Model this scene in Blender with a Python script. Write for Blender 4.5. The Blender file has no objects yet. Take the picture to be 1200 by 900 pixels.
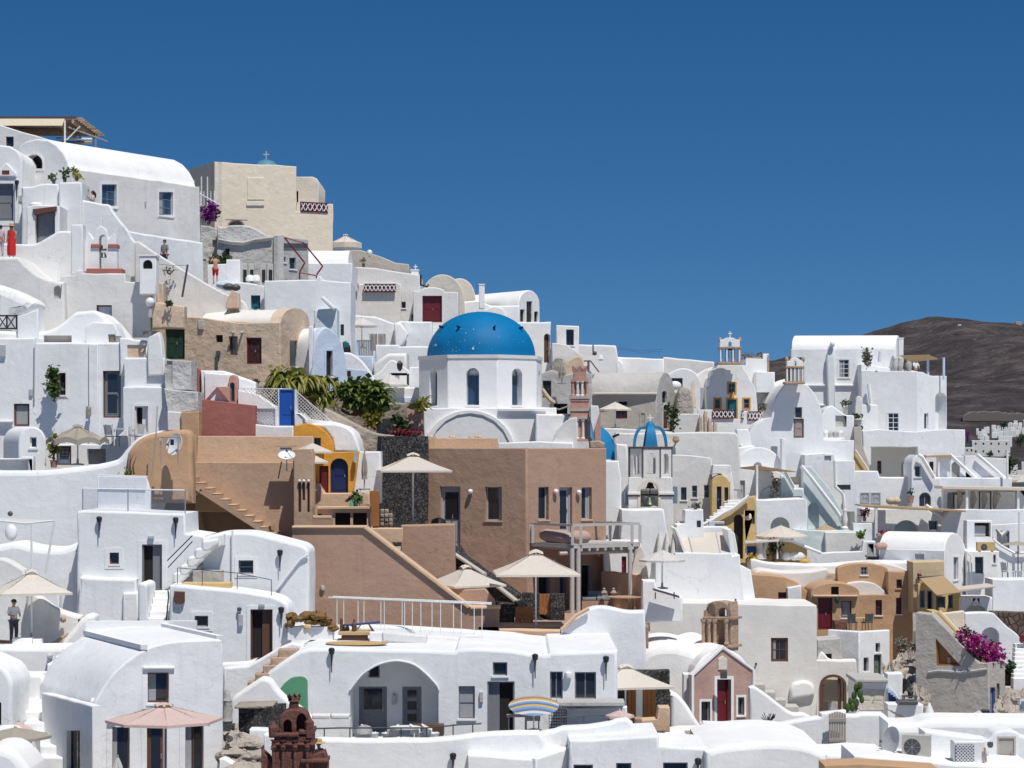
import bpy,bmesh,math,random
from mathutils import Vector,Matrix,noise as MN
from mathutils.geometry import tessellate_polygon
R=math.radians
random.seed(7)
SC=bpy.context.scene
COL=SC.collection
# ---------------------------------------------------------------- camera, world, sun, exposure
F=2667.0;CX=600.0;HY=525.0       # focal length and principal column/horizon row, in photo pixels
cam=bpy.data.cameras.new('camera');camo=bpy.data.objects.new('camera',cam);COL.objects.link(camo)
camo.location=(0,0,0);camo.rotation_euler=(R(90),0,0)
cam.sensor_width=36.0;cam.lens=36.0*F/1200;cam.shift_y=(HY-450)/1200
cam.clip_start=1.0;cam.clip_end=60000
SC.camera=camo
SUN_EL,SUN_AZ=63,28                  # azimuth: degrees to the right of straight behind the camera
w=bpy.data.worlds.new('World');SC.world=w;w.use_nodes=True
nt=w.node_tree;bg=nt.nodes['Background']
sky=nt.nodes.new('ShaderNodeTexSky');sky.sky_type='NISHITA';sky.sun_disc=False
sky.sun_elevation=R(SUN_EL);sky.sun_rotation=R(180-SUN_AZ)
sky.altitude=1500;sky.air_density=0.8;sky.dust_density=0.0;sky.ozone_density=2.0
tc=nt.nodes.new('ShaderNodeTexCoord');mp=nt.nodes.new('ShaderNodeVectorMath');mp.operation='ADD'
mp.inputs[1].default_value=(0,0,0.10)
nrm=nt.nodes.new('ShaderNodeVectorMath');nrm.operation='NORMALIZE'
nt.links.new(tc.outputs['Generated'],mp.inputs[0]);nt.links.new(mp.outputs[0],nrm.inputs[0])
nt.links.new(nrm.outputs[0],sky.inputs[0])
hs=nt.nodes.new('ShaderNodeHueSaturation');hs.inputs['Saturation'].default_value=1.35;hs.inputs['Value'].default_value=.745
nt.links.new(sky.outputs[0],hs.inputs['Color']);nt.links.new(hs.outputs[0],bg.inputs[0])
bg.inputs[1].default_value=0.10
sl=bpy.data.lights.new('sun','SUN');slo=bpy.data.objects.new('sun',sl);COL.objects.link(slo)
sl.energy=4.2;sl.angle=R(0.5);sl.color=(1.0,0.955,0.885)
sv=Vector((math.sin(R(SUN_AZ))*math.cos(R(SUN_EL)),-math.cos(R(SUN_AZ))*math.cos(R(SUN_EL)),math.sin(R(SUN_EL))))
slo.rotation_euler=sv.to_track_quat('Z','Y').to_euler();slo.location=(0,0,80)
vs=SC.view_settings;vs.view_transform='Standard';vs.look='None';vs.exposure=0.02;vs.gamma=1.0
SC.display_settings.display_device='sRGB'
SC.cycles.max_bounces=6;SC.cycles.diffuse_bounces=4

# ---------------------------------------------------------------- materials
MATS={}
def lin(c):
    return tuple((x/12.92 if x<=.04045 else((x+.055)/1.055)**2.4)for x in c)
def mat_plain(name,col,rough=.6,metal=0,spec=.5):
    if name in MATS:return MATS[name]
    m=bpy.data.materials.new(name);m.use_nodes=True;b=m.node_tree.nodes['Principled BSDF']
    t=m.node_tree;N=t.nodes;L=t.links
    g=N.new('ShaderNodeNewGeometry');no=N.new('ShaderNodeTexNoise');no.inputs['Scale'].default_value=9;no.inputs['Detail'].default_value=4
    L.new(g.outputs['Position'],no.inputs['Vector'])
    r=N.new('ShaderNodeMapRange');r.inputs[3].default_value=.8;r.inputs[4].default_value=1.15
    L.new(no.outputs[0],r.inputs[0])
    mx=N.new('ShaderNodeVectorMath');mx.operation='SCALE';mx.inputs[0].default_value=col;L.new(r.outputs[0],mx.inputs['Scale'])
    L.new(mx.outputs[0],b.inputs['Base Color'])
    b.inputs['Roughness'].default_value=rough;b.inputs['Metallic'].default_value=metal
    b.inputs['Specular IOR Level'].default_value=spec
    MATS[name]=m;return m
def plaster(name,col,stain=(.42,.38,.33),dirt=.25,bump=.35,var=.10,rough=.9,patch=None,patchamt=.0):
    """hand-trowelled limewash: tone drift, rain streaks, flaking and an undulating surface"""
    if name in MATS:return MATS[name]
    m=bpy.data.materials.new(name);m.use_nodes=True;t=m.node_tree;N=t.nodes;L=t.links;b=N['Principled BSDF']
    b.inputs['Roughness'].default_value=rough;b.inputs['Specular IOR Level'].default_value=.2
    g=N.new('ShaderNodeNewGeometry')
    def noise(scale,det=4,vec=None,rg=.55):
        n=N.new('ShaderNodeTexNoise');n.inputs['Scale'].default_value=scale;n.inputs['Detail'].default_value=det;n.inputs['Roughness'].default_value=rg
        L.new(vec or g.outputs['Position'],n.inputs['Vector']);return n.outputs[0]
    def rng(s,a,bb,c,d):
        r=N.new('ShaderNodeMapRange');r.inputs[1].default_value=a;r.inputs[2].default_value=bb;r.inputs[3].default_value=c;r.inputs[4].default_value=d
        L.new(s,r.inputs[0]);return r.outputs[0]
    def mix(f,c1,c2):
        x=N.new('ShaderNodeMix');x.data_type='RGBA'
        for k,v in((0,f),(6,c1),(7,c2)):
            if isinstance(v,(tuple,float,int)):x.inputs[k].default_value=(*v,1)if isinstance(v,tuple)else v
            else:L.new(v,x.inputs[k])
        return x.outputs[2]
    c=mix(rng(noise(.5,6),.35,.68,0,1),tuple(x*(1-var)for x in col),tuple(min(.88,x*(1+var*.35))for x in col))
    mpn=N.new('ShaderNodeMapping');mpn.inputs['Scale'].default_value=(2.6,2.6,.28);L.new(g.outputs['Position'],mpn.inputs[0])
    # overlapping coats of paint with ragged edges, trowel bands and a few hairline cracks
    c=mix(rng(noise(.75,9,None,.68),.485,.515,0,.75),c,tuple(x*.945 for x in col))
    mh=N.new('ShaderNodeMapping');mh.inputs['Scale'].default_value=(.25,.25,2.4);L.new(g.outputs['Position'],mh.inputs[0])
    c=mix(rng(noise(1.0,3,mh.outputs[0]),.45,.75,0,.35),c,tuple(x*.9 for x in col))
    vr=N.new('ShaderNodeTexVoronoi');vr.feature='DISTANCE_TO_EDGE';vr.inputs['Scale'].default_value=.42
    wv=N.new('ShaderNodeVectorMath');wv.operation='MULTIPLY_ADD';nw=N.new('ShaderNodeTexNoise');nw.inputs['Scale'].default_value=2.2;nw.inputs['Detail'].default_value=6;L.new(g.outputs['Position'],nw.inputs['Vector'])
    L.new(nw.outputs['Color'],wv.inputs[0]);wv.inputs[1].default_value=(.9,.9,.9);L.new(g.outputs['Position'],wv.inputs[2]);L.new(wv.outputs[0],vr.inputs['Vector'])
    ck=N.new('ShaderNodeMath');ck.operation='MULTIPLY';L.new(rng(vr.outputs['Distance'],.0,.012,1,0),ck.inputs[0]);L.new(rng(noise(.3,2),.52,.6,0,min(.3,dirt*.8)),ck.inputs[1])
    c=mix(ck.outputs[0],c,tuple(x*.35 for x in stain))
    st=rng(noise(1.0,7,mpn.outputs[0],.65),.56,.78,0,dirt)
    c=mix(st,c,tuple(a*.55+b_*.45*.6 for a,b_ in zip(stain,col)))
    if patch:
        pt=rng(noise(.9,8,None,.7),.60-patchamt,.64-patchamt,0,1)
        c=mix(pt,c,patch)
    sp=rng(noise(7,5,None,.7),.66,.74,0,dirt*.8)
    c=mix(sp,c,stain)
    L.new(c,b.inputs['Base Color'])
    bp=N.new('ShaderNodeBump');bp.inputs['Strength'].default_value=bump;bp.inputs['Distance'].default_value=.16
    a1=N.new('ShaderNodeMath');a1.operation='MULTIPLY_ADD';L.new(noise(1.6,5),a1.inputs[0]);a1.inputs[1].default_value=1.0
    L.new(rng(noise(9,4),0,1,0,.22),a1.inputs[2])
    L.new(a1.outputs[0],bp.inputs['Height']);L.new(bp.outputs[0],b.inputs['Normal'])
    MATS[name]=m;return m
def stone(name,c1,c2,mortar,scale=2.6,bump=.8):
    if name in MATS:return MATS[name]
    m=bpy.data.materials.new(name);m.use_nodes=True;t=m.node_tree;N=t.nodes;L=t.links;b=N['Principled BSDF']
    b.inputs['Roughness'].default_value=.9
    g=N.new('ShaderNodeNewGeometry');v=N.new('ShaderNodeTexVoronoi');v.inputs['Scale'].default_value=scale;L.new(g.outputs['Position'],v.inputs['Vector'])
    v2=N.new('ShaderNodeTexVoronoi');v2.feature='DISTANCE_TO_EDGE';v2.inputs['Scale'].default_value=scale;L.new(g.outputs['Position'],v2.inputs['Vector'])
    x=N.new('ShaderNodeMix');x.data_type='RGBA';x.inputs[6].default_value=(*c1,1);x.inputs[7].default_value=(*c2,1)
    sp=N.new('ShaderNodeSeparateColor');L.new(v.outputs['Color'],sp.inputs[0]);L.new(sp.outputs[0],x.inputs[0])
    r=N.new('ShaderNodeMapRange');r.inputs[1].default_value=.02;r.inputs[2].default_value=.09;L.new(v2.outputs['Distance'],r.inputs[0])
    y=N.new('ShaderNodeMix');y.data_type='RGBA';y.inputs[6].default_value=(*mortar,1);L.new(x.outputs[2],y.inputs[7]);L.new(r.outputs[0],y.inputs[0])
    n=N.new('ShaderNodeTexNoise');n.inputs['Scale'].default_value=14;n.inputs['Detail'].default_value=5;L.new(g.outputs['Position'],n.inputs['Vector'])
    z=N.new('ShaderNodeMix');z.data_type='RGBA';z.blend_type='MULTIPLY';z.inputs[0].default_value=.7;L.new(y.outputs[2],z.inputs[6])
    rr=N.new('ShaderNodeMapRange');rr.inputs[3].default_value=.5;rr.inputs[4].default_value=1.5;L.new(n.outputs[0],rr.inputs[0]);L.new(rr.outputs[0],z.inputs[7])
    L.new(z.outputs[2],b.inputs['Base Color'])
    bp=N.new('ShaderNodeBump');bp.inputs['Strength'].default_value=bump;bp.inputs['Distance'].default_value=.15;L.new(r.outputs[0],bp.inputs['Height']);L.new(bp.outputs[0],b.inputs['Normal'])
    MATS[name]=m;return m
def leafmat(name,c1,c2):
    if name in MATS:return MATS[name]
    m=bpy.data.materials.new(name);m.use_nodes=True;t=m.node_tree;N=t.nodes;L=t.links;b=N['Principled BSDF']
    b.inputs['Roughness'].default_value=.55
    g=N.new('ShaderNodeNewGeometry');x=N.new('ShaderNodeMix');x.data_type='RGBA';x.inputs[6].default_value=(*c1,1);x.inputs[7].default_value=(*c2,1)
    L.new(g.outputs['Random Per Island'],x.inputs[0]);L.new(x.outputs[2],b.inputs['Base Color'])
    tr=N.new('ShaderNodeBsdfTranslucent');L.new(x.outputs[2],tr.inputs[0]);ms=N.new('ShaderNodeMixShader');ms.inputs[0].default_value=.25
    L.new(b.outputs[0],ms.inputs[1]);L.new(tr.outputs[0],ms.inputs[2]);L.new(ms.outputs[0],N['Material Output'].inputs[0])
    MATS[name]=m;return m
def glassmat(name,col,rough=.08):
    if name in MATS:return MATS[name]
    m=mat_plain(name,col,rough,0,.7);return m
def clearmat():
    if 'clear' in MATS:return MATS['clear']
    m=bpy.data.materials.new('clear_glass');m.use_nodes=True;t=m.node_tree;N=t.nodes;L=t.links
    tr=N.new('ShaderNodeBsdfTransparent');tr.inputs[0].default_value=(.95,.95,.96,1);gl=N.new('ShaderNodeBsdfGlossy');gl.inputs['Roughness'].default_value=.05
    ms=N.new('ShaderNodeMixShader');ms.inputs[0].default_value=.07;L.new(tr.outputs[0],ms.inputs[1]);L.new(gl.outputs[0],ms.inputs[2]);L.new(ms.outputs[0],N['Material Output'].inputs[0])
    MATS['clear']=m;return m
def cloth(name,col,transl=.35):
    if name in MATS:return MATS[name]
    m=mat_plain(name,col,.9,0,.1);t=m.node_tree;N=t.nodes;L=t.links;b=N['Principled BSDF']
    tr=N.new('ShaderNodeBsdfTranslucent');tr.inputs[0].default_value=(*col,1);ms=N.new('ShaderNodeMixShader');ms.inputs[0].default_value=transl
    L.new(b.outputs[0],ms.inputs[1]);L.new(tr.outputs[0],ms.inputs[2]);L.new(ms.outputs[0],N['Material Output'].inputs[0])
    return m
WH=plaster('whitewash',(.82,.82,.815),dirt=.3,bump=.2)
WC=plaster('whitewash_clean',(.84,.84,.835),dirt=.16,var=.07,bump=.2)
WB=plaster('whitewash_bluish',(.815,.825,.835),dirt=.3,bump=.22)
WO=plaster('whitewash_old',(.735,.725,.70),dirt=.32,var=.12,bump=.26)
WW=plaster('whitewash_warm',(.77,.75,.715),dirt=.22,var=.1,bump=.2)
GW=plaster('grey_render',(.50,.49,.47),dirt=.5,var=.2,bump=.6)
RUB=plaster('rubble_render',(.60,.59,.57),dirt=.7,var=.3,bump=1.0)
BEI=plaster('beige_paint',(.80,.70,.565),dirt=.10,var=.06)
CRM=plaster('cream_paint',(.68,.63,.55),dirt=.15)
GRB=plaster('greige_paint',(.50,.46,.41),dirt=.3)
TAN=plaster('tan_render',(.53,.34,.205),dirt=.25,var=.16,stain=(.25,.18,.12))
TAU=plaster('old_tan_render',(.64,.50,.375),dirt=.35,var=.22,stain=(.22,.17,.13),bump=.6)
BRO=plaster('brown_paint',(.43,.285,.208),dirt=.4,var=.08,stain=(.22,.15,.11))
BRS=plaster('sand_brown_paint',(.49,.345,.245),dirt=.4,var=.1,stain=(.26,.18,.13))
BRL=plaster('light_brown_paint',(.64,.45,.305),dirt=.10,var=.06,stain=(.3,.2,.14))
RED=plaster('red_paint',(.38,.15,.125),dirt=.15,stain=(.2,.08,.06))
PNK=plaster('pink_render',(.50,.33,.28),dirt=.4,var=.2,stain=(.28,.18,.15))
PKS=plaster('pink_stone',(.56,.33,.27),dirt=.4,var=.2,stain=(.3,.2,.18))
BRK=plaster('brick_stone',(.46,.33,.24),dirt=.6,var=.3,stain=(.22,.17,.13),bump=1)
MAR=plaster('maroon_stone',(.165,.075,.06),dirt=.5,var=.3,stain=(.06,.03,.025),bump=1)
OCH=plaster('ochre_paint',(.68,.34,.06),dirt=.15,stain=(.35,.18,.05))
OCL=plaster('light_ochre_paint',(.64,.46,.21),dirt=.2,stain=(.35,.25,.12))
BLU=plaster('dome_blue',(.0,.165,.39),dirt=.015,stain=(.1,.3,.5),var=.2,patch=None,bump=.2,rough=.6)
BLT=plaster('pale_dome_blue',(.02,.21,.43),dirt=.1,stain=(.3,.5,.6),var=.12,bump=.2,rough=.6)
PBL=plaster('pale_blue_paint',(.58,.67,.80),dirt=.12,stain=(.6,.65,.7))
AQU=plaster('aqua_paint',(.62,.70,.70),dirt=.1)
STN=stone('dark_stone',(.022,.021,.022),(.105,.10,.098),(.013,.013,.013),7.5,1.0)
STB=stone('brown_stone',(.10,.065,.05),(.19,.13,.10),(.05,.035,.03),2.6)
ROC=plaster('rock',(.46,.41,.36),dirt=.7,var=.35,bump=1.6,stain=(.2,.17,.14))
RET=plaster('old_stone_wall',(.40,.345,.285),dirt=.6,var=.3,bump=1.3,stain=(.17,.14,.11))
FLR=plaster('screed',(.60,.57,.53),dirt=.25)
WOOD=mat_plain('brown_wood',(.115,.052,.034),.6)
WOOR=mat_plain('orange_wood',(.33,.13,.035),.5)
WOOL=mat_plain('weathered_wood',(.34,.30,.26),.7)
GRYP=mat_plain('grey_paint',(.21,.215,.235),.5)
GRYD=mat_plain('dark_grey_paint',(.08,.08,.085),.5)
GRYL=mat_plain('light_grey_paint',(.45,.45,.47),.5)
WLW=mat_plain('whitened_wood',(.50,.475,.45),.7)
BND=mat_plain('dark_brown_stone_and_shade',(.085,.05,.042),.8)
WHP=mat_plain('white_paint',(.78,.78,.78),.5)
BLP=mat_plain('blue_paint',(.012,.085,.40),.45)
NVY=mat_plain('navy_paint',(.010,.022,.095),.45)
SLB=mat_plain('slate_blue_paint',(.16,.22,.30),.5)
GNP=mat_plain('green_paint',(.012,.05,.035),.5)
GNB=mat_plain('bright_green_paint',(.10,.30,.17),.5)
TLP=mat_plain('teal_paint',(.01,.13,.17),.5)
MRP=mat_plain('maroon_paint',(.135,.012,.018),.45)
BLK=mat_plain('black_metal',(.018,.018,.02),.45)
STE=mat_plain('galvanised_steel',(.45,.46,.47),.4,.6)
GLS=glassmat('window_glass',(.022,.026,.034))
GLB=glassmat('blue_window_glass',(.035,.075,.13))
CUR=mat_plain('curtain',(.34,.34,.36),.9)
VOI=mat_plain('dark_interior',(.016,.014,.014),.9)  # near-black colour stands in for the unlit space inside openings
VOM=mat_plain('dim_interior',(.06,.055,.05),.9)  # dark colour stands in for shade at the back of openings
YLP=mat_plain('yellow_paint',(.60,.36,.06),.6)
SKN=mat_plain('skin',(.50,.27,.18),.55)
HAI=mat_plain('dark_hair',(.02,.013,.01),.5)
PAL=mat_plain('straw',(.52,.36,.17),.8)
CAN=cloth('cream_canvas',(.80,.745,.665));CAG=cloth('taupe_canvas',(.42,.38,.32),.2);CAP=cloth('pink_canvas',(.68,.52,.48),.2)
CAW=cloth('white_canvas',(.76,.74,.72));CAT=cloth('tan_canvas',(.55,.40,.24),.25)
CUS=cloth('cushion_cloth',(.46,.33,.28),.0);CUW=cloth('white_cushion',(.72,.71,.69),.0);BLN=cloth('blanket_brown',(.22,.13,.055),0)
LF1=leafmat('leaf_green',(.035,.075,.018),(.11,.17,.04));LF2=leafmat('leaf_yellow_green',(.10,.14,.025),(.34,.30,.06))
LF3=leafmat('leaf_dark',(.02,.045,.015),(.06,.10,.03));FLM=leafmat('flower_magenta',(.30,.01,.16),(.50,.02,.26));FLP=leafmat('flower_purple',(.16,.008,.18),(.30,.03,.32));FLR_=leafmat('flower_red',(.22,.01,.03),(.40,.03,.07))
LFG=leafmat('leaf_grey',(.16,.16,.13),(.28,.26,.22))

# ---------------------------------------------------------------- geometry
def P(px,py,Y):return Vector(((px-CX)*Y/F,Y,(HY-py)*Y/F))
def PX(px,Y):return(px-CX)*Y/F
class Pl:
    """a vertical facade plane through two plan points, each a photo column at a distance"""
    def __init__(s,a,Ya=None,b=None,Yb=None):
        if isinstance(a,tuple):a,Ya,b,Yb=a
        if Ya is None:Ya=a;a=0;b=1200;Yb=Ya
        A=Vector((PX(a,Ya),Ya,0));B=Vector((PX(b,Yb),Yb,0))
        s.o=A;s.u=(B-A).normalized();s.n=Vector((s.u.y,-s.u.x,0));s.len=(B-A).length
    def uv(s,px,py):
        k=(px-CX)/F;o,u=s.o,s.u
        Y=(o.x*u.y-o.y*u.x)/(k*u.y-u.x)
        return((k*Y-o.x)*u.x+(Y-o.y)*u.y,(HY-py)*Y/F)
    def w(s,uz,d=0):return s.o+s.u*uz[0]-s.n*d+Vector((0,0,uz[1]))
    def shift(s,d):
        p=Pl.__new__(Pl);p.o=s.o-s.n*d;p.u=s.u;p.n=s.n;p.len=s.len;return p
def plane(p):return p if isinstance(p,Pl)else(Pl(*p)if isinstance(p,tuple)else Pl(p))
def area(p):return sum(a[0]*b[1]-b[0]*a[1]for a,b in zip(p,p[1:]+p[:1]))/2
def clean(p):
    q=[]
    for a in p:
        if not q or math.hypot(a[0]-q[-1][0],a[1]-q[-1][1])>.004:q.append(a)
    if math.hypot(q[0][0]-q[-1][0],q[0][1]-q[-1][1])<.004:q.pop()
    return q
def inset(p,d):
    n=len(p);out=[]
    for i in range(n):
        a,b,c=p[i-1],p[i],p[(i+1)%n]
        e1=Vector((b[0]-a[0],b[1]-a[1])).normalized();e2=Vector((c[0]-b[0],c[1]-b[1])).normalized()
        n1=Vector((-e1.y,e1.x));n2=Vector((-e2.y,e2.x));m=n1+n2
        k=m.length
        if k<.3:out.append((b[0]+n1.x*d,b[1]+n1.y*d));continue
        m=m/k;s=d/max(.55,m.dot(n1));out.append((b[0]+m.x*s,b[1]+m.y*s))
    return out
def RC(x0,y0,x1,y1):return[(x0,y0),(x1,y0),(x1,y1),(x0,y1)]
def arc(x0,x1,ys,yt,n=14,a0=180,a1=0):
    """half-ellipse from (x0,ys) over yt to (x1,ys)"""
    cx=(x0+x1)/2;rx=(x1-x0)/2
    return[(cx+rx*math.cos(R(a0+(a1-a0)*i/n)),ys-(ys-yt)*math.sin(R(a0+(a1-a0)*i/n)))for i in range(n+1)]
def cr(pts,n=5):
    """Catmull-Rom through open polyline"""
    out=[];q=[pts[0]]+list(pts)+[pts[-1]]
    for i in range(1,len(q)-2):
        p0,p1,p2,p3=q[i-1],q[i],q[i+1],q[i+2]
        for k in range(n):
            t=k/n;out.append(tuple(.5*(2*b+(c-a)*t+(2*a-5*b+4*c-d)*t*t+(3*b-a-3*c+d)*t**3)for a,b,c,d in zip(p0,p1,p2,p3)))
    out.append(tuple(pts[-1]));return out
FOOT=[]       # footprints that the terrain goes under
class MB:
    def __init__(s):s.v=[];s.f=[];s.sm=[]
    def add(s,vs,fs,smooth=False):
        o=len(s.v);s.v+=[tuple(v)for v in vs];s.f+=[tuple(i+o for i in f)for f in fs];s.sm+=[smooth]*len(fs);return s
    def obox(s,c,ux,uy,uz):
        c,ux,uy,uz=map(Vector,(c,ux,uy,uz))
        vs=[c+ux*a+uy*b+uz*d for d in(0,1)for b in(0,1)for a in(0,1)]
        return s.add(vs,[(0,2,3,1),(4,5,7,6),(0,1,5,4),(2,6,7,3),(0,4,6,2),(1,3,7,5)])
    def box(s,c,sx,sy,sz,rz=0):
        """centre of the base, full sizes"""
        a=Vector((math.cos(rz),math.sin(rz),0))*sx;b=Vector((-math.sin(rz),math.cos(rz),0))*sy
        return s.obox(Vector(c)-a/2-b/2,a,b,(0,0,sz))
    def pbox(s,pl,u0,u1,z0,z1,d0,d1):
        return s.obox(pl.w((u0,z0),d0),pl.u*(u1-u0),-pl.n*(d1-d0),(0,0,z1-z0))
    def tube(s,pts,rad,n=8,cap=True):
        pts=[Vector(p)for p in pts];rad=rad if isinstance(rad,(list,tuple))else[rad]*len(pts)
        vs=[];fs=[]
        for i,p in enumerate(pts):
            t=(pts[min(i+1,len(pts)-1)]-pts[max(i-1,0)]).normalized()
            a=t.orthogonal().normalized()if i==0 else(a-t*a.dot(t)).normalized()
            b=t.cross(a)
            vs+=[p+(a*math.cos(2*math.pi*k/n)+b*math.sin(2*math.pi*k/n))*rad[i]for k in range(n)]
        for i in range(len(pts)-1):
            fs+=[(i*n+k,i*n+(k+1)%n,(i+1)*n+(k+1)%n,(i+1)*n+k)for k in range(n)]
        s.add(vs,fs,True)
        if cap:s.add([vs[k]for k in range(n)],[tuple(range(n))[::-1]]);s.add(vs[-n:],[tuple(range(n))])
        return s
    def bar(s,a,b,r=.03,n=6):return s.tube([a,b],r,n)
    def lathe(s,c,prof,n=20,a0=0,a1=360,sq=None):
        c=Vector(c);full=abs(a1-a0)>=360;m=n if full else n+1;vs=[]
        for r,z in prof:
            vs+=[c+Vector((r*math.cos(R(a0+(a1-a0)*k/n)),r*math.sin(R(a0+(a1-a0)*k/n)),z))for k in range(m)]
        fs=[(i*m+k,i*m+(k+1)%m,(i+1)*m+(k+1)%m,(i+1)*m+k)for i in range(len(prof)-1)for k in range(n)]
        return s.add(vs,fs,n>8)
    def ball(s,c,rx,ry=None,rz=None,n=12,m=8):
        ry=ry or rx;rz=rz or rx;c=Vector(c);vs=[];fs=[]
        for i in range(m+1):
            t=math.pi*i/m
            vs+=[c+Vector((rx*math.sin(t)*math.cos(2*math.pi*k/n),ry*math.sin(t)*math.sin(2*math.pi*k/n),rz*math.cos(t)))for k in range(n)]
        for i in range(m):fs+=[(i*n+k,(i+1)*n+k,(i+1)*n+(k+1)%n,i*n+(k+1)%n)for k in range(n)]
        return s.add(vs,fs,True)
    def slab(s,pl,outline,D,holes=(),bev=.07,dv=None,uv=False,foot=True,front=True,wob=0):
        """px outline on plane pl, extruded inward by D metres (along dv when given), rounded front edge, holes = [(uv polygon, depth)]"""
        o=clean([tuple(p)for p in outline]if uv else[pl.uv(*p)for p in outline])
        if area(o)<0:o=o[::-1]
        if wob:
            w_=[]
            for a,b in zip(o,o[1:]+o[:1]):
                L=math.hypot(b[0]-a[0],b[1]-a[1]);k=int(L/.7);w_.append(a)
                for i in range(1,k):
                    t=i/k;p=(a[0]+(b[0]-a[0])*t,a[1]+(b[1]-a[1])*t);q=pl.w(p)*.9;e=wob*(MN.noise(q)+.5*MN.noise(q*2.7))
                    w_.append((p[0]-(b[1]-a[1])/L*e,p[1]+(b[0]-a[0])/L*e))
            o=w_
        n=len(o);din=Vector(dv)if dv is not None else-pl.n*D
        bv=min(bev,D*.45)
        rings=[];steps=(0,30,60,90)if bv>.03 else(0,90)
        for t in steps:
            q=inset(o,bv*(1-math.cos(R(t))))if t else o
            d=bv*(1-math.sin(R(t)))
            rings.append([pl.w(p,d)for p in q])
        vs=[p for r in rings for p in r]
        s.add(vs,[(i*n+k,i*n+(k+1)%n,(i+1)*n+(k+1)%n,(i+1)*n+k)for i in range(len(rings)-1)for k in range(n)],True)
        back=[pl.w(p)+din for p in o]
        s.add(rings[0]+back,[(k,n+k,n+(k+1)%n,(k+1)%n)for k in range(n)],True)
        fo=inset(o,bv);polys=[fo]
        hs_=[]
        for hp,hd in holes:
            h=clean(hp)
            if area(h)>0:h=h[::-1]
            hs_.append((h,hd));polys.append(h)
        if front:
            flat=[p for q in polys for p in q]
            tris=tessellate_polygon([[Vector((p[0],p[1],0))for p in q]for q in polys])
            s.add([pl.w(p)for p in flat],[tuple(t)for t in tris])
        for h,hd in hs_:
            m=len(h);thru=hd is None
            e=[pl.w(p,0)for p in h];bk=[(pl.w(p)+din)if thru else pl.w(p,hd)for p in h]
            s.add(e+bk,[(k,(k+1)%m,m+(k+1)%m,m+k)for k in range(m)],True)
            if not thru:s.add(bk,[tuple(range(m))])
        thr=[h for h,hd in hs_ if hd is None]
        bp=[o]+thr;flat=[p for q in bp for p in q]
        tris=tessellate_polygon([[Vector((p[0],p[1],0))for p in q]for q in bp])
        s.add([pl.w(p)+din for p in flat],[tuple(t)[::-1]for t in tris])
        if foot:
            us=[p[0]for p in o];a=pl.w((min(us),0));b=pl.w((max(us),0))
            FOOT.append((a,b,din,min(p[1]for p in o)))
        return s
THINGS=[]
class T:
    def __init__(s,name,label,cat,group=None,kind=None):
        s.name,s.label,s.cat,s.group,s.kind=name,label,cat,group,kind;s.parts=[];THINGS.append(s)
    def part(s,name,mb,m,parent=None,label=None,mod=None,kind=None):
        p=dict(name=name,mb=mb,mat=m,parent=parent,label=label,mod=mod,kind=kind,kids=[])
        s.parts.append(p)
        if parent:parent['kids'].append(p)
        return p
def mesh_obj(name,mb,m,loc):
    me=bpy.data.meshes.new(name);me.from_pydata([(x-loc[0],y-loc[1],z-loc[2])for x,y,z in mb.v],[],mb.f)
    me.polygons.foreach_set('use_smooth',mb.sm);me.update()
    if any(mb.sm):me.set_sharp_from_angle(angle=R(42))
    me.materials.append(m);o=bpy.data.objects.new(name,me);COL.objects.link(o);return o
def build_all():
    for t in THINGS:
        pts=[v for p in t.parts for v in p['mb'].v]
        if not pts:continue
        xs,ys,zs=zip(*pts);loc=((min(xs)+max(xs))/2,(min(ys)+max(ys))/2,min(zs))
        top=[p for p in t.parts if not p['parent']]
        single=len(top)==1
        if single:root=None
        else:
            root=bpy.data.objects.new(t.name,None);COL.objects.link(root);root.location=loc;root.empty_display_size=.3
        for p in t.parts:
            nm=t.name if(single and not p['parent'])else p['name']
            o=mesh_obj(nm,p['mb'],p['mat'],loc);p['ob']=o
            if single and not p['parent']:root=o;o.location=loc
            else:o.parent=p['parent']['ob']if p['parent']else root
            if p['label']and o is not root:o['label']=p['label']
            if p['kind']:o['kind']=p['kind']
            if p['mod']:p['mod'](o)
        root['label']=t.label
        if t.cat:root['category']=t.cat
        if t.group:root['group']=t.group
        if t.kind:root['kind']=t.kind

# ---------------------------------------------------------------- windows, doors, facades
STY={'br':(WOOD,GLS),'gr':(GRYP,GLS),'wh':(WHP,GLS),'bl':(WHP,GLB),'sb':(SLB,GLB),'mr':(MRP,GLS),'gn':(GNP,GLS),'tl':(TLP,GLS),'dk':(GRYD,VOI),
       'nv':(NVY,GLS),'cu':(WOOD,CUR),'yl':(YLP,GLS),'bp':(BLP,GLS),'gl':(GRYL,GLS),'or':(WOOR,GLS),'gb':(GNB,GLS),'gd':(GRYD,GLS),'gc':(GRYP,CUR),'ww':(WOOL,GLS)}
CR=random.Random(77)
def hole_poly(pl,it):
    k,x0,y0,x1,y1=it[:5]
    if k.endswith('a'):
        ys=min(y1-1,y0+(x1-x0)/2)
        q=[(x0,y1)]+arc(x0,x1,ys,y0,10)+[(x1,y1)]
    else:q=RC(x0,y0,x1,y1)
    return[pl.uv(*p)for p in q]
def poly_plate(mb,pl,q,d0,d1):
    n=len(q);a=[pl.w(p,d0)for p in q];b=[pl.w(p,d1)for p in q]
    mb.add(a+b,[tuple(range(n)),tuple(range(n,2*n))[::-1]]+[(k,(k+1)%n,n+(k+1)%n,n+k)for k in range(n)]);return mb
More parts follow.
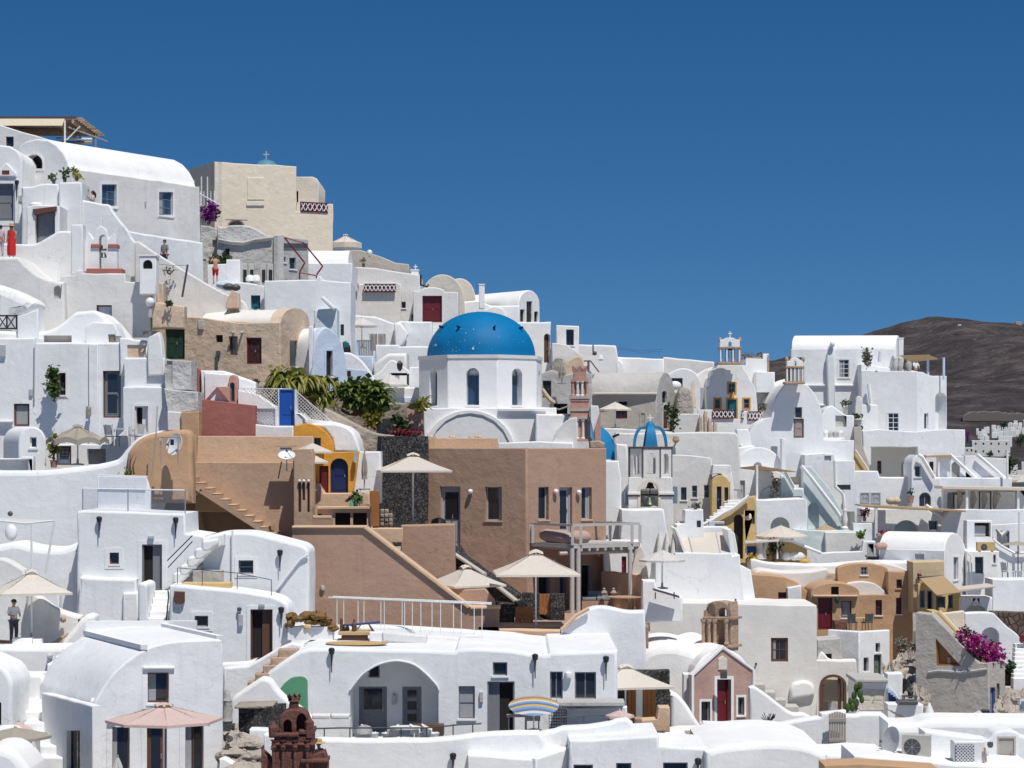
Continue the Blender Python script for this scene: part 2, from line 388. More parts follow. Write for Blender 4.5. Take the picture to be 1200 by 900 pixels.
def ringplate(mb,pl,q,wd,d0,d1,outward=False):
    if area(q)<0:q=q[::-1]
    r=inset(q,-wd if outward else wd);n=len(q)
    for(A,B)in((q,r),):
        vs=[pl.w(p,d0)for p in A]+[pl.w(p,d0)for p in B]+[pl.w(p,d1)for p in A]+[pl.w(p,d1)for p in B]
        fs=[]
        for k in range(n):
            j=(k+1)%n
            fs+=[(k,j,n+j,n+k),(2*n+k,3*n+k,3*n+j,2*n+j),(k,2*n+k,2*n+j,j),(n+k,n+j,3*n+j,3*n+k)]
        mb.add(vs,fs)
    return mb
def opening(t,pl,it,host=None):
    """builds the window/door parts of one hole; returns hole depth"""
    k=it[0];sty=it[5]if len(it)>5 else 'gr';op=it[6]if len(it)>6 else{}
    r=op.get('r',.22);q=clean(hole_poly(pl,it))
    us=[p[0]for p in q];zs=[p[1]for p in q];u0,u1,z0,z1=min(us),max(us),min(zs),max(zs)
    fm,gm=STY[sty]
    if 'sur' in op:
        t.part('surround',ringplate(MB(),pl,q,op.get('sw',.1),-.03,.05,True),op['sur'])
    if k[0]=='w':
        fw=op.get('fw',.055);r1=r-.09
        mb=ringplate(MB(),pl,q,fw,r1,r-.012)
        c,rr=op.get('m',(2,2))
        for i in range(1,c):uu=u0+(u1-u0)*i/c;mb.pbox(pl,uu-.022,uu+.022,z0+fw*.9,z1-fw*.9,r1+.012,r-.02)
        for i in range(1,rr):zz=z0+(z1-z0)*i/rr;mb.pbox(pl,u0+fw*.9,u1-fw*.9,zz-.02,zz+.02,r1+.016,r-.022)
        wn=t.part('window',mb,fm)
        t.part('pane',poly_plate(MB(),pl,inset(q if area(q)>0 else q[::-1],.02),r-.05,r-.03),gm,wn)
        if gm in(GLS,GLB)and u1-u0>.5 and z1-z0>.6 and CR.random()<.55:
            sd=CR.random()<.5;cw=(u1-u0)*CR.uniform(.22,.42);ua=u0+.05 if sd else u1-.05-cw
            t.part('curtain',MB().pbox(pl,ua,ua+cw,z0+.06,z1-.05,r-.056,r-.052),CUR,wn)
        if op.get('sill',1):t.part('sill',MB().pbox(pl,u0-.06,u1+.06,z0-.07,z0-.004,-.06,r*.5),op.get('sillm',WC),wn)
    elif k[0]=='d':
        qq=q if area(q)>0 else q[::-1]
        leaf=poly_plate(MB(),pl,inset(qq,.05),r-.07,r-.02)
        n=op.get('n',1 if(u1-u0)<1.25 else 2)
        for i in range(n):
            a=u0+.05+(u1-u0-.1)*i/n;b=u0+.05+(u1-u0-.1)*(i+1)/n;h=z1-z0
            for(f0,f1)in op.get('pan',((.08,.42),(.5,.88))):
                leaf.pbox(pl,a+.12,b-.12,z0+h*f0,z0+h*f1,r-.09,r-.06)
        d=t.part('door',leaf,op.get('leaf',fm))
        t.part('frame',ringplate(MB(),pl,q,.07,r-.12,r-.012),op.get('fr',fm),d)
        hb=MB();hu=u1-.17 if n==1 else(u0+u1)/2+.05
        hb.pbox(pl,hu-.015,hu+.015,z0+(z1-z0)*.45,z0+(z1-z0)*.53,r-.14,r-.09);t.part('handle',hb,STE,d)
        if op.get('glz'):
            for(f0,f1)in op['glz']:t.part('pane',MB().pbox(pl,u0+.2,u1-.2,z0+(z1-z0)*f0,z0+(z1-z0)*f1,r-.1,r-.085),GLS,d)
    elif k[0]=='o':      # open door: near-black plate standing in for the unlit room, leaf standing ajar on one side
        qq=q if area(q)>0 else q[::-1]
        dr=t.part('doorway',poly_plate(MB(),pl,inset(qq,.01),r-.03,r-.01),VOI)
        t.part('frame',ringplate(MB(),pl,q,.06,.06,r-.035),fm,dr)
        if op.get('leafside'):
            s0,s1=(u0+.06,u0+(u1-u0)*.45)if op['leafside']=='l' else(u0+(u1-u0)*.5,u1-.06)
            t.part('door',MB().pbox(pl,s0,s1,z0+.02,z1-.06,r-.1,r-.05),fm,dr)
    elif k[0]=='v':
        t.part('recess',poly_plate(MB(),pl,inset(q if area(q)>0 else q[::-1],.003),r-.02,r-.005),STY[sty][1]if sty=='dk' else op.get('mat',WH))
    elif k[0]=='t':
        return(q,None)
    return(q,r)
def fac(t,p,outline,D=.4,items=(),m=None,bev=.07,part='wall',dv=None,label=None,uv=False,holes=()):
    pl=plane(p);hl=[opening(t,pl,it)for it in items]+list(holes)
    return t.part(part,MB().slab(pl,outline,D,hl,bev,dv,uv,wob=.0 if bev<.045 else .05),m or WH,None,label)
def blk(label,p,outline,D,items=(),m=None,name='white_house',cat='house',bev=.07,dv=None,group=None,part='wall'):
    t=T(name,label,cat,group);fac(t,p,outline,D,items,m,bev,part,dv);return t
def toward(px,Y,p,frm):
    """extrusion vector from plan point frm=(px,Y) to (px,Y)"""
    return Vector((PX(px,Y)-PX(frm[0],frm[1]),Y-frm[1],0))
def corner(t,Lp,C,Rp,ytop,ybot,il=(),ir=(),m=None,lip=.12,bev=.07,roofm=None):
    """two facades meeting at a corner towards the camera, flat roof behind a low lip"""
    z1=(HY-ytop)*C[1]/F;z0=(HY-ybot)*C[1]/F;m=m or WH
    pa=Pl(Lp[0],Lp[1],C[0],C[1]);pb=Pl(C[0],C[1],Rp[0],Rp[1])
    ha=[opening(t,pa,it)for it in il];hb=[opening(t,pb,it)for it in ir]
    mb=MB().slab(pa,[(0,z0),(pa.len,z0),(pa.len,z1),(0,z1)],.34,ha,bev,None,True)
    mb.slab(pb,[(0,z0),(pb.len,z0),(pb.len,z1-.012),(0,z1-.012)],.33,hb,bev,None,True)
    t.part('wall',mb,m)
    L_,C_,R_=pa.w((0,0)),pb.w((0,0)),pb.w((pb.len,0))
    ia=-pa.n*.3;ib=-pb.n*.3;a=L_+ia;c=C_+ia+ib;r=R_+ib;b=L_+R_-C_ 
    vs=[Vector((q.x,q.y,z))for z in(z0,z1-lip)for q in(a,c,r,b)]
    t.part('roof',MB().add(vs,[(4,5,6,7),(0,1,5,4),(1,2,6,5),(2,3,7,6),(3,0,4,7)]),roofm or m)
    FOOT.append((a,r,(b-c)*.7,z0));return pa,pb
def lamp_torch(t,px,py,Y,h=.85):
    pl=plane(Y);c=pl.w(pl.uv(px,py),-.16)
    mb=MB().lathe(c,[(.02,-h),(.03,-h*.5),(.035,-.2),(.10,-.16),(.13,0),(.10,.06),(0,.09)],10)
    mb.bar(c+Vector((0,0,-.3)),c+pl.n*-.17+Vector((0,0,-.3)),.02);t.part('wall_lamp',mb,BLK)
def globe_lamp(t,px,py,p):
    pl=plane(p);c=pl.w(pl.uv(px,py),-.14)
    mb=MB().ball(c,.13);wl=t.part('wall_lamp',mb,WHP);t.part('bracket',MB().bar(c,c-pl.n*.15,.045),STE,wl)
def steps(t,x0,x1,ytop,ybot,Yf,Yb,n,m=None,name='step',bot=None):
    """flight climbing away from the camera, each tread a block"""
    for i in range(n):
        Y0=Yf+(Yb-Yf)*i/n;py=ybot+(ytop-ybot)*(i+1)/n
        z=(HY-py)*Y0/F;zb=(HY-ybot)*Yf/F-.6
        t.part(name,MB().slab(Pl(Y0),[(PXI(x0,Yf,Y0),z),(PXI(x1,Yf,Y0),z),(PXI(x1,Yf,Y0),zb),(PXI(x0,Yf,Y0),zb)],Yb-Y0+.3,(),.03,None,True,False),m or WC)
def PXI(px,Yf,Y):     # local u on a frontal plane at Y of the world column that px names at Yf
    return PX(px,Yf)-PX(0,Y)
def rail(label,pts,h,m,name='railing',r=.025,nposts=None,mids=1,posts=None,cat='railing',bars=0):
    """railing along ground points (world)"""
    t=T(name,label,cat);pts=[Vector(p)for p in pts];up=Vector((0,0,h))
    mb=MB().tube([p+up for p in pts],r,6);t.part('top_rail',mb,m)
    for k in range(mids):t.part('mid_rail',MB().tube([p+up*((k+1)/(mids+1))for p in pts],r*.7,5),m)
    for a,b in zip(pts,pts[1:]):
        n=nposts or max(1,int((b-a).length/1.2))
        for i in range(n+1):
            if i==n and b is not pts[-1]:continue
            q=a.lerp(b,i/n);t.part('post',MB().bar(q,q+up,r),m)
    return t
def chimney(label,px,ytop,ybot,wpx,Y,m=None,cap=True,holes=True,name='chimney'):
    t=T(name,label,'chimney');s=Y/F;wd=wpx*s;c=P(px,ybot,Y);h=(ybot-ytop)*s
    pl=Pl(Y);x0,x1=px-wpx/2,px+wpx/2
    it=[('va',x0+wpx*.22,ytop+wpx*.22,x1-wpx*.22,ytop+wpx*.75,'dk',{'r':.2})]if holes else[]
    fac(t,pl,RC(x0,ytop,x1,ybot),wd,it,m or WC,.05,'stack')
    if cap:t.part('cap',MB().box(c+Vector((0,wd/2,h)),wd*1.12,wd*1.12,.08),m or WC)
    return t
# ---------------------------------------------------------------- movable things
def parasol(label,px,apex,xl,xr,yedge,ypole,Y,m,sides=4,rot=0,vent=True,group='parasols',wavy=False,pole=None,closed=False,val=.0):
    t=T('parasol',label,'parasol',group);s=Y/F;c=P(px,ypole,Y);H=(ypole-yedge)*s;ap=(yedge-apex)*s;wd=(xr-xl)*s/2
    off=Vector((((xl+xr)/2-px)*s*0,0,0));n=4 if sides==4 else sides
    if sides==4:rad=wd/math.cos(R(45-abs(rot)%90))if abs(rot)%90<=45 else wd
    else:rad=wd
    q0=.10 if vent else .0
    ring=lambda r,z,k,sub:c+off+Vector((r*math.cos(R(45+rot+360*k/(n*sub))),r*math.sin(R(45+rot+360*k/(n*sub))),z))
    sub=4;N=n*sub;prof=[(.10,ap*.80),(.35,ap*.55),(.6,ap*.32),(.82,ap*.14),(1,0)]if vent else[(.03,ap*.97),(.35,ap*.66),(.6,ap*.39),(.82,ap*.17),(1,0)];vs=[]
    def rr(k):   # straight hems between rib ends
        a=(k%sub)/sub*2*math.pi/n;return math.cos(math.pi/n)/math.cos(a-math.pi/n)
    for f,z in prof:
        for k in range(N):
            sag=(.05*ap if not wavy else .22*ap)*math.sin(math.pi*(k%sub)/sub)*(f if wavy else math.sin(math.pi*f))
            vs.append(ring(rad*f*rr(k),H+z+(sag if wavy and f==1 else-sag),k,sub))
    L=len(prof);fs=[(i*N+k,i*N+(k+1)%N,(i+1)*N+(k+1)%N,(i+1)*N+k)for i in range(L-1)for k in range(N)]
    mb=MB().add(vs,fs,False)
    hem=vs[-N:];hv=hem+[Vector(v)-Vector((0,0,.09+val))for v in hem]
    mb.add(hv,[(k,(k+1)%N,N+(k+1)%N,N+k)for k in range(N)])
    cp=t.part('canopy',mb,m)
    if vent:
        vv=[];
        for f,z in((.01,ap*1.02),(.09,ap*.97),(.17,ap*.80)):
            for k in range(N):vv.append(ring(rad*f*rr(k),H+z+(.10*math.sin(math.pi*(k%sub)/sub)if f>.15 else 0),k,sub))
        t.part('vent',MB().add(vv,[(i*N+k,i*N+(k+1)%N,(i+1)*N+(k+1)%N,(i+1)*N+k)for i in range(2)for k in range(N)]),m,cp)
    else:t.part('finial',MB().ball(c+Vector((0,0,H+ap)),.05),STE,cp)
    t.part('pole',MB().tube([c,c+Vector((0,0,H+ap*.95))],.035 if pole is None else .035,8),pole or WHP)
    t.part('base',MB().lathe(c,[(.3,0),(.3,.06),(.06,.1),(.05,.3)],12),STE)
    for k in range(n):
        e=ring(rad*.97,H-.02,k*sub,sub);t.part('rib',MB().bar(c+Vector((0,0,H+ap*.9)),e,.014,4),WOOL)
        t.part('strut',MB().bar(c+Vector((0,0,H-.15)),ring(rad*.5,H+ap*.5,k*sub,sub),.012,4),WOOL)
    return t
def closed_parasol(label,px,ytop,ybot,Y,m,wpx=14):
    t=T('closed_parasol',label,'parasol','parasols folded shut');s=Y/F;c=P(px,ybot,Y);H=(ybot-ytop)*s;r=wpx*s/2
    mb=MB();N=16;vs=[]
    for f,z in((.1,1),(.35,.93),(.8,.75),(1,.5),(.85,.38),(.95,.28)):
        for k in range(N):vs.append(c+Vector((math.cos(2*math.pi*k/N),math.sin(2*math.pi*k/N),0))*r*f*(1 if k%2 else .72)+Vector((0,0,H*z)))
    mb.add(vs,[(i*N+k,i*N+(k+1)%N,(i+1)*N+(k+1)%N,(i+1)*N+k)for i in range(5)for k in range(N)])
    t.part('canopy',mb,m);t.part('pole',MB().bar(c,c+Vector((0,0,H*1.05)),.03,8),WOOL);t.part('base',MB().lathe(c,[(.28,0),(.28,.06),(0,.08)],12),STE)
def leaves(mb,c,rx,ry,rz,n,size,droop=.4,clumps=7,rnd=None,long=1.6):
    rnd=rnd or random;cl=[]
    for _ in range(clumps):
        a=rnd.uniform(0,6.28);h=rnd.uniform(-.75,.8);q=math.sqrt(max(0,1-h*h))*rnd.uniform(.35,.85)
        cl.append((math.cos(a)*q,math.sin(a)*q,h))
    for _ in range(n):
        k=rnd.choice(cl);g=[rnd.gauss(0,.28)for _ in range(3)]
        p=Vector((c[0]+rx*(k[0]+g[0]),c[1]+ry*(k[1]+g[1]),c[2]+rz*(k[2]+g[2])))
        d=Vector((rnd.gauss(0,1),rnd.gauss(0,1),rnd.gauss(.2,.7)-droop)).normalized();sz=size*rnd.uniform(.6,1.3)
        s_=d.cross(Vector((rnd.gauss(0,1),rnd.gauss(0,1),rnd.gauss(0,1)))).normalized()*sz*.5
        mb.add([p,p+d*sz*long*.5+s_,p+d*sz*long,p+d*sz*long*.5-s_],[(0,1,2,3)])
    return mb
def bush(label,px,py,Y,wpx,hpx,m,n=260,size=.16,name='shrub',cat='plant',flower=None,fm=None,depth=None,stems=4,pot=None,group=None,droop=.3,clumps=8):
    """px,py: middle of the foot"""
    t=T(name,label,cat,group);s=Y/F;c=P(px,py,Y);rx=wpx*s/2;rz=hpx*s/2;ry=depth or rx*.8;r=random.Random(int(px*7+py))
    ph=0
    if pot:
        ph=pot;t.part('pot',MB().lathe(c,[(0,0),(ph*.38,0),(ph*.5,ph*.9),(ph*.56,ph),(ph*.45,ph),(ph*.42,ph*.85),(0,ph*.85)],12),PKS)
    cc=c+Vector((0,0,ph+rz))
    mb=MB()
    for i in range(stems):
        a=r.uniform(0,6.28);e=cc+Vector((math.cos(a)*rx*.6,math.sin(a)*ry*.6,rz*r.uniform(-.2,.6)))
        mb.tube([c+Vector((0,0,ph*.8)),(c+e)/2+Vector((r.uniform(-.1,.1),0,.1)),e],[.035,.025,.008],5)
    t.part('stems',mb,WOOD)
    t.part('foliage',leaves(MB(),cc,rx*.95,ry*.95,rz*.95,n,size,droop,clumps,r),m,kind='stuff')
    if flower:t.part('flowers',leaves(MB(),cc+Vector((0,-ry*.2,rz*.15)),rx,ry,rz,flower,size*.8,0,clumps,r,1.1),fm,kind='stuff')
    return t
def ribbon_plant(label,px,py,Y,wpx,hpx,m,n=90,L=1.0,wd=.13,heads=7,name='succulent_bush',drop=.5):
    """rosettes of long arching leaves on bare stems"""
    t=T(name,label,'plant');s=Y/F;c=P(px,py,Y);rx=wpx*s/2;rz=hpx*s;r=random.Random(int(px+py));st=MB();lf=MB()
    for h in range(heads):
        e=c+Vector((rx*(-.8+1.6*(h+.5)/heads)+r.uniform(-.2,.2),r.uniform(-.7,.5),rz*r.uniform(.3,.78)))
        st.tube([c+Vector((rx*.5*(-.8+1.6*(h+.5)/heads),0,0)),(c+e)/2+Vector((r.uniform(-.2,.2),0,0)),e],[.07,.05,.04],6)
        for k in range(n//heads):
            a=r.uniform(0,6.28);up=r.uniform(.1,.95);l=L*r.uniform(.6,1.15);d=Vector((math.cos(a),math.sin(a),0));sd=Vector((-d.y,d.x,0))*wd*.5
            pts=[e+d*l*f*(1-up*.4)+Vector((0,0,l*(up*f-drop*f*f*1.3)))for f in(0,.35,.7,1)]
            ws=(.7,1,.75,.05);vs=[]
            for p,w_ in zip(pts,ws):vs+=[p-sd*w_,p+Vector((0,0,-.03)),p+sd*w_]
            fs=[(i*3+j,i*3+j+1,i*3+j+4,i*3+j+3)for i in range(3)for j in(0,1)]
            lf.add(vs,fs)
    t.part('stems',st,WOOD);t.part('leaves',lf,m,kind='stuff')
    t.part('foliage',leaves(MB(),c+Vector((0,.1,rz*.48)),rx*.8,.7,rz*.38,n,.3,.3,12,r,1.5),m,kind='stuff');return t
def pot(label,px,py,Y,h,m=None,plant=None,pr=.25,group='flower pots'):
    t=T('flower_pot',label,'flower pot',group);c=P(px,py,Y)
    t.part('pot',MB().lathe(c,[(0,0),(h*.32,0),(h*.46,h*.88),(h*.52,h),(h*.42,h),(h*.4,h*.8),(0,h*.8)],12),m or PKS)
    if plant:t.part('plant',leaves(MB(),c+Vector((0,0,h+pr*.7)),pr,pr,pr*.8,60,pr*.5,.1,5,random.Random(int(px))),plant)
    return t
def dish(label,px,py,Y,r,aim=(-.5,-1,.35),pole=.6,m=None):
    t=T('satellite_dish',label,'satellite dish','satellite dishes');c=P(px,py,Y);a=Vector(aim).normalized();b=a.orthogonal().normalized();d=a.cross(b);N=20;vs=[]
    for f in(0,.3,.6,.85,1):
        vs+=[c+(b*math.cos(2*math.pi*k/N)+d*math.sin(2*math.pi*k/N))*r*f+a*(.22*r*f*f)for k in range(N)]
    mb=MB().add(vs,[(i*N+k,i*N+(k+1)%N,(i+1)*N+(k+1)%N,(i+1)*N+k)for i in range(4)for k in range(N)],True);rb=vs[-N:]
    mb.add(rb+[v-a*.03 for v in rb],[(k,(k+1)%N,N+(k+1)%N,N+k)for k in range(N)])
    t.part('reflector',mb,m or WHP)
    f=c+a*r*1.0-Vector((0,0,r*.2))
    t.part('feed_arm',MB().bar(c-d*r*.95+a*.2*r,f,.02),STE);t.part('feed_horn',MB().ball(f,.06),GRYD)
    t.part('mast',MB().tube([c-a*.05,c-a*.14+Vector((0,0,-.08)),c-a*.14+Vector((0,0,-pole))],.03),STE);return t
def table(label,px,py,Y,wd,dp,h=.74,m=None,rz=0,round_=False,name='table'):
    t=T(name,label,'table');c=P(px,py,Y);m=m or WHP
    if round_:t.part('tabletop',MB().lathe(c,[(0,h),(wd/2,h),(wd/2,h-.04),(0,h-.04)],20),m)
    else:t.part('tabletop',MB().box(c+Vector((0,0,h-.04)),wd,dp,.04,rz),m)
    for a in(-1,1):
        for b in(-1,1):
            q=c+Matrix.Rotation(rz,3,'Z')@Vector((a*wd*.4,b*dp*.4,0))*(.75 if round_ else 1);t.part('leg',MB().bar(q,q+Vector((0,0,h-.04)),.025),m)
    return t
def chair(label,px,py,Y,m=None,rz=0,tub=False,group=None,s=1.0,seatm=None):
    t=T('chair',label,'chair',group);c=P(px,py,Y);m=m or WHP;Rm=Matrix.Rotation(rz,3,'Z')
    w=lambda x,y,z:c+Rm@Vector((x*s,y*s,z*s))
    if tub:
        t.part('seat',MB().lathe(c,[(.24*s,.18*s),(.3*s,.40*s),(.0,.42*s)],16),m)
        mb=MB();N=12;vs=[]
        for z,r in((.38,.30),(.75,.35)):
            for k in range(N+1):
                a=math.pi*k/N+math.pi*0;vs.append(w(r*math.cos(a),r*math.sin(a),z-(0 if z<.5 else .18*abs(math.cos(a))**2)))
        M_=N+1;vo=[v for v in vs];vs2=[c+(Vector(v)-c)*1.0+(Vector((v.x-c.x,v.y-c.y,0)).normalized()*.05)for v in vs]
        mb.add(vs+vs2,[(k,k+1,M_+k+1,M_+k)for k in range(N)]+[(2*M_+k,2*M_+M_+k,2*M_+M_+k+1,2*M_+k+1)for k in range(N)]+[(M_+k,M_+k+1,3*M_+k+1,3*M_+k)for k in range(N)],True)
        t.part('backrest',mb,m)
    else:
        t.part('seat',MB().box(w(0,0,.42),.46*s,.46*s,.05*s,rz),seatm or m)
        t.part('backrest',MB().obox(w(-.22,.2,.5),Rm@Vector((.44*s,0,0)),Rm@Vector((0,.035*s,0)),Rm@Vector((0,.08*s,.42*s))),seatm or m)
    for a in(-1,1):
        for b in(-1,1):
            t.part('leg',MB().bar(w(a*.19,b*.19,0),w(a*.19,b*.19,.43 if b<0 or tub else .95),.02),m)
    return t
def bench(label,px0,px1,py,Y,h=.42,dp=.6,m=None,cush=None,back=0,name='bench',cat='bench'):
    t=T(name,label,cat);a=P(px0,py,Y);wd=(px1-px0)*Y/F
    t.part('seat_block',MB().obox(a,(wd,0,0),(0,dp,0),(0,0,h)),m or WC)
    if cush:
        c=MB();n=max(1,round(wd/.9))
        for i in range(n):t.part('cushion',MB().slab(Pl(Y),[(a.x-PX(0,Y)+wd*i/n+.02,a.z+h+.003),(a.x-PX(0,Y)+wd*(i+1)/n-.02,a.z+h+.003),(a.x-PX(0,Y)+wd*(i+1)/n-.02,a.z+h+.16),(a.x-PX(0,Y)+wd*i/n+.02,a.z+h+.16)],dp*.95,(),.05,None,True,False),cush)
    if back:t.part('backrest',MB().obox(a+Vector((0,dp-.14,h)),(wd,0,0),(0,.14,0),(0,0,back)),m or WC)
    return t
def ac_unit(label,px,py,Y,wd,h,dp,m=None,rz=0,fan=True):
    t=T('air_conditioner',label,'air conditioner','air conditioning units');c=P(px,py,Y);m=m or GRYL;Rm=Matrix.Rotation(rz,3,'Z')
    t.part('casing',MB().box(c+Vector((0,0,.06)),wd,dp,h,rz),m)
    q=c+Rm@Vector((-wd*.12,-dp/2-.012,h*.55));
    fr=Rm@Vector((0,-1,0));ax=Rm@Vector((1,0,0));vs=[];N=18;r=h*.38
    for k in range(N):vs.append(q+(ax*math.cos(2*math.pi*k/N)+Vector((0,0,1))*math.sin(2*math.pi*k/N))*r)
    t.part('fan_opening',MB().add(vs+[v-fr*.02 for v in vs],[tuple(range(N))]+[(k,(k+1)%N,N+(k+1)%N,N+k)for k in range(N)]),GRYD)
    for k in range(4):
        d=(ax*math.cos(math.pi*k/4)+Vector((0,0,1))*math.sin(math.pi*k/4))*r;t.part('guard_bar',MB().bar(q-d+fr*.015,q+d+fr*.015,.008,4),STE)
    for a in(-1,1):t.part('foot',MB().box(c+Rm@Vector((a*wd*.35,0,0)),.08,dp,.06,rz),GRYD)
    return t
def skin_mesh(verts,edges,root=0,sub=2):
    """evaluated skin-modifier surface of a joint graph [(pos, radius)] -> (verts, faces)"""
    me=bpy.data.meshes.new('tmp');me.from_pydata([v[0]for v in verts],edges,[]);o=bpy.data.objects.new('tmp',me);COL.objects.link(o)
    md=o.modifiers.new('s','SKIN');md.use_smooth_shade=True
    for i,v in enumerate(verts):
        sv_=me.skin_vertices[0].data[i];sv_.radius=(v[1],v[1])if not isinstance(v[1],tuple)else v[1];sv_.use_root=(i==root)
    o.modifiers.new('d','SUBSURF').levels=sub
    dg=bpy.context.evaluated_depsgraph_get();ev=o.evaluated_get(dg);m2=ev.to_mesh()
    vs=[tuple(v.co)for v in m2.vertices];fs=[tuple(p.vertices)for p in m2.polygons];ev.to_mesh_clear()
    bpy.data.objects.remove(o);bpy.data.meshes.remove(me);return vs,fs
def person(label,px,pyfoot,Y,hgt=1.7,face=180,pose='stand',top=None,bottom=None,hair=None,hat=None,cap=None,dress=None,lean=0,skin=None,longhair=False):
    """face: heading in degrees, 0 looks away from the camera, 180 looks at it"""
    t=T('person',label,'person');c=P(px,pyfoot,Y);k=hgt/1.7;Rm=Matrix.Rotation(R(face),3,'Z');sk=skin or SKN
    def W(p):      # body frame: x right, y forward, z up
        x,y,z=p;return c+Rm@Vector((x*k,(y+lean*max(0,z-.9))*k,z*k))
    arms={'stand':[((.21,.02,1.12),(.235,.10,.88)),((-.21,.02,1.12),(-.235,.10,.88))],
            'raise':[((.27,.12,1.30),(.10,.30,1.52)),((-.27,.12,1.30),(-.10,.30,1.52))],
            'work':[((.24,.05,1.14),(.16,.32,1.12)),((-.24,.05,1.14),(-.10,.36,1.12))],
            'lean':[((.23,.12,1.14),(.15,.30,1.0)),((-.23,.12,1.14),(-.15,.30,1.0))],
            'phone':[((.24,.10,1.14),(.12,.27,1.36)),((-.21,.04,1.12),(-.20,.14,.92))]}[pose]
    st=.07
    J=[((0,0,.95),.125),((0,.01,1.12),.115),((0,0,1.30),.135),((0,-.01,1.42),.075),((0,.01,1.49),.052),((0,.03,1.56),.068),((0,.035,1.63),.088),((0,.02,1.68),.055),
         ((.09,0,.86),.085),((.10,.03,.48),.055),((.10,-.02,.09),.038),((.105,.09,.035),.035),((.11,.17,.025),.025),
         ((-.09,0,.86),.085),((-.10,-.02+st,.48),.055),((-.10,-.02,.09),.038),((-.105,.09,.035),.035),((-.11,.17,.025),.025)]
    E=[(0,1),(1,2),(2,3),(3,4),(4,5),(5,6),(6,7),(0,8),(8,9),(9,10),(10,11),(11,12),(0,13),(13,14),(14,15),(15,16),(16,17)]
    fing=[]
    for sd,(el,wr)in zip((1,-1),arms):
        b=len(J);J+=[((sd*.17,-.005,1.395),.058),(el,.040),(wr,.028)]
        d=(Vector(wr)-Vector(el)).normalized();pm=Vector(wr)+d*.06;J.append((tuple(pm),(.034)))
        E+=[(2,b),(b,b+1),(b+1,b+2),(b+2,b+3)]
        side=d.cross(Vector((sd,0,.2))).normalized();nrm_=side.cross(d)
        for i,l in enumerate((.07,.08,.075,.06)):
            f0=pm+side*(.027-.018*i);f1=f0+d*l*.6+nrm_*.01;f2=f1+d*l*.35+nrm_*.03;fing.append((f0,f1,f2))
        th=pm-d*.03+side*.03;fing.append((th,th+side*.03+d*.03,th+side*.035+d*.06))
    vs,fs=skin_mesh([(W(p),r*k)for p,r in J],E)
    body=MB().add(vs,fs,True)
    for f in fing:body.tube([W(q)for q in f],[.010*k,.009*k,.007*k],6)
    body.ball(W((0,.125,1.615)),.016*k,.02*k,.022*k,6,4)
    for sd in(1,-1):body.ball(W((sd*.088,.03,1.61)),.014*k,.02*k,.03*k,6,4)
    bp=t.part('body',body,sk)
    for sd in(1,-1):t.part('eye',MB().ball(W((sd*.034,.112,1.635)),.010*k,n=6,m=4),HAI,bp)
    t.part('mouth',MB().ball(W((0,.108,1.565)),.022*k,.012*k,.006*k,6,4),RED,bp)
    def garb(idx,grow,edges,name,m,root=0):
        mp_={i:n for n,i in enumerate(idx)};v,f=skin_mesh([(W(J[i][0]),(J[i][1]+grow)*k)for i in idx],[(mp_[a],mp_[b])for a,b in edges],root)
        t.part(name,MB().add(v,f,True),m)
    if top:garb([0,1,2,3,18,19,22,23],.022,[(0,1),(1,2),(2,3),(2,18),(18,19),(2,22),(22,23)],'shirt',top)
    if bottom:
        v0,f0=bottom;garb([0,8,9,13,14]+([10,15]if f0 else[]),.026,[(0,8),(8,9),(0,13),(13,14)]+([(9,10),(14,15)]if f0 else[]),'trousers' if f0 else 'shorts',v0)
    if dress:
        t.part('dress',MB().lathe(c,[(.22*k,.12*k),(.235*k,.5*k),(.205*k,.88*k),(.165*k,1.08*k),(.185*k,1.3*k),(.15*k,1.4*k),(.0,1.41*k)],14),dress)
    if hair:
        hb=MB().ball(W((0,.0,1.645)),.102*k,.108*k,.095*k,12,8)
        if longhair:hb.tube([W((0,-.05,1.62)),W((0,-.10,1.48)),W((0,-.11,1.30))],[.09*k,.10*k,.05*k],8)
        t.part('hair',hb,hair)
    if hat:t.part('sun_hat',MB().lathe(W((0,.01,1.655)),[(.24*k,-.02*k),(.235*k,.0),(.12*k,.02*k),(.108*k,.11*k),(.05*k,.14*k),(0,.14*k)],16),hat)
    if cap:
        cm=MB().lathe(W((0,.015,1.65)),[(.112*k,0),(.105*k,.06*k),(.06*k,.10*k),(0,.11*k)],14)
        a=W((-.07,.10,1.66));cm.obox(a,W((.07,.10,1.66))-a,W((-.07,.22,1.645))-a,(0,0,.012));t.part('cap',cm,cap)
    return t
def bell(t,c,r,m=None):
    c=Vector(c);t.part('bell',MB().lathe(c,[(r,0),(r*.78,r*.3),(r*.6,r*.9),(r*.4,r*1.25),(0,r*1.35)],14),m or mat_plain('bronze_green',(.10,.14,.11),.45,.6))
def cross(t,c,h,m=None,th=None,parent=None,name='cross'):
    c=Vector(c);th=th or h*.14
    mb=MB().box(c,th,th,h);mb.box(c+Vector((0,0,h*.58)),h*.66,th*.96,th);return t.part(name,mb,m or WHP,parent)
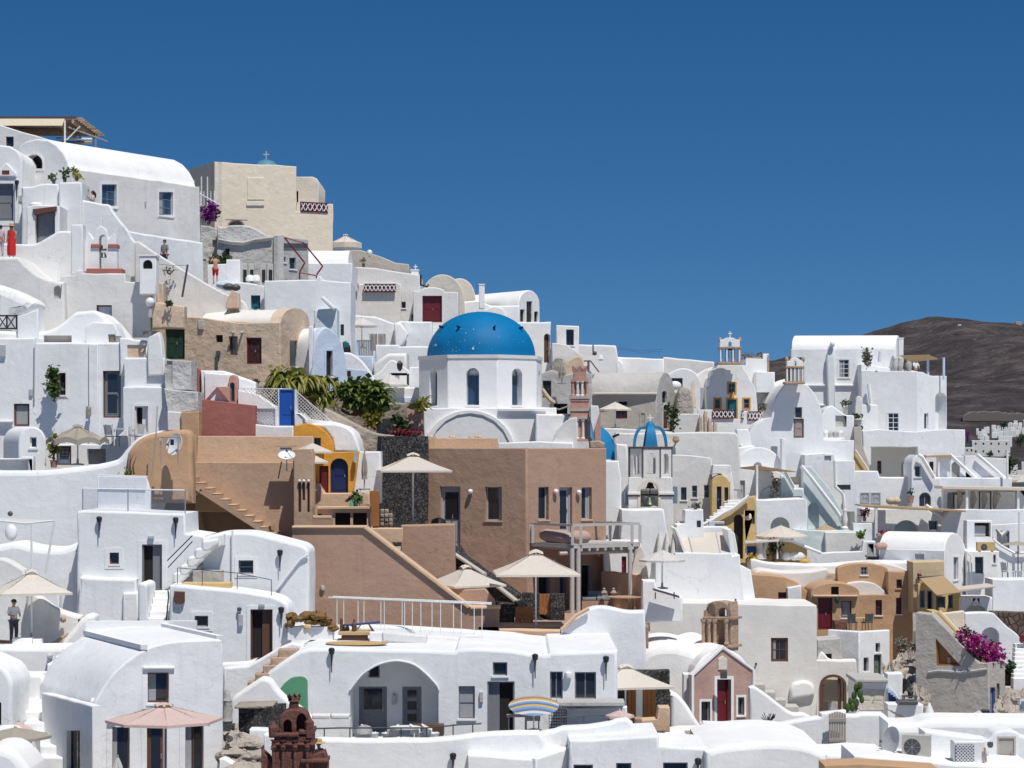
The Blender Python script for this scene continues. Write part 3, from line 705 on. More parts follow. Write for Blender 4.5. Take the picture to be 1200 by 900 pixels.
def balustrade(t,p,x0,y0,x1,y1,n,m=None,d=-.06,name='balustrade_panel',style='x'):
    """red wooden grating with white crossed bars, set on a facade"""
    pl=plane(p);a=pl.uv(x0,y1);b=pl.uv(x1,y0);q=[a,(b[0],a[1]),b,(a[0],b[1])]
    fr=t.part(name,ringplate(MB(),pl,q,.09,d,d+.1),m or MRP)
    t.part('back_panel',MB().pbox(pl,a[0]+.05,b[0]-.05,a[1]+.05,b[1]-.05,d+.03,d+.07),m or MRP,fr)
    wd=(b[0]-a[0])/n
    for i in range(n):
        u=a[0]+wd*(i+.5);zc=(a[1]+b[1])/2;hh=(b[1]-a[1])*.36;ww=wd*.40
        for sg in(1,-1):
            mb=MB();p0=pl.w((u-ww,zc-hh*sg),d-.02);p1=pl.w((u+ww,zc+hh*sg),d-.02);mb.bar(p0,p1,.035,5);t.part('crossed_bar',mb,WHP,fr)
# ================================================================ TOP LEFT: the high houses
# pergola terrace
t=T('pergola','roof terrace pergola with cream awning and slatted rafters at the top left','pergola')
Y=142
def tilt(px0,py0,Y0,px1,py1,Y1,px2,py2,Y2,th=.1):
    a,b,d=P(px0,py0,Y0),P(px1,py1,Y1),P(px2,py2,Y2);return MB().obox(a,b-a,d-a,(0,0,-th))
A0,B0=P(-40,137.8,138),P(92,137.3,138);zr_=B0.z;AW=mat_plain('awning_cream',(.60,.52,.41),.9)
t.part('awning',MB().add([P(-40,147,137.2),P(73,147,137.2),P(76,138.5,138.1),P(-40,138.5,138.1)]+[P(-40,147.4,137.25),P(73,147.4,137.25),P(76,138.9,138.15),P(-40,138.9,138.15)],[(0,1,2,3),(7,6,5,4),(0,4,5,1),(1,5,6,2)]),AW)
t.part('roof_sheet',MB().obox((A0.x,138,zr_),(B0.x-A0.x-.15,0,0),(0,7.4,0),(0,0,.05)),WOOD)
for k in range(11):t.part('rafter',MB().obox((A0.x,138.05+.72*k,zr_-.13),(B0.x-A0.x+.25,0,0),(0,.12,0),(0,0,.125)),BRK)
for x in(60,84):t.part('beam',MB().obox((PX(x,138),138,zr_-.36),(.14,0,0),(0,7.3,0),(0,0,.22)),BRK)
t.part('beam',MB().obox((A0.x,138.4,zr_-.55),(PX(73,138)-A0.x,0,0),(0,.14,0),(0,0,.2)),BRK)
for x,y0,y1,Yy in((76,141,170,138),(-20,148,172,138),(112,158,176,144.6),(94,152,176,143)):t.part('post',MB().bar(P(x,y0,Yy),P(x,y1,Yy),.06),WHP if x==76 else WOOL)
t.part('brace',MB().bar(P(78,164,138),P(94,148,138),.04),WHP);t.part('brace',MB().bar(P(80,149,138),P(126,166,140),.05),WOOL)
t.part('cross_beam',MB().bar(P(66,162,141),P(108,163,141),.07),WHP);t.part('cross_beam',MB().bar(P(66,167,142),P(108,167,142),.1),WOOL)
blk('old white house with a sloping parapet and tiny wooden window under the pergola',136.5,[(-12,143),(0,146),(57,163.5),(100,172),(100,215),(-12,215)],6,[('w',7,160,16,172,'br',{'m':(1,1)})],WO)
# long barrel-vaulted house
t=T('barrel_vault_house','long white barrel vaulted house with a fan window, topmost on the left','house')
gp=Pl(18,130.6,86,128);end=Vector((PX(233,137)-PX(86,128),9,0))
fac(t,gp,[(19,300),(19,180),(22,171),(30,165.5),(42,162.6),(56,163.8),(66,169.5),(74,178.5),(79.5,189),(81.5,197),(84,199),(85.5,300)],10.7,
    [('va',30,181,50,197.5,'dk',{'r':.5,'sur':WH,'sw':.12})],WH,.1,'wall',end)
lp=Pl(84.5,127.75,234,136.9)
fac(t,lp,[(84.5,197.5),(234,219),(236,335),(84.5,335)],.3,[('w',119,216,136.4,241.5,'sb',{'m':(2,3),'sur':WH,'sw':.15}),('w',186,225,202.4,252,'sb',{'m':(2,3),'sur':WH,'sw':.15})],WO,.05,'long_wall')
t.part('vent_pipe',MB().bar(lp.w(lp.uv(170,236),-.05),lp.w(lp.uv(170,240),-.05),.06),GRYL)
blk('low whitewashed plinth wall under the long barrel vaulted house',(150,127,240,134),[(148,270),(170,274),(238,284),(240,345),(148,345)],1.2,(),WB,'retaining_wall','wall',.12)
# church-like front at the left edge
t=T('chapel_facade','white rounded chapel front with a tall grey door, at the left edge','chapel')
fac(t,126,[(-14,171.5),(0,170),(11,171),(20,176),(25,184),(26,190),(26,300),(-14,300)],5,[('d',-8,215,16,259,'gr',{'sur':WC,'sw':.25,'r':.35})],WH,.1)
fac(t,125.85,[(-5,205),(7,190.5),(19,203),(19,206.5),(-5,206.5)],.3,[('v',2,199.5,11,205,'mr',{'r':.12,'mat':RED})],WC,.04,'pediment')
t.part('pilaster',MB().slab(Pl(125.8),RC(17,211,21,262),.2,(),.03),WC)
lamp_torch(t,20.5,213,125.9,.9);t.part('plaque',MB().slab(Pl(125.93),RC(19,229,26,236),.06,(),.01),GRYL)
blk('white terrace wall with a scooped ledge below the fan window',124.6,cr([(25,219),(36,218.5),(48,215.6),(58,215),(69,216)])+[(69,300),(25,300)],4.0,(),WH,'terrace_wall','wall',.1)
blk('square white pier rising beside the terrace wall with plants on top',124.2,[(69,214),(90,213),(96,214),(96,330),(69,330)],2.5,(),WH,'wall_pier','wall',.1)
for i,(x,y,lb)in enumerate(((63,215.5,'trailing pot plant on the left of the white pier'),(76,213.5,'dark spread of a pot plant in the middle of the white pier'),(90,212,'spiky pot plant on the right of the white pier'))):
    pot(lb,x,y,125.2,.25,GRYD,(LF1,LF3,LF2)[i],.22+.05*i,'pot plants on the white pier')
blk('white terrace parapet that swoops down to the right under the blue windows',124.4,cr([(89,233),(104,235.5),(118,238.5),(128,240),(132,247),(140,258),(150,270),(157,282),(180,300)])+[(205,330),(89,330)],.5,(),WB,'parapet_wall','wall',.1)
person('dark haired woman holding up a phone behind the swooping parapet',109,259,125.6,1.65,100,'phone',CAN,(NVY,True),HAI,longhair=True)
pot('small dark box planter against the long barrel house',99,233,126,.5,GRYD,LF3,.15)
blk('white house with a grey door under a heavy brown wooden lintel',122,[(31,243),(38,240),(52,240),(70,241.5),(70,300),(31,300)],3,
    [('d',41,247,64.5,285,'gr',{'r':.5,'fr':WOOD,'n':2})],WH)
t=THINGS[-1];t.part('lintel',MB().slab(Pl(121.85),[(38,245),(66,241.5),(66,247),(40,252)],.3,(),.03),WOOD);t.part('roof_knob',MB().ball(P(42,240,123),.35,.35,.15),WC)
blk('low curved white wall sweeping up in front of the brown lintel door',121,[(-12,285)]+cr([(0,285),(30,286),(42,285),(54,279),(66,272),(72,270.5),(84,271)])+[(84,350),(-12,350)],.9,(),WH,'curved_wall','wall',.12)
person('woman seen from behind in a red dress and a straw sun hat',13.5,302,119.5,1.72,10,'stand',None,None,mat_plain('blond_hair',(.22,.11,.035),.5),PAL,None,mat_plain('red_dress',(.55,.012,.01),.8),longhair=True)
t=T('person','person in a pale patterned dress half hidden at the left edge','person');THINGS.pop()
person('person in pale patterned clothes half cut off at the left edge',1,300,119.8,1.6,30,'stand',mat_plain('patterned_pink',(.55,.42,.50),.8),(mat_plain('patterned_pink',(.55,.42,.5)),True),HAI)
# belfry wall and the big white wall under it
t=T('bell_gable','white scalloped bell gable topped by a small cross, on the upper left wall','bell tower')
q=cr([(98,322),(99,290),(102,274),(104,272.5),(107,277),(109,280)],3)+arc(110,126,277,265,10)+cr([(127,280),(131,276),(134,274),(136,285),(137,322)],3)
pl=Pl(119)
fac(t,pl,q,.7,[('ta',116,275,125,318)],WH,.05)
for a,b in((106.5,117),(126.5,137)):t.part('stone_band',MB().slab(Pl(118.9),RC(a,286,b,290),.9,(),.02),RED)
t.part('base_slab',MB().slab(Pl(118.6),RC(101,314.5,142,320.5),1.3,(),.03),RED)
bell(t,pl.w(pl.uv(120,301),.3),.2);t.part('bell_beam',MB().bar(pl.w(pl.uv(115,292),.3),pl.w(pl.uv(126,292),.3),.05),WOOD)
cross(t,pl.w(pl.uv(117.5,266),.35),.75,WHP)
blk('tall stepped white wall carrying the bell gable, with a half hidden brown door',118,[(71,324),(88,322),(89,317),(97,316),(97,320),(147,320.5),(147,330),(176,331),(178,420),(71,420)],1.6,
    [('d',113,357.5,131,392,'br',{'leaf':WH,'fr':WOOD,'r':.3})],WO)
blk('greyish white wall that steps down in a curve at the upper left, with a small arched niche',117.3,[(-12,301),(0,301)]+cr([(21,301),(25,305),(32,312),(45,322),(60,328),(75,331)])+[(77,400),(-12,400)],4,
    [('va',63,334.5,71.5,350,'gr',{'r':.25,'mat':GRB})],WO,'terrace_wall','wall',.15)
blk('grey and white end block between the bell gable and the pier',118.4,[(83,263),(97,263),(97,322),(83,322)],.8,(),WH,'wall_block','wall')
blk('rounded white bastion wall with a thick lip at the left edge',113.2,[(-12,333)]+cr([(0,333.5),(14,338.5),(30,346),(40,352.5),(42,357),(38,364),(28,370.5),(20,372)])+[(18,390),(-12,390)],2.4,(),WH,'bastion_wall','wall',.5)
blk('short whitewashed wall under the rounded bastion',112.8,[(20,371),(45,362),(45,400),(20,400)],1.5,(),WB,'wall_block','wall')
t=T('iron_railing','black iron railing of crossed bars below the rounded bastion','railing')
for x in(-12,8,19.5):t.part('post',MB().bar(P(x,369,111.6),P(x,386,111.6),.045),BLK)
for y in(370,385):t.part('rail',MB().bar(P(-12,y,111.6),P(20,y,111.6),.04),BLK)
for x in(-12,-2,8):
    t.part('crossed_bar',MB().bar(P(x,370,111.6),P(x+10,385,111.6),.03),BLK);t.part('crossed_bar',MB().bar(P(x+10,370,111.65),P(x,385,111.65),.03),BLK)
chimney('stout white chimney with arched smoke holes right of the bell gable',173,300,345,20,117.0)
blk('brown stained strip of wall behind the stout chimney',118.2,[(183,328),(191,332),(192,358),(183,358)],1,(),TAU,'wall_block','wall')
blk('low rust streaked wall at the foot of the stair ramp',117.5,[(178,356),(186,354),(216,359),(216,385),(178,385)],1,(),TAU,'wall_block','wall')
t=T('street_lamp','globe lamp on a short dark pipe beside the stained wall','lamp');t.part('pole',MB().bar(P(176,358,116.5),P(176,372,116.5),.1),GRYL);t.part('globe',MB().ball(P(176,354,116.5),.24),WHP)
blk('long diagonal stair parapet with a bright top, climbing to the left',123,[(158,283),(163,283),(192,302),(215,316),(240,331),(262,343),(286,353),(290,360),(290,390),(158,390)],.6,(),WO,'stair_parapet','wall',.09)
t=T('pole','leaning grey pole in front of the stair parapet','pole');t.part('shaft',MB().bar(P(213.5,348,120),P(220,310,120),.06),GRYD);t.part('wire',MB().tube([P(184,309,119),P(200,311,119.5),P(219,311,120)],.012,4),BLK)
person('man in a patterned grey shirt walking on the stair behind the parapet',193,318,125.5,1.72,150,'stand',mat_plain('grey_check',(.20,.22,.22),.8),(NVY,True),HAI)
bush('thin dry weeds hanging on the stair parapet',199,322,122.5,18,9,LFG,60,.1,'weeds',stems=3)
bush('dark weeds on the low rust streaked wall',198,358,117.2,9,6,LF3,60,.1,'weeds',stems=3)
blk('jagged stub of broken stone wall at the end of the stair ramp',122,[(264,361),(266,350),(272,340),(279,343),(281,361)],.8,(),TAU,'broken_wall','wall',.05)
# ---------------------------------------------------------------- beige block on the skyline
t=T('beige_house','tall plain beige house on the skyline with a faint blind window panel','house')
bp_=Pl(251,146,390,150)
fac(t,bp_,[(251,189.5),(347.5,195),(347.5,247.5),(383.5,248),(383.5,239),(390.5,239),(390.5,330),(251,330)],8,(),BEI,.05)
t.part('blind_panel',MB().slab(bp_.shift(-.06),RC(290,208,310,234),.1,(),.02),BEI);t.part('blind_sill',MB().slab(bp_.shift(-.09),RC(289,236,310,241),.12,(),.02),BEI)
t.part('pilaster',MB().slab(bp_.shift(-.07),RC(251.5,190,256,330),.1,(),.02),BEI)
fac(t,Pl(229,152,251,146),[(229,207),(240,197),(251,189.5),(251,330),(229,330)],.5,(),CRM,.04,'side_wall')
balustrade(t,bp_,352,238,384,248,6)
t.part('awning',tilt(226,213,149,245,204,149,228,215,152),CAW)
for x in(236,243):t.part('post',MB().bar(P(x,207,147),P(x,250,147),.05),WHP)
blk('small white block with a rounded roof beside the beige house',153,[(346,207),(366,207),(371,209),(374,214),(374,250),(346,250)],5,[('w',346.5,224,349.5,237,'br',{'m':(1,1),'sill':0})],CRM)
t=T('chapel_dome','small teal chapel dome with a pale cross peeking over the beige house','dome');c=P(312,198,156)
t.part('dome',MB().lathe(c,[(.95,-.4),(.85,.15),(.55,.5),(.2,.62),(0,.64)],18),mat_plain('teal_dome',(.07,.23,.33),.6));cross(t,c+Vector((0,0,.6)),.62,GRYL,.07)
t=T('white_railing','white terrace railing beside the purple bougainvillea','railing')
for k in range(6):t.part('post',MB().bar(P(235+4*k,224,145),P(235+4*k,243,145),.03),WHP)
t.part('top_rail',MB().bar(P(234,227,145),P(257,240,145),.04),WHP);t.part('top_rail',MB().bar(P(234,240,145),P(257,249,145),.04),WHP)
bush('purple bougainvillea spilling beside the beige house',246,261,142,19,21,LF3,90,.2,'bougainvillea','plant',420,FLP)
t=T('arch_frame','dark arched opening with thin railing at the foot of the beige house','arch');t.part('arch',MB().slab(Pl(145.5),[(267,266)]+arc(267,286,263,257,10)+[(286,266)],.3,[([Pl(145.5).uv(*p)for p in[(269,266)]+arc(269,284,263,259,8)+[(284,266)]],.2)],.02),RET);t.part('rail',MB().bar(P(264,257.5,145),P(290,258,145),.025),BLK)
# grey ruins
blk('ruined grey wall with dark upright beams left of the derelict house',140,[(235,264),(246,265),(254,269),(254,345),(235,345)],3,[('v',249,281,253,300,'gr',{'mat':RUB})],RUB,'ruined_wall','ruin',.05)
blk('derelict grey rendered house with crumbling top edge',139,cr([(254,264),(262,266),(270,264),(288,264),(300,268),(312,275),(320,277)],3)+[(320,340),(254,340)],5,[('v',264,291,269,303,'gr',{'mat':VOM})],RUB,'derelict_house','house',.1)
t=THINGS[-1];t.part('cornice',MB().tube([P(256,281,138.85),P(270,284,138.85),P(285,285,138.85),(P(300,281,138.85)),P(319,279,138.85)],.1,6),GW)
t=T('derelict_house','grey square derelict house with two small windows and a white corner','house')
pa,pb=corner(t,(319,138),(326,136.5),(362,139),276,350,(),[('w',330,301,335,307,'br',{'m':(1,1)}),('w',339,302,347,315,'tl',{'m':(1,2)})],GW)
t.part('parapet_strip',MB().slab(pb.shift(-.1),RC(329,285,361,290),.15,(),.03),GRYD)
for x in(283,291,305,313):t=T('shutter_panel','grey plank hoarding %s below the derelict house'%{283:'furthest left',291:'second from the left',305:'third from the left',313:'furthest right'}[x],'hoarding','grey hoardings below the derelict house');t.part('panel',MB().slab(Pl(136.6),RC(x,309,x+7,332),.3,(),.02),GW);t.part('opening',MB().slab(Pl(136.55),RC(x+2,316,x+6,331),.04,(),.01),VOI)
blk('small white hut among builders clutter below the derelict house',135.5,[(265,304),(281,304),(281,340),(243,340),(243,310),(265,309)],2,(),WB,'hut','hut')
bush('dark builders netting heaped behind the white hut',258,309,137,32,8,LF3,120,.25,'netting_heap','netting',stems=2)
t=T('pipe_frame','thin rust red pipe frame for an awning above the white barrel roof','frame')
for a,b in(((333,278),(357,308)),((355,284),(378,312)),((333,278),(355,284)),((357,308),(351,319)),((378,312),(371,322)),((351,319),(371,323)),((351,319),(351,327)),((371,323),(371,328))):t.part('pipe',MB().bar(P(*a,134),P(*b,134),.05,5),MRP)
person('man in red shorts with bare back on the flat white roof',252.5,333,132.5,1.7,20,'raise',None,(mat_plain('red_dress',(.55,.012,.01)),False),HAI)
blk('flat white roof slab strewn with materials, beside the man in red shorts',131.5,cr([(255,331),(275,330),(300,333),(318,337),(322,341),(322,380)],3)+[(255,380)],5,[('d',294,346,305,362,'tl',{'r':.3})],WB)
t=T('tarp','pale blue tarpaulin and dark bags lying on the flat white roof','tarpaulin');t.part('sheet',MB().tube([P(254,333,131),P(264,334.5,131),P(272,336,131),P(278,337,131)],[.15,.3,.25,.1],8),PBL);t.part('bag',MB().ball(P(268,336,130.8),.35,.3,.2),GRYD);t.part('bag',MB().ball(P(276,337,130.8),.3,.3,.2),GRYD)
t=T('roof_bags','white hooded vent hump on the flat roof','roof vent');
for k in range(2):t.part('hood',MB().lathe(P(293+7*k,329.5,133),[(.25,0),(.25,.2),(.15,.35),(0,.38)],10),WC)
t=T('roof_vents','two small grey cones on the flat roof edge','roof vent');[t.part('cone',MB().lathe(P(305+7*k,334,131),[(.17,0),(.02,.3),(0,.3)],8),GW)for k in range(2)]
blk('broad white house wall with a thin parapet below the pipe frame',130,[(310,329),(370,328),(372,324),(376,323),(377,328),(411,331),(411,420),(310,420)],4,(),WB)
blk('pale stepped white block with a slanting rib, right of the tan barrel house',128,[(368,363),(392,361),(395,362),(395,410),(368,410)],2,(),plaster('pale_aqua_white',(.68,.76,.80),dirt=.08),'white_house','house')
t=THINGS[-1];t.part('slanting_rib',MB().slab(Pl(127.5),[(375,349),(379,347),(394,361),(390,364)],.6,(),.08),WC)
t.part('slit_window',MB().slab(Pl(127.9),RC(399,380,403,393),.2,(),.01),GLS)
# white barrel beside beige
t=T('barrel_vault_house','short white barrel vault directly below the beige house','house');fac(t,141,[(357,331),(357,308.5),(413,308.5),(413,335)],5,(),WB,.05)
fac(t,Pl(408,141.5,408.6,147),[(0,1e-3)],1,uv=True)if 0 else None
gp=Pl(408,141.1,414,146);L_=Vector((PX(360,141.1)-PX(408,141.1),0,0))
t.part('vault',MB().slab(gp,[(0,(HY-310)*141/F)]+[(2.4-2.4*math.cos(R(a)),(HY-310)*141/F+1.05*math.sin(R(a)))for a in range(15,180,15)]+[(4.8,(HY-310)*141/F)],3,(),.05,L_,True),WC)
parasol('beige parasol with scalloped hem on the skyline above the terrace',405,274.5,387,425,285,300,152,CAN,8,0,True,val=.25)
t=T('terraced_house','greige house with a sloping parapet on the skyline','house')
fac(t,158,[(398,296),(404,293),(423,293),(446,300.5),(464,308),(479,309.5),(479,335),(398,335)],5,(),GRB,.06)
pot('low dark planter bowl on the greige house',426,313,155,.25,GRYD,LFG,.2)
t=T('roof_lamp','white globe lamp on the greige skyline parapet','lamp');t.part('globe',MB().ball(P(433,296,157),.2),WHP);t.part('stem',MB().bar(P(433,297,157),P(433,301,157),.05),STE)
t=T('white_house','old grey white house with two red crossed balustrades in its roof parapet','house');pl=Pl(152)
fac(t,pl,[(408,312),(440,314),(470,319),(492,322),(492,420),(408,420)],5,[('w',470.5,353.5,475.5,361,'mr',{'m':(1,1)}),('v',482,368,486,376,'br',{'mat':WOOD})],WO,.08)
fac(t,151.5,[(408,331),(420,331),(421,333),(426,333),(464,331),(470,333),(470,420),(408,420)],.45,(),WW,.06,'parapet')
balustrade(t,151.3,409,331.5,420,341,2);balustrade(t,151.3,426.5,332.5,464,342.5,8)
chimney('small square white chimney on the corner of the red balustrade house',486,317,324,9,153,holes=False);cross(THINGS[-1],P(487,317,153.2),.4)
t=T('wall_bracket','dark iron bracket on the corner left of the maroon door house','bracket');t.part('pipe',MB().tube([P(493,322,150.5),P(493,334,150.5),P(501,336,150.5),P(502,333,150.5)],.07,6),BLK)
t=T('white_house','white house with large maroon double door under a flat arch','house')
fac(t,149,[(484,341),(491,341)]+arc(491,521,342,336.5,10)+[(537,342.5),(537,400),(484,400)],4,[('d',495,346.5,518,377.5,'mr',{'n':2,'r':.3})],WO)
for k in range(5):t.part('step',MB().slab(Pl(148-k*.35),RC(501-k*.6,379+4*k,519+k*.5,402+4*k),.6,(),.03,None,False,False),WO)
t=T('barrel_vault_house','cream barrel vaulted house on the skyline behind the maroon door','house')
fac(t,157,[(493,360)]+arc(493,544,352,321.5,16)+[(544,380),(493,380)],8,(),CRM,.06)
blk('second cream barrel vault peeking out behind the first on the skyline',162,[(520,360)]+arc(520,557,349,326,14)+[(557,380),(520,380)],8,(),CRM,'barrel_vault_house')
t=T('barrel_vault_house','white barrel vaulted skyline house with black windows in its round gable','house')
gp=Pl(608,158.5,633,162);L_=Vector((PX(545,164)-PX(608,158.5),5,0))
fac(t,gp,[(608,395),(608,358)]+arc(608,632.5,356,340,12)+[(633,395)],3,[('w',609.5,362.5,615,377,'dk',{'m':(1,1)}),('d',617,353,624,377.5,'dk',{'leaf':BLK}),('w',626,365,631,377,'dk',{'m':(1,1)})],WC,.08,'wall',L_)
blk('white annex wall in front of the black windowed skyline house',157.5,[(537,354),(560,352),(575,358),(609,358),(609,400),(537,400)],2.5,[('v',575,365,582,367.5,'dk')],WC,'annex_wall','wall',.1)
chimney('slim white cylinder topped chimney behind the blue dome',564.5,334,362,6.5,156,holes=False)
blk('low white segmental gable just behind the blue dome',155,[(568,385)]+arc(568,592,368,359,10)+[(592,385)],3,(),WH,'low_vault','house')
blk('white house with a dark arched doorway and shallow blind arch right of the dome',(612,150,648,152),[(606,378),(646,377),(646,450),(606,450)],4,[('da',637.5,391,645,425,'br',{'r':.3})],WC)
t=T('house_cube','white cube shaped stair house with a tall brown window on the skyline','house')
fac(t,150,[(652,381),(678.5,382),(678.5,440),(652,440)],3.5,[('w',663.5,386,672.5,404.5,'br',{'m':(1,1),'r':.4})],WC)
fac(t,149.3,[(647,402),(652,402),(664,404),(682,416),(682,425),(647,425)],.5,(),WW,.05,'stair_parapet')
for k in range(5):t.part('post',MB().bar(P(647.5+k*1.1,402,149.5),P(647.5+k*1.1,420,149.5),.02),WHP)
person('person in teal clothes climbing the steps beside the blue dome',618,430,146,1.7,-30,'work',TLP,(TLP,True),HAI)
# ================================================================ MIDDLE BACK: terraces between the tan house and the dome
blk('upper white terrace wall left of the dome, second tier below the red balustrades',146,[(408,368),(440,371),(462,379),(470,376),(506,377),(506,420),(408,420)],2,(),WB,'terrace_wall','wall',.1)
blk('white buttress sloping down in front of the upper terrace wall',145,[(462,378),(470,379),(478,391),(472,406),(462,406)],.8,(),WC,'buttress','wall',.12)
blk('middle white terrace wall left of the dome with a stepped top',142,[(440,404),(468,404),(468,406),(506,406),(506,470),(440,470)],2,(),WB,'terrace_wall','wall',.1)
parasol('white parasol under the red balustrades, left of the dome',424,372,406,444,381.5,408,143.5,CAW,8,0,False)
t=T('curtain','pair of pale hanging curtains on the terrace under the white parasol','curtain')
for x0,x1 in((433,442),(443,452)):
    vs=[];n=20
    for y in(391,411):
        for k in range(n):q=P(x0+(x1-x0)*k/(n-1),y,142.6+.08*math.sin(k*1.9));vs+=[q]
    for y in(411,391):
        for k in range(n):q=P(x0+(x1-x0)*k/(n-1),y,142.64+.08*math.sin(k*1.9));vs+=[q]
    t.part('cloth',MB().add(vs,[(j*n+k,j*n+k+1,(j+1)*n+k+1,(j+1)*n+k)for j in(0,2)for k in range(n-1)],True),CAW)
t=T('screen','grey slatted screen panel on the terrace below the white parasol','screen');t.part('frame',ringplate(MB(),Pl(140),[Pl(140).uv(*p)for p in RC(418,398.5,437,417.5)],.06,0,.08),GRYP)
for k in range(9):t.part('slat',MB().slab(Pl(140.02),RC(419+k*2,399,420.4+k*2,417),.03,(),.004,None,False,False),GRYP)
t=T('beach_towels','teal and black clothes hung over the wall beside the pale blue vault','laundry');t.part('towel',MB().slab(Pl(128.5),[(401,401),(405,399),(409,402),(408,409),(402,409)],.25,(),.08),TLP);t.part('garment',MB().slab(Pl(128.4),[(402,408),(410,404),(411,413),(403,413)],.25,(),.08),BLK)
t=T('white_house','small white house block with a sloping side left of the drum, below the grey screen','house');fac(t,138,[(411,402),(417,400),(418,417),(437,417),(437,460),(411,460)],3,(),PBL,.07)
blk('curved white stair parapet sweeping down beside the pale blue vault',127,cr([(402,413),(410,413.5),(420,419),(430,430),(437,441),(443,452)])+[(443,475),(402,475)],.5,(),WB,'stair_parapet','wall',.1)
blk('low pale blue wall under the curved stair parapet',125.5,[(404,431),(429,434),(429,465),(404,465)],.5,(),PBL,'wall_block','wall',.05)
t=T('wall_lantern','small black lantern on the low pale blue wall','lantern');t.part('post',MB().bar(P(409,452,125),P(409,438,125),.04),BLK);t.part('lantern',MB().box(P(409,441,125),.2,.2,.3),BLK)
t=T('vaulted_box','white block with a small barrel shaped roof left of the drum','house');fac(t,137,[(437,426),(455,414),(477,414),(477,470),(437,470)],3,(),WH,.2)
t=T('white_house','tiny white gabled house front with a black lantern and dark beam','house');fac(t,133,[(437,440),(447,434),(455,424),(459,421.5),(463,423),(478,433),(480,437),(480,470),(437,470)],2.5,[('v',458,437,477,440,'dk')],WB,.07)
t.part('lantern',MB().lathe(P(468.5,433,132.6),[(.05,-.1),(.15,.05),(.18,.35),(.05,.5),(0,.52)],6),BLK);t.part('beam',MB().bar(P(478,438,132.5),P(478,452,132.5),.07),BLK)
parasol('white parasol seen from above, just left of the church drum',457,438,436,478,451,470,130.5,CAW,8,0,False)
blk('white wall with a bluish band left of the church drum',131,[(452,454),(494,454),(494,500),(452,500)],2,(),WC,'terrace_wall','wall')
t=THINGS[-1];t.part('shade_louvre',MB().slab(Pl(130.9),RC(457,466,485,472),.15,(),.02),PBL)
blk('square white pier wall adjoining the drum on its left',134,[(480,430),(495,430),(495,470),(480,470)],2,(),WB,'wall_pier','wall')
# ---------------------------------------------------------------- tan barrel-vaulted house
t=T('barrel_vault_house','old tan plastered house with a white barrel roof and tan round gable','house')
fp=Pl(178,120.6,330,118.4);gp=Pl(328,118.4,365,122.5)
fac(t,fp,cr([(178,372.5),(205,371.5),(230,371.5),(242,373),(262,376),(280,378.5)],3)+[(328.5,377.5),(328.5,470),(178,470)],.4,
    [('d',193,382,216.5,421,'gn',{'n':2,'r':.3}),('v',252.5,392.5,261,401,'mr',{'r':.25,'mat':VOI}),('w',268,394,278.5,416,'br',{'m':(1,1),'sill':0,'r':.3}),('d',288.5,395.5,306.5,426.5,'mr',{'leaf':mat_plain('dark_maroon',(.05,.012,.012),.6),'n':2})],TAU,.05)
fac(t,gp,[(328.5,470),(328.5,378)]+arc(329.5,362.5,376,360.5,14)+[(364.5,390),(365,470)],.6,[('w',339.5,399,348.5,430,'gr',{'m':(1,1),'r':.12})],TAU,.05,'gable_wall')
vp=gp.shift(.55);L_=Vector((PX(234,121.4)-PX(330,118.9),2.2,0))
t.part('vault',MB().slab(vp,[(330.5,379)]+arc(330.5,362,377,362,14)+[(362,379)],3,(),.05,L_),WW)
t.part('roof',MB().slab(Pl(180,120.9,328,118.9),[(180,373.5),(242,374.5),(327,379.5),(327,470),(180,470)],3.2,(),.03),TAU)
for x,y in((274,389),(284.5,389)):t.part('spout',MB().bar(fp.w(fp.uv(x,y),.1),fp.w(fp.uv(x,y+1),-.35),.06,6),GW)
t.part('meter_box',MB().slab(fp.shift(-.12),RC(232,376,238,386),.15,(),.02),GW)
t.part('downpipe',MB().bar(fp.w(fp.uv(255,412),-.1),fp.w(fp.uv(255,436),-.1),.06),GRYD);t.part('junction_box',MB().slab(fp.shift(-.15),RC(253,411,257,417),.15,(),.01),GRYD)
t=T('pale_blue_house','pale blue painted house front with a rounded gable and narrow brown window','house')
fac(t,(364,119,412,121),[(366,470),(366,424)]+cr([(367,410),(370,397),(375,388),(382,383.4),(389,386.5),(397,395),(403,410),(406.5,428),(408,452)],4)+[(409,470)],.5,[('w',382,411,389.5,441,'br',{'m':(1,2),'sur':PBL,'sw':.1})],PBL,.08)
t.part('roof',MB().slab(Pl(362,119.6,410,121.6),[(364,470),(364,424)]+cr([(365.5,410),(368,397),(373,388.5),(381,384),(388,387),(396,396),(402,411),(406,430)],3)+[(408,470)],5,(),.06),WC)
t=T('wall_block','white skirting band at the left edge of the pale blue house','wall');fac(t,118.6,[(362,382),(367,382),(366,430),(362,440)],.3,(),WC,.05)
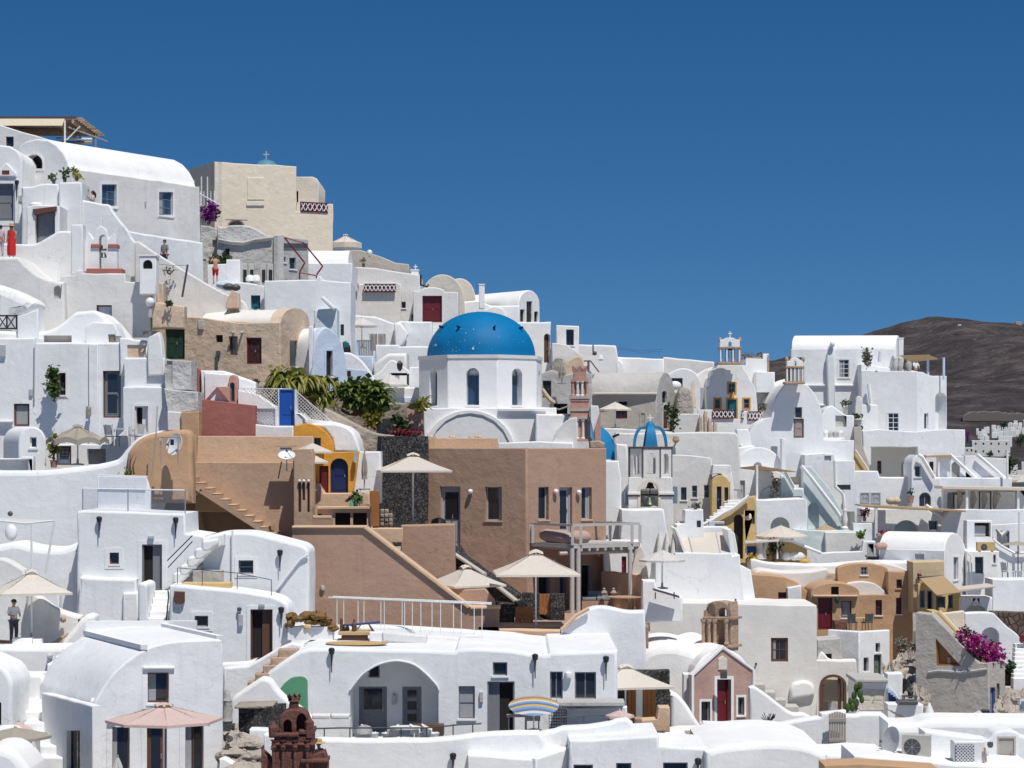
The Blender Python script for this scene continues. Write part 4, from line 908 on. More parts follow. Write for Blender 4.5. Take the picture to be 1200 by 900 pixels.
# ---------------------------------------------------------------- left middle house
t=T('white_house','broad white house with brown framed windows and a climbing plant, left side','house');pl=Pl(111)
fac(t,pl,[(-12,396),(0,396),(41,396),(41,402),(100,402),(145,402),(146,420),(146,580),(-12,580)],5,
    [('w',16,473,34.5,499.5,'cu',{'m':(1,1),'fw':.1}),('w',69,437,77,463,'br',{'m':(1,1),'sur':WC,'sw':.14}),('d',120.5,434.5,141.5,489.5,'br',{'leaf':GRYP,'fr':WOOD,'glz':((.55,.93),(.1,.5)),'r':.3})],WB)
t.part('pilaster',MB().slab(Pl(110.85),RC(104,403,115,575),.2,(),.05),WB)
t.part('wall_vent',MB().slab(Pl(110.9),RC(34,456,38,464),.12,(),.02),GRYL);t.part('wall_vent',MB().slab(Pl(110.9),RC(101,476,105,486),.12,(),.02),RET)
t.part('drainpipe',MB().bar(P(41.5,398,110.8),P(41,465,110.8),.04),WHP);t.part('meter_box',MB().slab(Pl(110.85),RC(-4,404,6,418),.2,(),.02),GRYL);t.part('window_shelf',MB().slab(Pl(110.7),RC(-4,493,14,495),.4,(),.02),WC)
t=T('white_house','white wing with a framed doorway, right of the tall brown window','house')
fac(t,110.4,[(145,420),(193,419.5),(195,505),(204,520),(145,520)],3,(),WB)
fac(t,110.0,[(144,453.5),(193,453.5),(196,480),(206,505),(206,580),(144,580)],.6,[('o',158,476,173.5,507,'wh',{'leafside':'r','sur':WC,'sw':.14,'r':.35})],WB,.07,'lower_wall')
blk('white wedge shaped roof gable above the left house, with a raised ridge',113,cr([(-12,387.5),(0,387.5),(42,389),(62,385),(78,374),(88,366),(100,364.5),(112,364),(122,371),(132,382),(146,400)],4)+[(146,430),(-12,430)],4,[('v',51,393,84,401,'gr',{'mat':GRB,'r':.3})],WC,'roof_gable','roof',.18)
blk('white box chimney with a slanting lid on the left house roof',112.2,[(100,384),(108,377),(134,378.5),(140,392),(140,425),(100,425)],1.8,(),WC,'roof_box','chimney',.08)
for k,(x,h,lb)in enumerate(((131,9,'round rusty chimney pot behind the slanting roof box'),(138,7,'second smaller chimney pot beside the rusty one'))):tt=T('chimney_pot',lb,'chimney');tt.part('pot',MB().lathe(P(x,401,111.4),[(.14,0),(.18,h*.04),(.2,h*.042),(.12,h*.042)],10),GW if k else RET)
blk('white flat topped block with a pitted stain, above the framed doorway',110.8,cr([(140,396),(150,396),(158,398),(173,399)],3)+[(173,440),(140,440)],1.2,[('v',149,404,171,419,'gr',{'mat':TAU,'r':.1})],WC,'roof_block','wall',.08)
t=T('chimney','white tapered chimney with twin clay pots beside the green door','chimney');fac(t,110.2,[(174,395),(186,389),(189,400),(191,440),(173,440)],.9,(),WC,.06)
for x in(170.5,181):t.part('clay_pot',MB().lathe(P(x,393,110.5),[(.12,0),(.14,.18),(.2,.22),(.2,.26),(.1,.26)],10),RET)
blk('rough grey unfinished block wall, upper course beside the red vaults',109.6,[(193,421),(224,423),(224,457),(193,457)],2,[('v',195.5,423,202,450,'gr',{'mat':GW,'r':.1})],RUB,'block_wall','wall',.05)
blk('rough grey unfinished block wall, lower and wider course',109.2,cr([(192,455),(205,457),(232,459)],2)+[(232,482),(212,484),(196,484)],2,(),RUB,'block_wall','wall',.06)
blk('rough white plaster patch on the corner above the tan rounded wall',109,[(196,482),(213,483),(213,505),(196,505)],1,(),WO,'block_wall','wall',.06)
blk('plain brown pier between the rough blocks and the red wall',108.8,[(212,483),(233,482),(233,560),(212,560)],1.2,(),TAN,'wall_pier','wall',.05)
bush('green shrub hanging from the window with the white surround',64,464,110.3,17,32,LF1,330,.16,'climbing_plant','plant',group=None,depth=.35)
blk('plaster bracket lamp below the pilaster of the left house',110.5,RC(102,477,106,488),.2,(),RET,'bracket','bracket',.03)
t=T('barrel_vault_house','small white barrel vaulted outhouse at the left edge','house')
fac(t,106,[(21,575),(21,519)]+arc(21,53.5,518,500,14)+[(53.5,575)],1,[('w',35,512,43,525,'wh',{'m':(1,1)})],WC,.08,'wall',Vector((PX(-14,106)-PX(21,106),3.2,0)))
blk('white garden wall with a rust red shutter beside the small outhouse',105.2,[(-12,537),(24,537),(25,535),(39,535),(39,565),(-12,565)],.5,[('v',33.5,538,38.5,552,'mr',{'mat':MRP,'r':.08})],WB,'garden_wall','wall',.05)
t=T('white_house','low white wall with a blue grey iron grille door under the taupe parasol','house')
fac(t,108.5,[(52,519),(128,521),(150,500),(150,580),(52,580)],.8,[('d',66,522.5,83.5,545,'sb',{'fr':WOOD}),('v',102,526,124,544,'gr',{'mat':GRYP,'r':.5})],WB,.06)
pl=Pl(108.5)
for k in range(3):t.part('grille',MB().bar(pl.w(pl.uv(71+k*4.5,525),.08),pl.w(pl.uv(71+k*4.5,535),.08),.03,5),BLK);t.part('grille',MB().bar(pl.w(pl.uv(71,526+k*4),.08),pl.w(pl.uv(80,526+k*4),.08),.03,5),BLK)
parasol('taupe parasol with wavy hem in front of the grille door, left side',91,497,54,127,516,545,106.5,CAG,8,10,True,wavy=True,val=.15)
bush('slim potted yucca beside the grille door',63,548,105.8,8,28,LF2,90,.18,'yucca','plant',pot=.35)
chair('grey folding terrace chair turned to the table, left of the framed doorway',132,524,108,GRYP,R(60),s=1.15);chair('white terrace chair with its back to the framed doorway',160,522,108.2,WHP,R(-120),s=1.1)
table('white terrace table between the two chairs by the framed doorway',146,522,108,1.1,.7,.8)
blk('large smooth white retaining wall sweeping up to the right below the taupe parasol',103.5,[(-12,551)]+cr([(0,551.5),(50,551),(80,548),(110,544.5),(132,540),(140,536),(148,526),(160,514),(175,508),(190,504)],4)+[(190,590),(150,720),(-12,720)],1.2,(),WB,'retaining_wall','wall',.25)
blk('rounded tan stucco wall below the rough blocks, with an aerial on top',103,cr([(149,532),(155,523),(163,515),(176,509),(195,505.5),(212,503.5),(221,505),(225,512)],4)+[(226,560),(226,590),(149,590)],1,(),TAN,'rounded_wall','wall',.2)
dish('white satellite dish with a printed badge on the tan stucco wall',206,521,102.2,.5,(-.75,-.9,.25),.7)
t=THINGS[-1];c=P(206,519,101.95);t.part('badge',MB().box(c+Vector((-.13,-.22,-.1)),.22,.02,.26,R(-40)),NVY)
t=T('aerial_frame','square pipe frame and tall whip pole above the tan stair wall','frame')
for a,b in(((189,512),(209,512)),((189,512),(189,545)),((209,512),(209,545)),((178,560),(183,507)),((183,507),(184.5,476))):t.part('pipe',MB().bar(P(*a,101.8),P(*b,101.8),.035,6),WOOL if b[1]>500 else GRYL)
t.part('box',MB().slab(Pl(101.9),RC(187,514,190,522),.12,(),.02),WHP)
t=T('cactus_tuft','dry plant stalks growing against the tan stucco wall','plant');r=random.Random(3)
t.part('stalks',(lambda m:[m.tube([P(x,556,102.6),P(x+r.uniform(-2,2),545,102.5),P(x+r.uniform(-3,3),530+r.uniform(0,10),102.5)],[.03,.03,.01],5)for x in(150,152,154,157)]and m)(MB()),WOOD);t.part('foliage',leaves(MB(),P(151,553,102.5),.25,.2,.2,40,.12),LF2)
# ================================================================ CENTRE: blue domed church, pink tower, brown house
t=T('domed_church','large white octagonal church with a bright blue dome in the centre','church')
cc=P(563.5,525,130);s=130/F;Rr=74.5*s;zt=(HY-419)*s;zb=(HY-520)*s;rot=90+22.5+5
ang=[R(270-22.5-7+45*k)for k in range(8)]
V8=[cc+Vector((math.cos(a)*Rr,math.sin(a)*Rr,0))for a in ang]
for k in range(8):
    a,b=V8[k],V8[(k+1)%8]
    pl=Pl.__new__(Pl);pl.o=Vector((a.x,a.y,0));pl.u=(b-a).normalized();pl.n=Vector((pl.u.y,-pl.u.x,0));pl.len=(b-a).length
    hs_=[]
    if k in(7,0,1,2,6):
        u0,u1=pl.len/2-.36,pl.len/2+.36;za,zb_,=(HY-476)*s,(HY-433.5)*s
        q=[(u0,za)]+[(pl.len/2-.36*math.cos(R(x)),zb_-.36+.36*math.sin(R(x)))for x in range(0,181,20)]+[(u1,za)]
        hs_=[(q,.55)]
        wn=t.part('window',ringplate(MB(),pl,clean(q)[::-1],.05,.42,.5),SLB)
        t.part('pane',poly_plate(MB(),pl,[(u0,za),(u1,za),(u1,zb_-.42),(u0,zb_-.42)],.46,.5),GLB,wn)
        t.part('sill',MB().pbox(pl,u0-.05,u1+.05,za-.08,za-.005,-.05,.4),WC,wn)
    t.part('drum_wall',MB().slab(pl,[(0,zb),(pl.len,zb),(pl.len,zt),(0,zt)],.6,hs_,.05,None,True,k==0),WC)
cap=[cc+Vector((math.cos(a)*(Rr+.06),math.sin(a)*(Rr+.06),0))for a in ang]
t.part('cornice',MB().add([Vector((p.x,p.y,z))for z in(zt-.16,zt+.03)for p in cap],[tuple(range(8,16)),tuple(range(7,-1,-1))]+[(k,(k+1)%8,8+(k+1)%8,8+k)for k in range(8)]),WO)
rd=63.5*s;hd=53*s;dm=MB().lathe(cc+Vector((0.02,0,zt+.03)),[(rd,0)]+[(rd*math.cos(R(x))**.96,hd*math.sin(R(x)))for x in range(5,90,5)]+[(.02,hd)],64)
dome=t.part('dome',dm,BLU)
for az,el in((-118,38),(-72,38),(-152,40),(-28,38),(90,38)):
    d=Vector((math.cos(R(az))*rd*math.cos(R(el)),math.sin(R(az))*rd*math.cos(R(el)),zt+hd*math.sin(R(el))));d2=Vector((math.cos(R(az)),math.sin(R(az)),.25)).normalized()
    t.part('dome_hook',MB().bar(cc+d-d2*.05,cc+d+d2*.28,.07,6),NVY,dome)
# worn paint flecks: thin chips of bare plaster clinging to the dome skin
rr=random.Random(11);fl=MB()
for k in range(38):
    az=rr.gauss(-112,28)if k<60 else rr.uniform(-170,-10);el=abs(rr.gauss(6,12))+3;sz=rr.uniform(.008,.03)*(3 if k%28==0 else 1)
    if el>50:continue
    d=Vector((math.cos(R(az))*rd*math.cos(R(el))**.96,math.sin(R(az))*rd*math.cos(R(el))**.96,zt+.03+hd*math.sin(R(el))));n_=Vector((d.x/rd**2,d.y/rd**2,(d.z-zt)/hd**2)).normalized()
    u_=n_.cross(Vector((0,0,1))).normalized();v_=n_.cross(u_);N=6
    fl.add([cc+d+n_*.012+(u_*math.cos(6.283*j/N)*rr.uniform(.5,1.2)+v_*math.sin(6.283*j/N)*rr.uniform(.6,1.6))*sz for j in range(N)],[tuple(range(N))])
t.part('flaked_paint',fl,mat_plain('bare_plaster',(.50,.58,.64),.9),dome,kind='stuff')
bpl=Pl(124.5)
fac(t,bpl,[(484,478),(652,478),(652,600),(484,600)],9,(),WC,.06,'base')
fac(t,124.2,[(492,545)]+arc(496,604,530,480,22)+[(608,545)],.4,[('va',502.5,484,599,545,'gr',{'r':.1,'mat':WH})],WC,.05,'arch_rim')
fac(t,124.3,[(584,478.5),(640,478.5),(640,482),(584,482)],.5,(),WC,.03,'ledge')
blk('white sloping buttress with a curved shade line, right of the church base',122.8,[(628,485),(668,485),(672,560),(626,560)],2,(),WC,'buttress','wall',.1)
blk('white quarter arch wall between the church base and the pink tower',121.8,[(646,540)]+cr([(647,522),(651,508),(658,498),(667,491),(676,489)],4)+[(676,540)],1,(),WO,'arch_wall','wall',.05)
blk('white churchyard wall top behind the brown house roof',121.4,[(584,519),(630,517),(672,519),(672,560),(584,560)],1,(),WC,'low_wall','wall')
# pink bell tower
t=T('bell_tower','slender pink stone bell tower in tiers with a flared crown','bell tower');Yt=122.5;c0=P(679.3,525,Yt);sp=Yt/F
def tier(y0,y1,w_,m,nm,d=None):t.part(nm,MB().box(Vector((c0.x,c0.y,(HY-y1)*sp)),w_*sp,(d or w_)*sp,(y1-y0)*sp),m)
tier(517,540,28,WO,'base');tier(514.5,517.2,28,PKS,'base_moulding');tier(491,514.5,18,PKS,'belfry_core');tier(488.5,491.5,26,GRB,'cornice');tier(482,488.5,22,PKS,'block');tier(479,482,24,GRB,'cornice');tier(470.5,479,21,PKS,'block')
tier(467.5,470.5,22.5,PKS,'moulding');tier(464.5,467.5,24,GRB,'cornice');tier(447,464.5,13,PKS,'belfry_core');tier(444,447,19.5,PKS,'moulding')
for y0,y1,ww in((492,514.5,23),(447,464.5,18)):
    for i in(-1,-.33,.33,1):
        for j in(-1,1):
            if y0>480 or abs(i)>.9 or j<0:
                q=Vector((c0.x+i*ww*.46*sp,c0.y+j*ww*.46*sp,(HY-y1)*sp));hh=(y1-y0)*sp
                t.part('column',MB().lathe(q,[(.12,0),(.12,.06),(.075,.1),(.07,hh-.12),(.12,hh-.04),(.12,hh)],8),WO if abs(i)<.9 else PKS)
vs=[]
for z,ww in((444,14.5),(436,15.5),(431,17.5)):
    N=32
    for k in range(N):
        a=2*math.pi*k/N;q=max(abs(math.cos(a)),abs(math.sin(a)));r_=ww/2/q*sp
        vs.append(Vector((c0.x+r_*math.cos(a),c0.y+r_*math.sin(a),(HY-z)*sp-(.0 if z>432 else .10*(k%4==2)-.1*(k%4==0)))))
t.part('crown',MB().add(vs,[(i*32+k,i*32+(k+1)%32,(i+1)*32+(k+1)%32,(i+1)*32+k)for i in(0,1)for k in range(32)]+[tuple(range(64,96))]),PKS)
t=T('chapel_gable','narrow white gable slab with a pink side beside the tower','wall');fac(t,121.5,[(692,475),(701,475.5),(703,486),(703,518),(697,518),(692,492)],.9,(),WC,.04);t.part('pink_side',MB().slab(Pl(121.3),[(697,502),(704,480),(704,520),(697,520)],.3,(),.03),PKS)
t=T('stone_capital','broken brown stone capital on the roof corner by the pink tower','stone');t.part('block',MB().slab(Pl(118),[(691,517),(702,516),(709,519),(708,526),(691,526)],1,(),.08),BRK)
t=T('blue_dome_chapel','second smaller blue dome half hidden behind the brown house','church');c=P(690,539.5,131);s1=131/F
t.part('dome',MB().lathe(c,[(34*s1*math.cos(R(a)),44*s1*math.sin(R(a)))for a in range(0,91,6)],40),BLT)
t.part('drum',MB().lathe(c+Vector((0,0,-6)),[(37*s1,0),(37*s1,5.9),(38.5*s1,5.9),(38.5*s1,6.06),(30*s1,6.06)],8),WC);t.part('hook',MB().bar(c+Vector((1.35,-.6,1.35)),c+Vector((1.7,-.75,1.5)),.07),BLK)
# brown house
t=T('brown_house','large plain brown two storey house at the centre with grey windows','house')
pa,pb=corner(t,(500,114.3),(617,112),(711,115),524.8,760,
    [('d',515.5,570,539.5,640,'gl',{'n':2,'glz':((.45,.9),),'r':.3}),('w',568.5,570.5,588,610,'gl',{'m':(1,1),'sillm':BRL,'r':.3})],
    [('w',631,570.5,643,609,'gl',{'m':(1,1),'sillm':BRL,'r':.32}),('d',655.5,571,670.5,625,'gl',{'glz':((.1,.92),),'r':.32}),('w',681.5,571,693.5,608.5,'gl',{'m':(1,1),'sillm':BRL,'r':.32}),
     ('o',631,671,645,716,'sb',{'r':.32}),('w',656,671,664,700,'sb',{'m':(1,1),'r':.32,'sillm':BRL}),('o',681.5,661,694,700,'gl',{'r':.32})],BRO,.06)
globe_lamp(t,552.5,576,pa);globe_lamp(t,649.5,576,pb);globe_lamp(t,676.5,577,pb)
t.part('roof_box',MB().slab(Pl(114.8),[(502,512),(511,512),(511,513),(583,513),(583,535),(502,535)],.8,(),.03),BRL)
t.part('roof_fins',MB().slab(Pl(114.7),[(502,511.8),(511,511.8),(511,530),(502,530)],.3,(),.02),BRL)
globe_lamp(t,553,576,pa)if 0 else None
blk('tall dark volcanic stone pier beside the brown house',(446,113,502,113.8),RC(446,511,502,640),1.5,(),STN,'stone_pier','wall',.05)
t=T('roof_stones','pebbles and small stones on the brown roof box','stones',kind='stuff');m=MB();rr=random.Random(4)
for x in(505,528,531,551,558,562):m.ball(P(x,512.3,115.1),rr.uniform(.08,.2),.12,.1,7,5)
t.part('pebbles',m,TAU)
# timber balcony in front of the right wing
t=T('timber_balcony','grey weathered timber balcony on tall paired posts, in front of the brown house','balcony')
A,B,C_=P(622,634,112.15),P(671,639,109.5),P(750,636.5,111.9);zf=B.z
def zed(p,z):return Vector((p.x,p.y,z))
D_=A+C_-B;fl_=[zed(p,zf)for p in(A,B,C_,D_)]
ux=(C_-B);uy=(A-B);L1=ux.length
nb=14
for k in range(nb):
    o=zed(B,zf)+zed(uy,0)*(k/nb);t.part('deck_board',MB().obox(o,zed(ux,0),zed(uy,0)*(.93/nb),(0,0,.05)),WLW)
t.part('rim_beam',MB().obox(zed(B,zf-.16),zed(ux,0),zed(uy,0).normalized()*.1,(0,0,.15)),WLW);t.part('rim_beam',MB().obox(zed(B,zf-.16),zed(uy,0),zed(ux,0).normalized()*.1,(0,0,.15)),WLW)
for k in range(1,8):o=zed(B,zf-.3)+zed(ux,0)*(k/8.5);t.part('joist',MB().obox(o,zed(ux,0).normalized()*.12,zed(uy,0),(0,0,.13)),WLW)
t.part('cross_beam',MB().tube([zed(B.lerp(A,.12),zf-.4)-zed(ux,0)*.12,zed(C_.lerp(D_,.12),zf-.4)],.09,8),WLW)
def zpx(p,y):return zed(p,(HY-y)*p.y/F)
for p in(B+ux*.01+uy*.03,B+ux*.10+uy*.03,C_-ux*.13+uy*.03,C_-ux*.03+uy*.05):t.part('support_post',MB().tube([zed(p,zf-.1),zed(p,(HY-742)*p.y/F)],.12,10),WLW)
zr=(HY-617)*B.y/F
for p in(B,B+ux*.12,C_-ux*.12,C_,A,A+uy*-.05,C_+uy*.7):t.part('rail_post',MB().box(zed(p,zf),.14,.14,zr-zf),WLW)
for p,q in((A,B),(B,C_),(C_,D_)):t.part('handrail',MB().obox(zed(p,zr),zed(q-p,0),zed(q-p,0).orthogonal().normalized()*.12 if 0 else Vector((-(q-p).y,(q-p).x,0)).normalized()*.14,(0,0,.11)),WLW)
for i,(x0,x1,y,lb)in enumerate(((628,668,632,'long pink bolster cushion, leftmost on the timber balcony'),(656,676,628,'second pink cushion behind the bolster on the timber balcony'),(678,699,633,'pink cushion right of the corner post on the timber balcony'))):
    tt=T('cushion',lb,'cushion','cushions on the timber balcony');a,b=[(A+ux*.1-uy*.1,B+ux*.08+uy*.12),(A+ux*.3-uy*.15,B+ux*.2+uy*.45),(B+ux*.14+uy*.3,B+ux*.42+uy*.3)][i];a=a.copy();b=b.copy();a.z=b.z=zf+.45
    if i==0:b.z=zf+.38;a.z=zf+.55
    d=(b-a);tt.part('cushion',MB().tube([a+d*f-Vector((0,0,.12))for f in(0,.05,.2,.5,.8,.95,1)],[.08,.25,.33,.34,.32,.25,.08],12),CUS)
# under the balcony
blk('tan curved courtyard wall behind the built in sofa under the balcony',(704,113.6,753,110.8),cr([(704,670),(712,669.5),(722,671),(740,672),(753,675)],3)+[(753,745),(704,745)],.35,(),BRL,'courtyard_wall','wall',.06)
bench('built in brown sofa with grey back cushions under the timber balcony',682,716,716,111.3,.5,.9,BRO,GRYP,.0);t=THINGS[-1]
for k in range(2):c=P(690+11*k,706,111.9);t.part('back_cushion',MB().obox(c,(.5,.05,0),(0,.15,.02),(-.05,.12,.55)),GRYP)
table('round brown table beside the sofa under the timber balcony',731,716,110.3,1.7,1.2,.7,BRO,0,True)
t=T('terrace_floor','paved courtyard floor under the timber balcony','floor',None,'structure');t.part('terrace_floor',MB().slab(Pl(101.5),RC(560,734,760,760),13,(),.03),BRO)
t=T('stone_ornament','two small stone finials on the sofa wall','ornament');[t.part('finial',MB().lathe(P(x,697,111),[(.1,0),(.16,.1),(.05,.25),(.08,.3),(0,.36)],8),RET)for x in(708,719)]
t=T('stone_stair','dark volcanic stone stair with a pale sloping coping beside the brown house','stairs')
fac(t,(526,108.5,660,105.6),[(526,640),(533,652),(612,708),(654,731),(654,760),(526,760)],1.2,(),STN,.05)
q=Pl(526,108.4,660,105.5)
for(a,b,c,d)in(((531,648),(567,672),(567,675),(531,652)),((572,678),(606,705),(606,709),(572,682)),((628,708),(654,729),(652,733),(628,713))):t.part('coping',MB().slab(q.shift(-.1),[a,b,c,d],.3,(),.03,None,False,False),GRB)
blk('dark stone wall block beside the lower orange door',103.8,[(566,705),(603,708),(603,742),(566,742)],.8,(),STN,'stone_wall','wall',.05)
blk('dark stone wall between the two orange wooden doors',105.2,[(612,695),(632,695),(632,722),(640,728),(640,742),(612,742)],.5,(),STN,'stone_wall','wall',.05)
blk('dark stone wall on the right of the upper orange door',105.0,[(645,696),(662,696),(662,742),(645,742)],.5,(),STN,'stone_wall','wall',.05)
t=T('wooden_door','orange wooden door panel at the foot of the stone stair','door')
for k in range(5):t.part('plank',MB().slab(Pl(103.6+(k%2)*.01),RC(604+k*4.2,711,608+k*4.2,736),.06,(),.01,None,False,False),WOOR)
t=T('wooden_door','smaller orange wooden door set higher between dark stone walls','door')
for k in range(3):t.part('plank',MB().slab(Pl(105.3+(k%2)*.01),RC(632+k*4.4,696,636.2+k*4.4,720),.06,(),.01,None,False,False),WOOR)
person('dark clothed visitor with dark hair by the stone stair under the big parasol',608,738,104.6,1.6,30,'lean',BLK,(GRYD,True),HAI)
parasol('large cream parasol in front of the dark volcanic stone pier',484,530.5,437,531,551,614,109,CAN,4,8,True)
parasol('large cream parasol above the stone stair, lower and left of the timber balcony',545,662,499,596,684.5,733,104,CAN,4,32,True)
parasol('large cream square parasol directly in front of the timber balcony corner',628,644,577,679,671,740,101.3,CAN,4,3,True)
# ================================================================ brown terraces left of the brown house
blk('light brown terrace back wall below the red wall',108.8,[(230,511),(367,511),(367,600),(230,600)],.6,(),BRL,'terrace_wall','wall',.04)
blk('deep red painted roof parapet wall',110.6,[(232,467),(298,475),(298,540),(232,540)],2.0,(),RED,'red_wall','wall',.04)
t=T('red_vault','white vault with a red arched front and small window, left of the pair','house');fac(t,113,[(224,500),(224,440)]+arc(224,236.5,439,430.5,8)+[(236.5,500)],.5,[('v',224.8,442,231,457,'gr',{'mat':VOI,'r':.2})],RED,.04)
fac(t,112.75,[(235,434),(262,434.5),(276,440),(276,500),(235,500)],3,(),WC,.1,'roof')
t=T('red_vault','second red arched dormer with a grey window, right of the pair','house');fac(t,112.4,[(254,453),(268,453),(268,445)]+arc(268,278.5,445,439,8)+[(278.5,500),(268,500),(268,471)],.6,[('wa',269.5,448,275,471,'gr',{'m':(1,1),'sill':0})],PKS,.04)
fac(t,112.6,[(240,437),(268,439),(268,466),(254,455),(240,470)],3,(),WC,.05,'roof')
blk('low white roof strip behind the red dormers',114,[(262,439),(280,441),(300,448),(300,480),(262,480)],2,(),WC,'low_roof','roof',.1)
blk('brown earth bank below the tan barrel house',115.5,[(276,449),(330,447),(330,500),(276,500)],3,(),RET,'earth_bank','wall',.2)
bush('pink flowering plant on the earth bank',301,450,115,9,6,LF1,30,.1,'flowering_plant','plant',60,FLM)
t=T('white_stair_house','white stair house wall around the bright blue door','house')
fac(t,111.8,[(279,457),(300,462),(327,480),(327,455),(345,456),(345,484),(352,484),(360,491),(390,494),(410,500),(410,560),(279,560)],2.2,[('d',327.6,456,345,498.5,'bp',{'r':.08,'pan':((.3,.34),),'n':1})],WC,.04)
fac(t,111.2,[(298,497),(320,499),(344,499),(344,545),(298,545)],.5,(),WB,.08,'front_wall')
fac(t,111.4,[(345,485),(351,485),(356,490),(356,500),(345,500)],.3,(),WC,.05,'side_wall');t.part('stack',MB().slab(Pl(111.0),RC(354.5,491,357,498),.15,(),.01),GRYP)
def lattice(label,pl,poly,stepu=.26):
    """white diagonal trellis clipped to a polygon"""
    t=T('trellis',label,'trellis');q=[pl.uv(*p)for p in poly]
    if area(q)<0:q=q[::-1]
    t.part('frame',ringplate(MB(),pl,q,.05,0,.06),WHP)
    us=[p[0]for p in q];zs=[p[1]for p in q]
    def clip(a,d):     # line a + s*d against convex polygon
        lo,hi=-99,99
        for i in range(len(q)):
            p0,p1=q[i],q[(i+1)%len(q)];nx,ny=-(p1[1]-p0[1]),p1[0]-p0[0]
            den=nx*d[0]+ny*d[1];num=nx*(p0[0]-a[0])+ny*(p0[1]-a[1])
            if abs(den)<1e-9:
                if num>0:return None
            elif den>0:lo=max(lo,num/den)
            else:hi=min(hi,num/den)
        return(lo,hi)if hi-lo>.05 else None
    for sg in(1,-1):
        span=(max(us)-min(us))+(max(zs)-min(zs));k=-span
        while k<span:
            a=(min(us)+k,min(zs)if sg>0 else max(zs));d=(1,sg);r_=clip(a,d)
            if r_:p0=(a[0]+d[0]*r_[0],a[1]+d[1]*r_[0]);p1=(a[0]+d[0]*r_[1],a[1]+d[1]*r_[1]);t.part('lath',MB().bar(pl.w(p0,.03+.012*sg),pl.w(p1,.03+.012*sg),.015,4),WHP)
            k+=stepu
    return t
lattice('white trellis left of the bright blue door',Pl(111.3),[(281,455),(327,455),(327,482),(316,476)],.17)
lattice('white trellis sloping down right of the bright blue door',Pl(111.3),[(346,457),(390,494),(364,494),(346,478)],.17)
# ochre house
t=T('ochre_house','ochre vaulted house with a navy arched door and white roof','house')
fac(t,109.6,[(343,600),(344,502)]+cr([(346,499),(355,496.5),(364,496.5),(374,500),(383,507),(389,516),(391,527)],3)+[(391,600)],.5,[('w',366,513,376,542,'bp',{'r':.25,'m':(1,1),'sill':0})],OCH,.05)
fac(t,109.75,[(362,497),(372,495.5),(392,496),(405,499),(414,506),(419,517),(421,530),(391,530),(389,514),(380,503)],4,(),WC,.12,'roof')
fac(t,108.9,[(360,530),(421,529),(414,577),(410,600),(360,600)],.5,[('da',387,537,408,577.5,'nv',{'r':.3,'n':1}),('v',374,546,385,578,'mr',{'mat':MRP,'r':.15})],OCH,.05,'front_wall')
t.part('wall_lamp',MB().box(P(417,542,108.6),.15,.2,.5),GW)
blk('white side wall right of the navy arched door',109.2,[(421,529),(446,529),(446,590),(415,590),(414,575)],1.5,(),WB,'side_wall','wall')
closed_parasol('grey furled parasol in a stand right of the navy door',427,530,574,108,CAG,8)
parasol('small white parasol behind the slotted brown pillar, upper of two',366,519,345,394,529,570,108,CAN,4,20,False);parasol('small white parasol behind the slotted brown pillar, lower of two',364,531,344,387,541,575,107.4,CAN,4,20,False)
# curved old stone wall with planting behind
blk('curved old stone garden wall under the green plants',113.5,cr([(380,478),(390,482),(405,490),(420,498),(440,507),(462,510)],4)+[(462,545),(400,545),(380,500)],.8,(),RET,'garden_wall','wall',.12)
blk('high old stone retaining wall behind the green plants',117.5,[(330,458),(372,455),(400,463),(440,470),(480,473),(480,520),(330,520)],1,(),RET,'retaining_wall','wall',.1)
blk('pink plastered pier at the end of the old stone wall',116,cr([(474,500),(476,482),(482,474),(490,472),(496,476)],3)+[(497,520),(473,520)],1.2,(),PNK,'wall_pier','wall',.1)
blk('square stone planter behind the red flowers',115,[(441,491),(475,490),(475,520),(441,520)],1,(),RET,'planter','planter',.05)
ribbon_plant('large drooping yellow green succulent bush below the pale blue house',353,482,114.5,78,54,LF2,560,1.05,.2,16,drop=.8)
ribbon_plant('broad green succulent bush with upright leaves, right of the drooping one',427,486,115,66,44,leafmat('leaf_mid',(.06,.11,.02),(.20,.24,.05)),520,.85,.24,16,drop=.5)
bush('low yellow flowering plant below the green succulents',436,500,114.5,22,18,LF2,180,.18,'flowering_plant','plant',60,leafmat('flower_yellow',(.5,.32,.02),(.6,.45,.05)))
ribbon_plant('small yellow agave on the pink pier beside the church',492,482,115.5,18,12,LF2,36,.8,.14,2,'agave',.3)
bush('dark green rounded shrub above the stone pier',468,510,114.8,24,24,LF3,300,.16)
bush('red flowers along the top of the dark stone pier',478,513,114.4,36,9,LF3,60,.12,'red_flowers','flowers',260,FLR_)
# facade with the descending stair
t=T('brown_stair_house','brown terrace house wall with a stepped stair running down over a dark hollow','house')
n=14;pts=[];x0,y0,x1,y1=190,541.5,340,633
fac(t,107.6,[(176,541.5),(345.5,542),(345.5,640),(338,634),(190,546),(176,546)],3.4,(),TAN if 0 else BRS,.04,'wall')
prev=None
for k in range(n):
    xa=211+9.4*k;ya=546+6.5*k;pts+=[(xa-9.4,ya),(xa,ya)];t.part('step',MB().slab(Pl(106.285),RC(xa-9.4,ya-.25,xa+.05,ya+.8),1.33,(),.01,None,False,False),BRL)  # paler strips put the sunlit look of the tread tops into the colour
fac(t,106.3,[(190,543)]+pts+[(342,640),(331,641),(314,630),(189,549)],1.3,(),BRS,.02,'stair_flight')
t.part('floor_slab',MB().slab(Pl(107.2),[(176,542),(205,542),(205,545),(176,545)],3,(),.02),BRL)
fac(t,106.2,[(176,541.5),(190,543),(188,660),(176,660)],1.0,(),BRL,.04,'pier');fac(t,110.8,[(186,540),(345,540),(345,660),(186,660)],.4,(),BRS,.04,'hollow_back_wall')
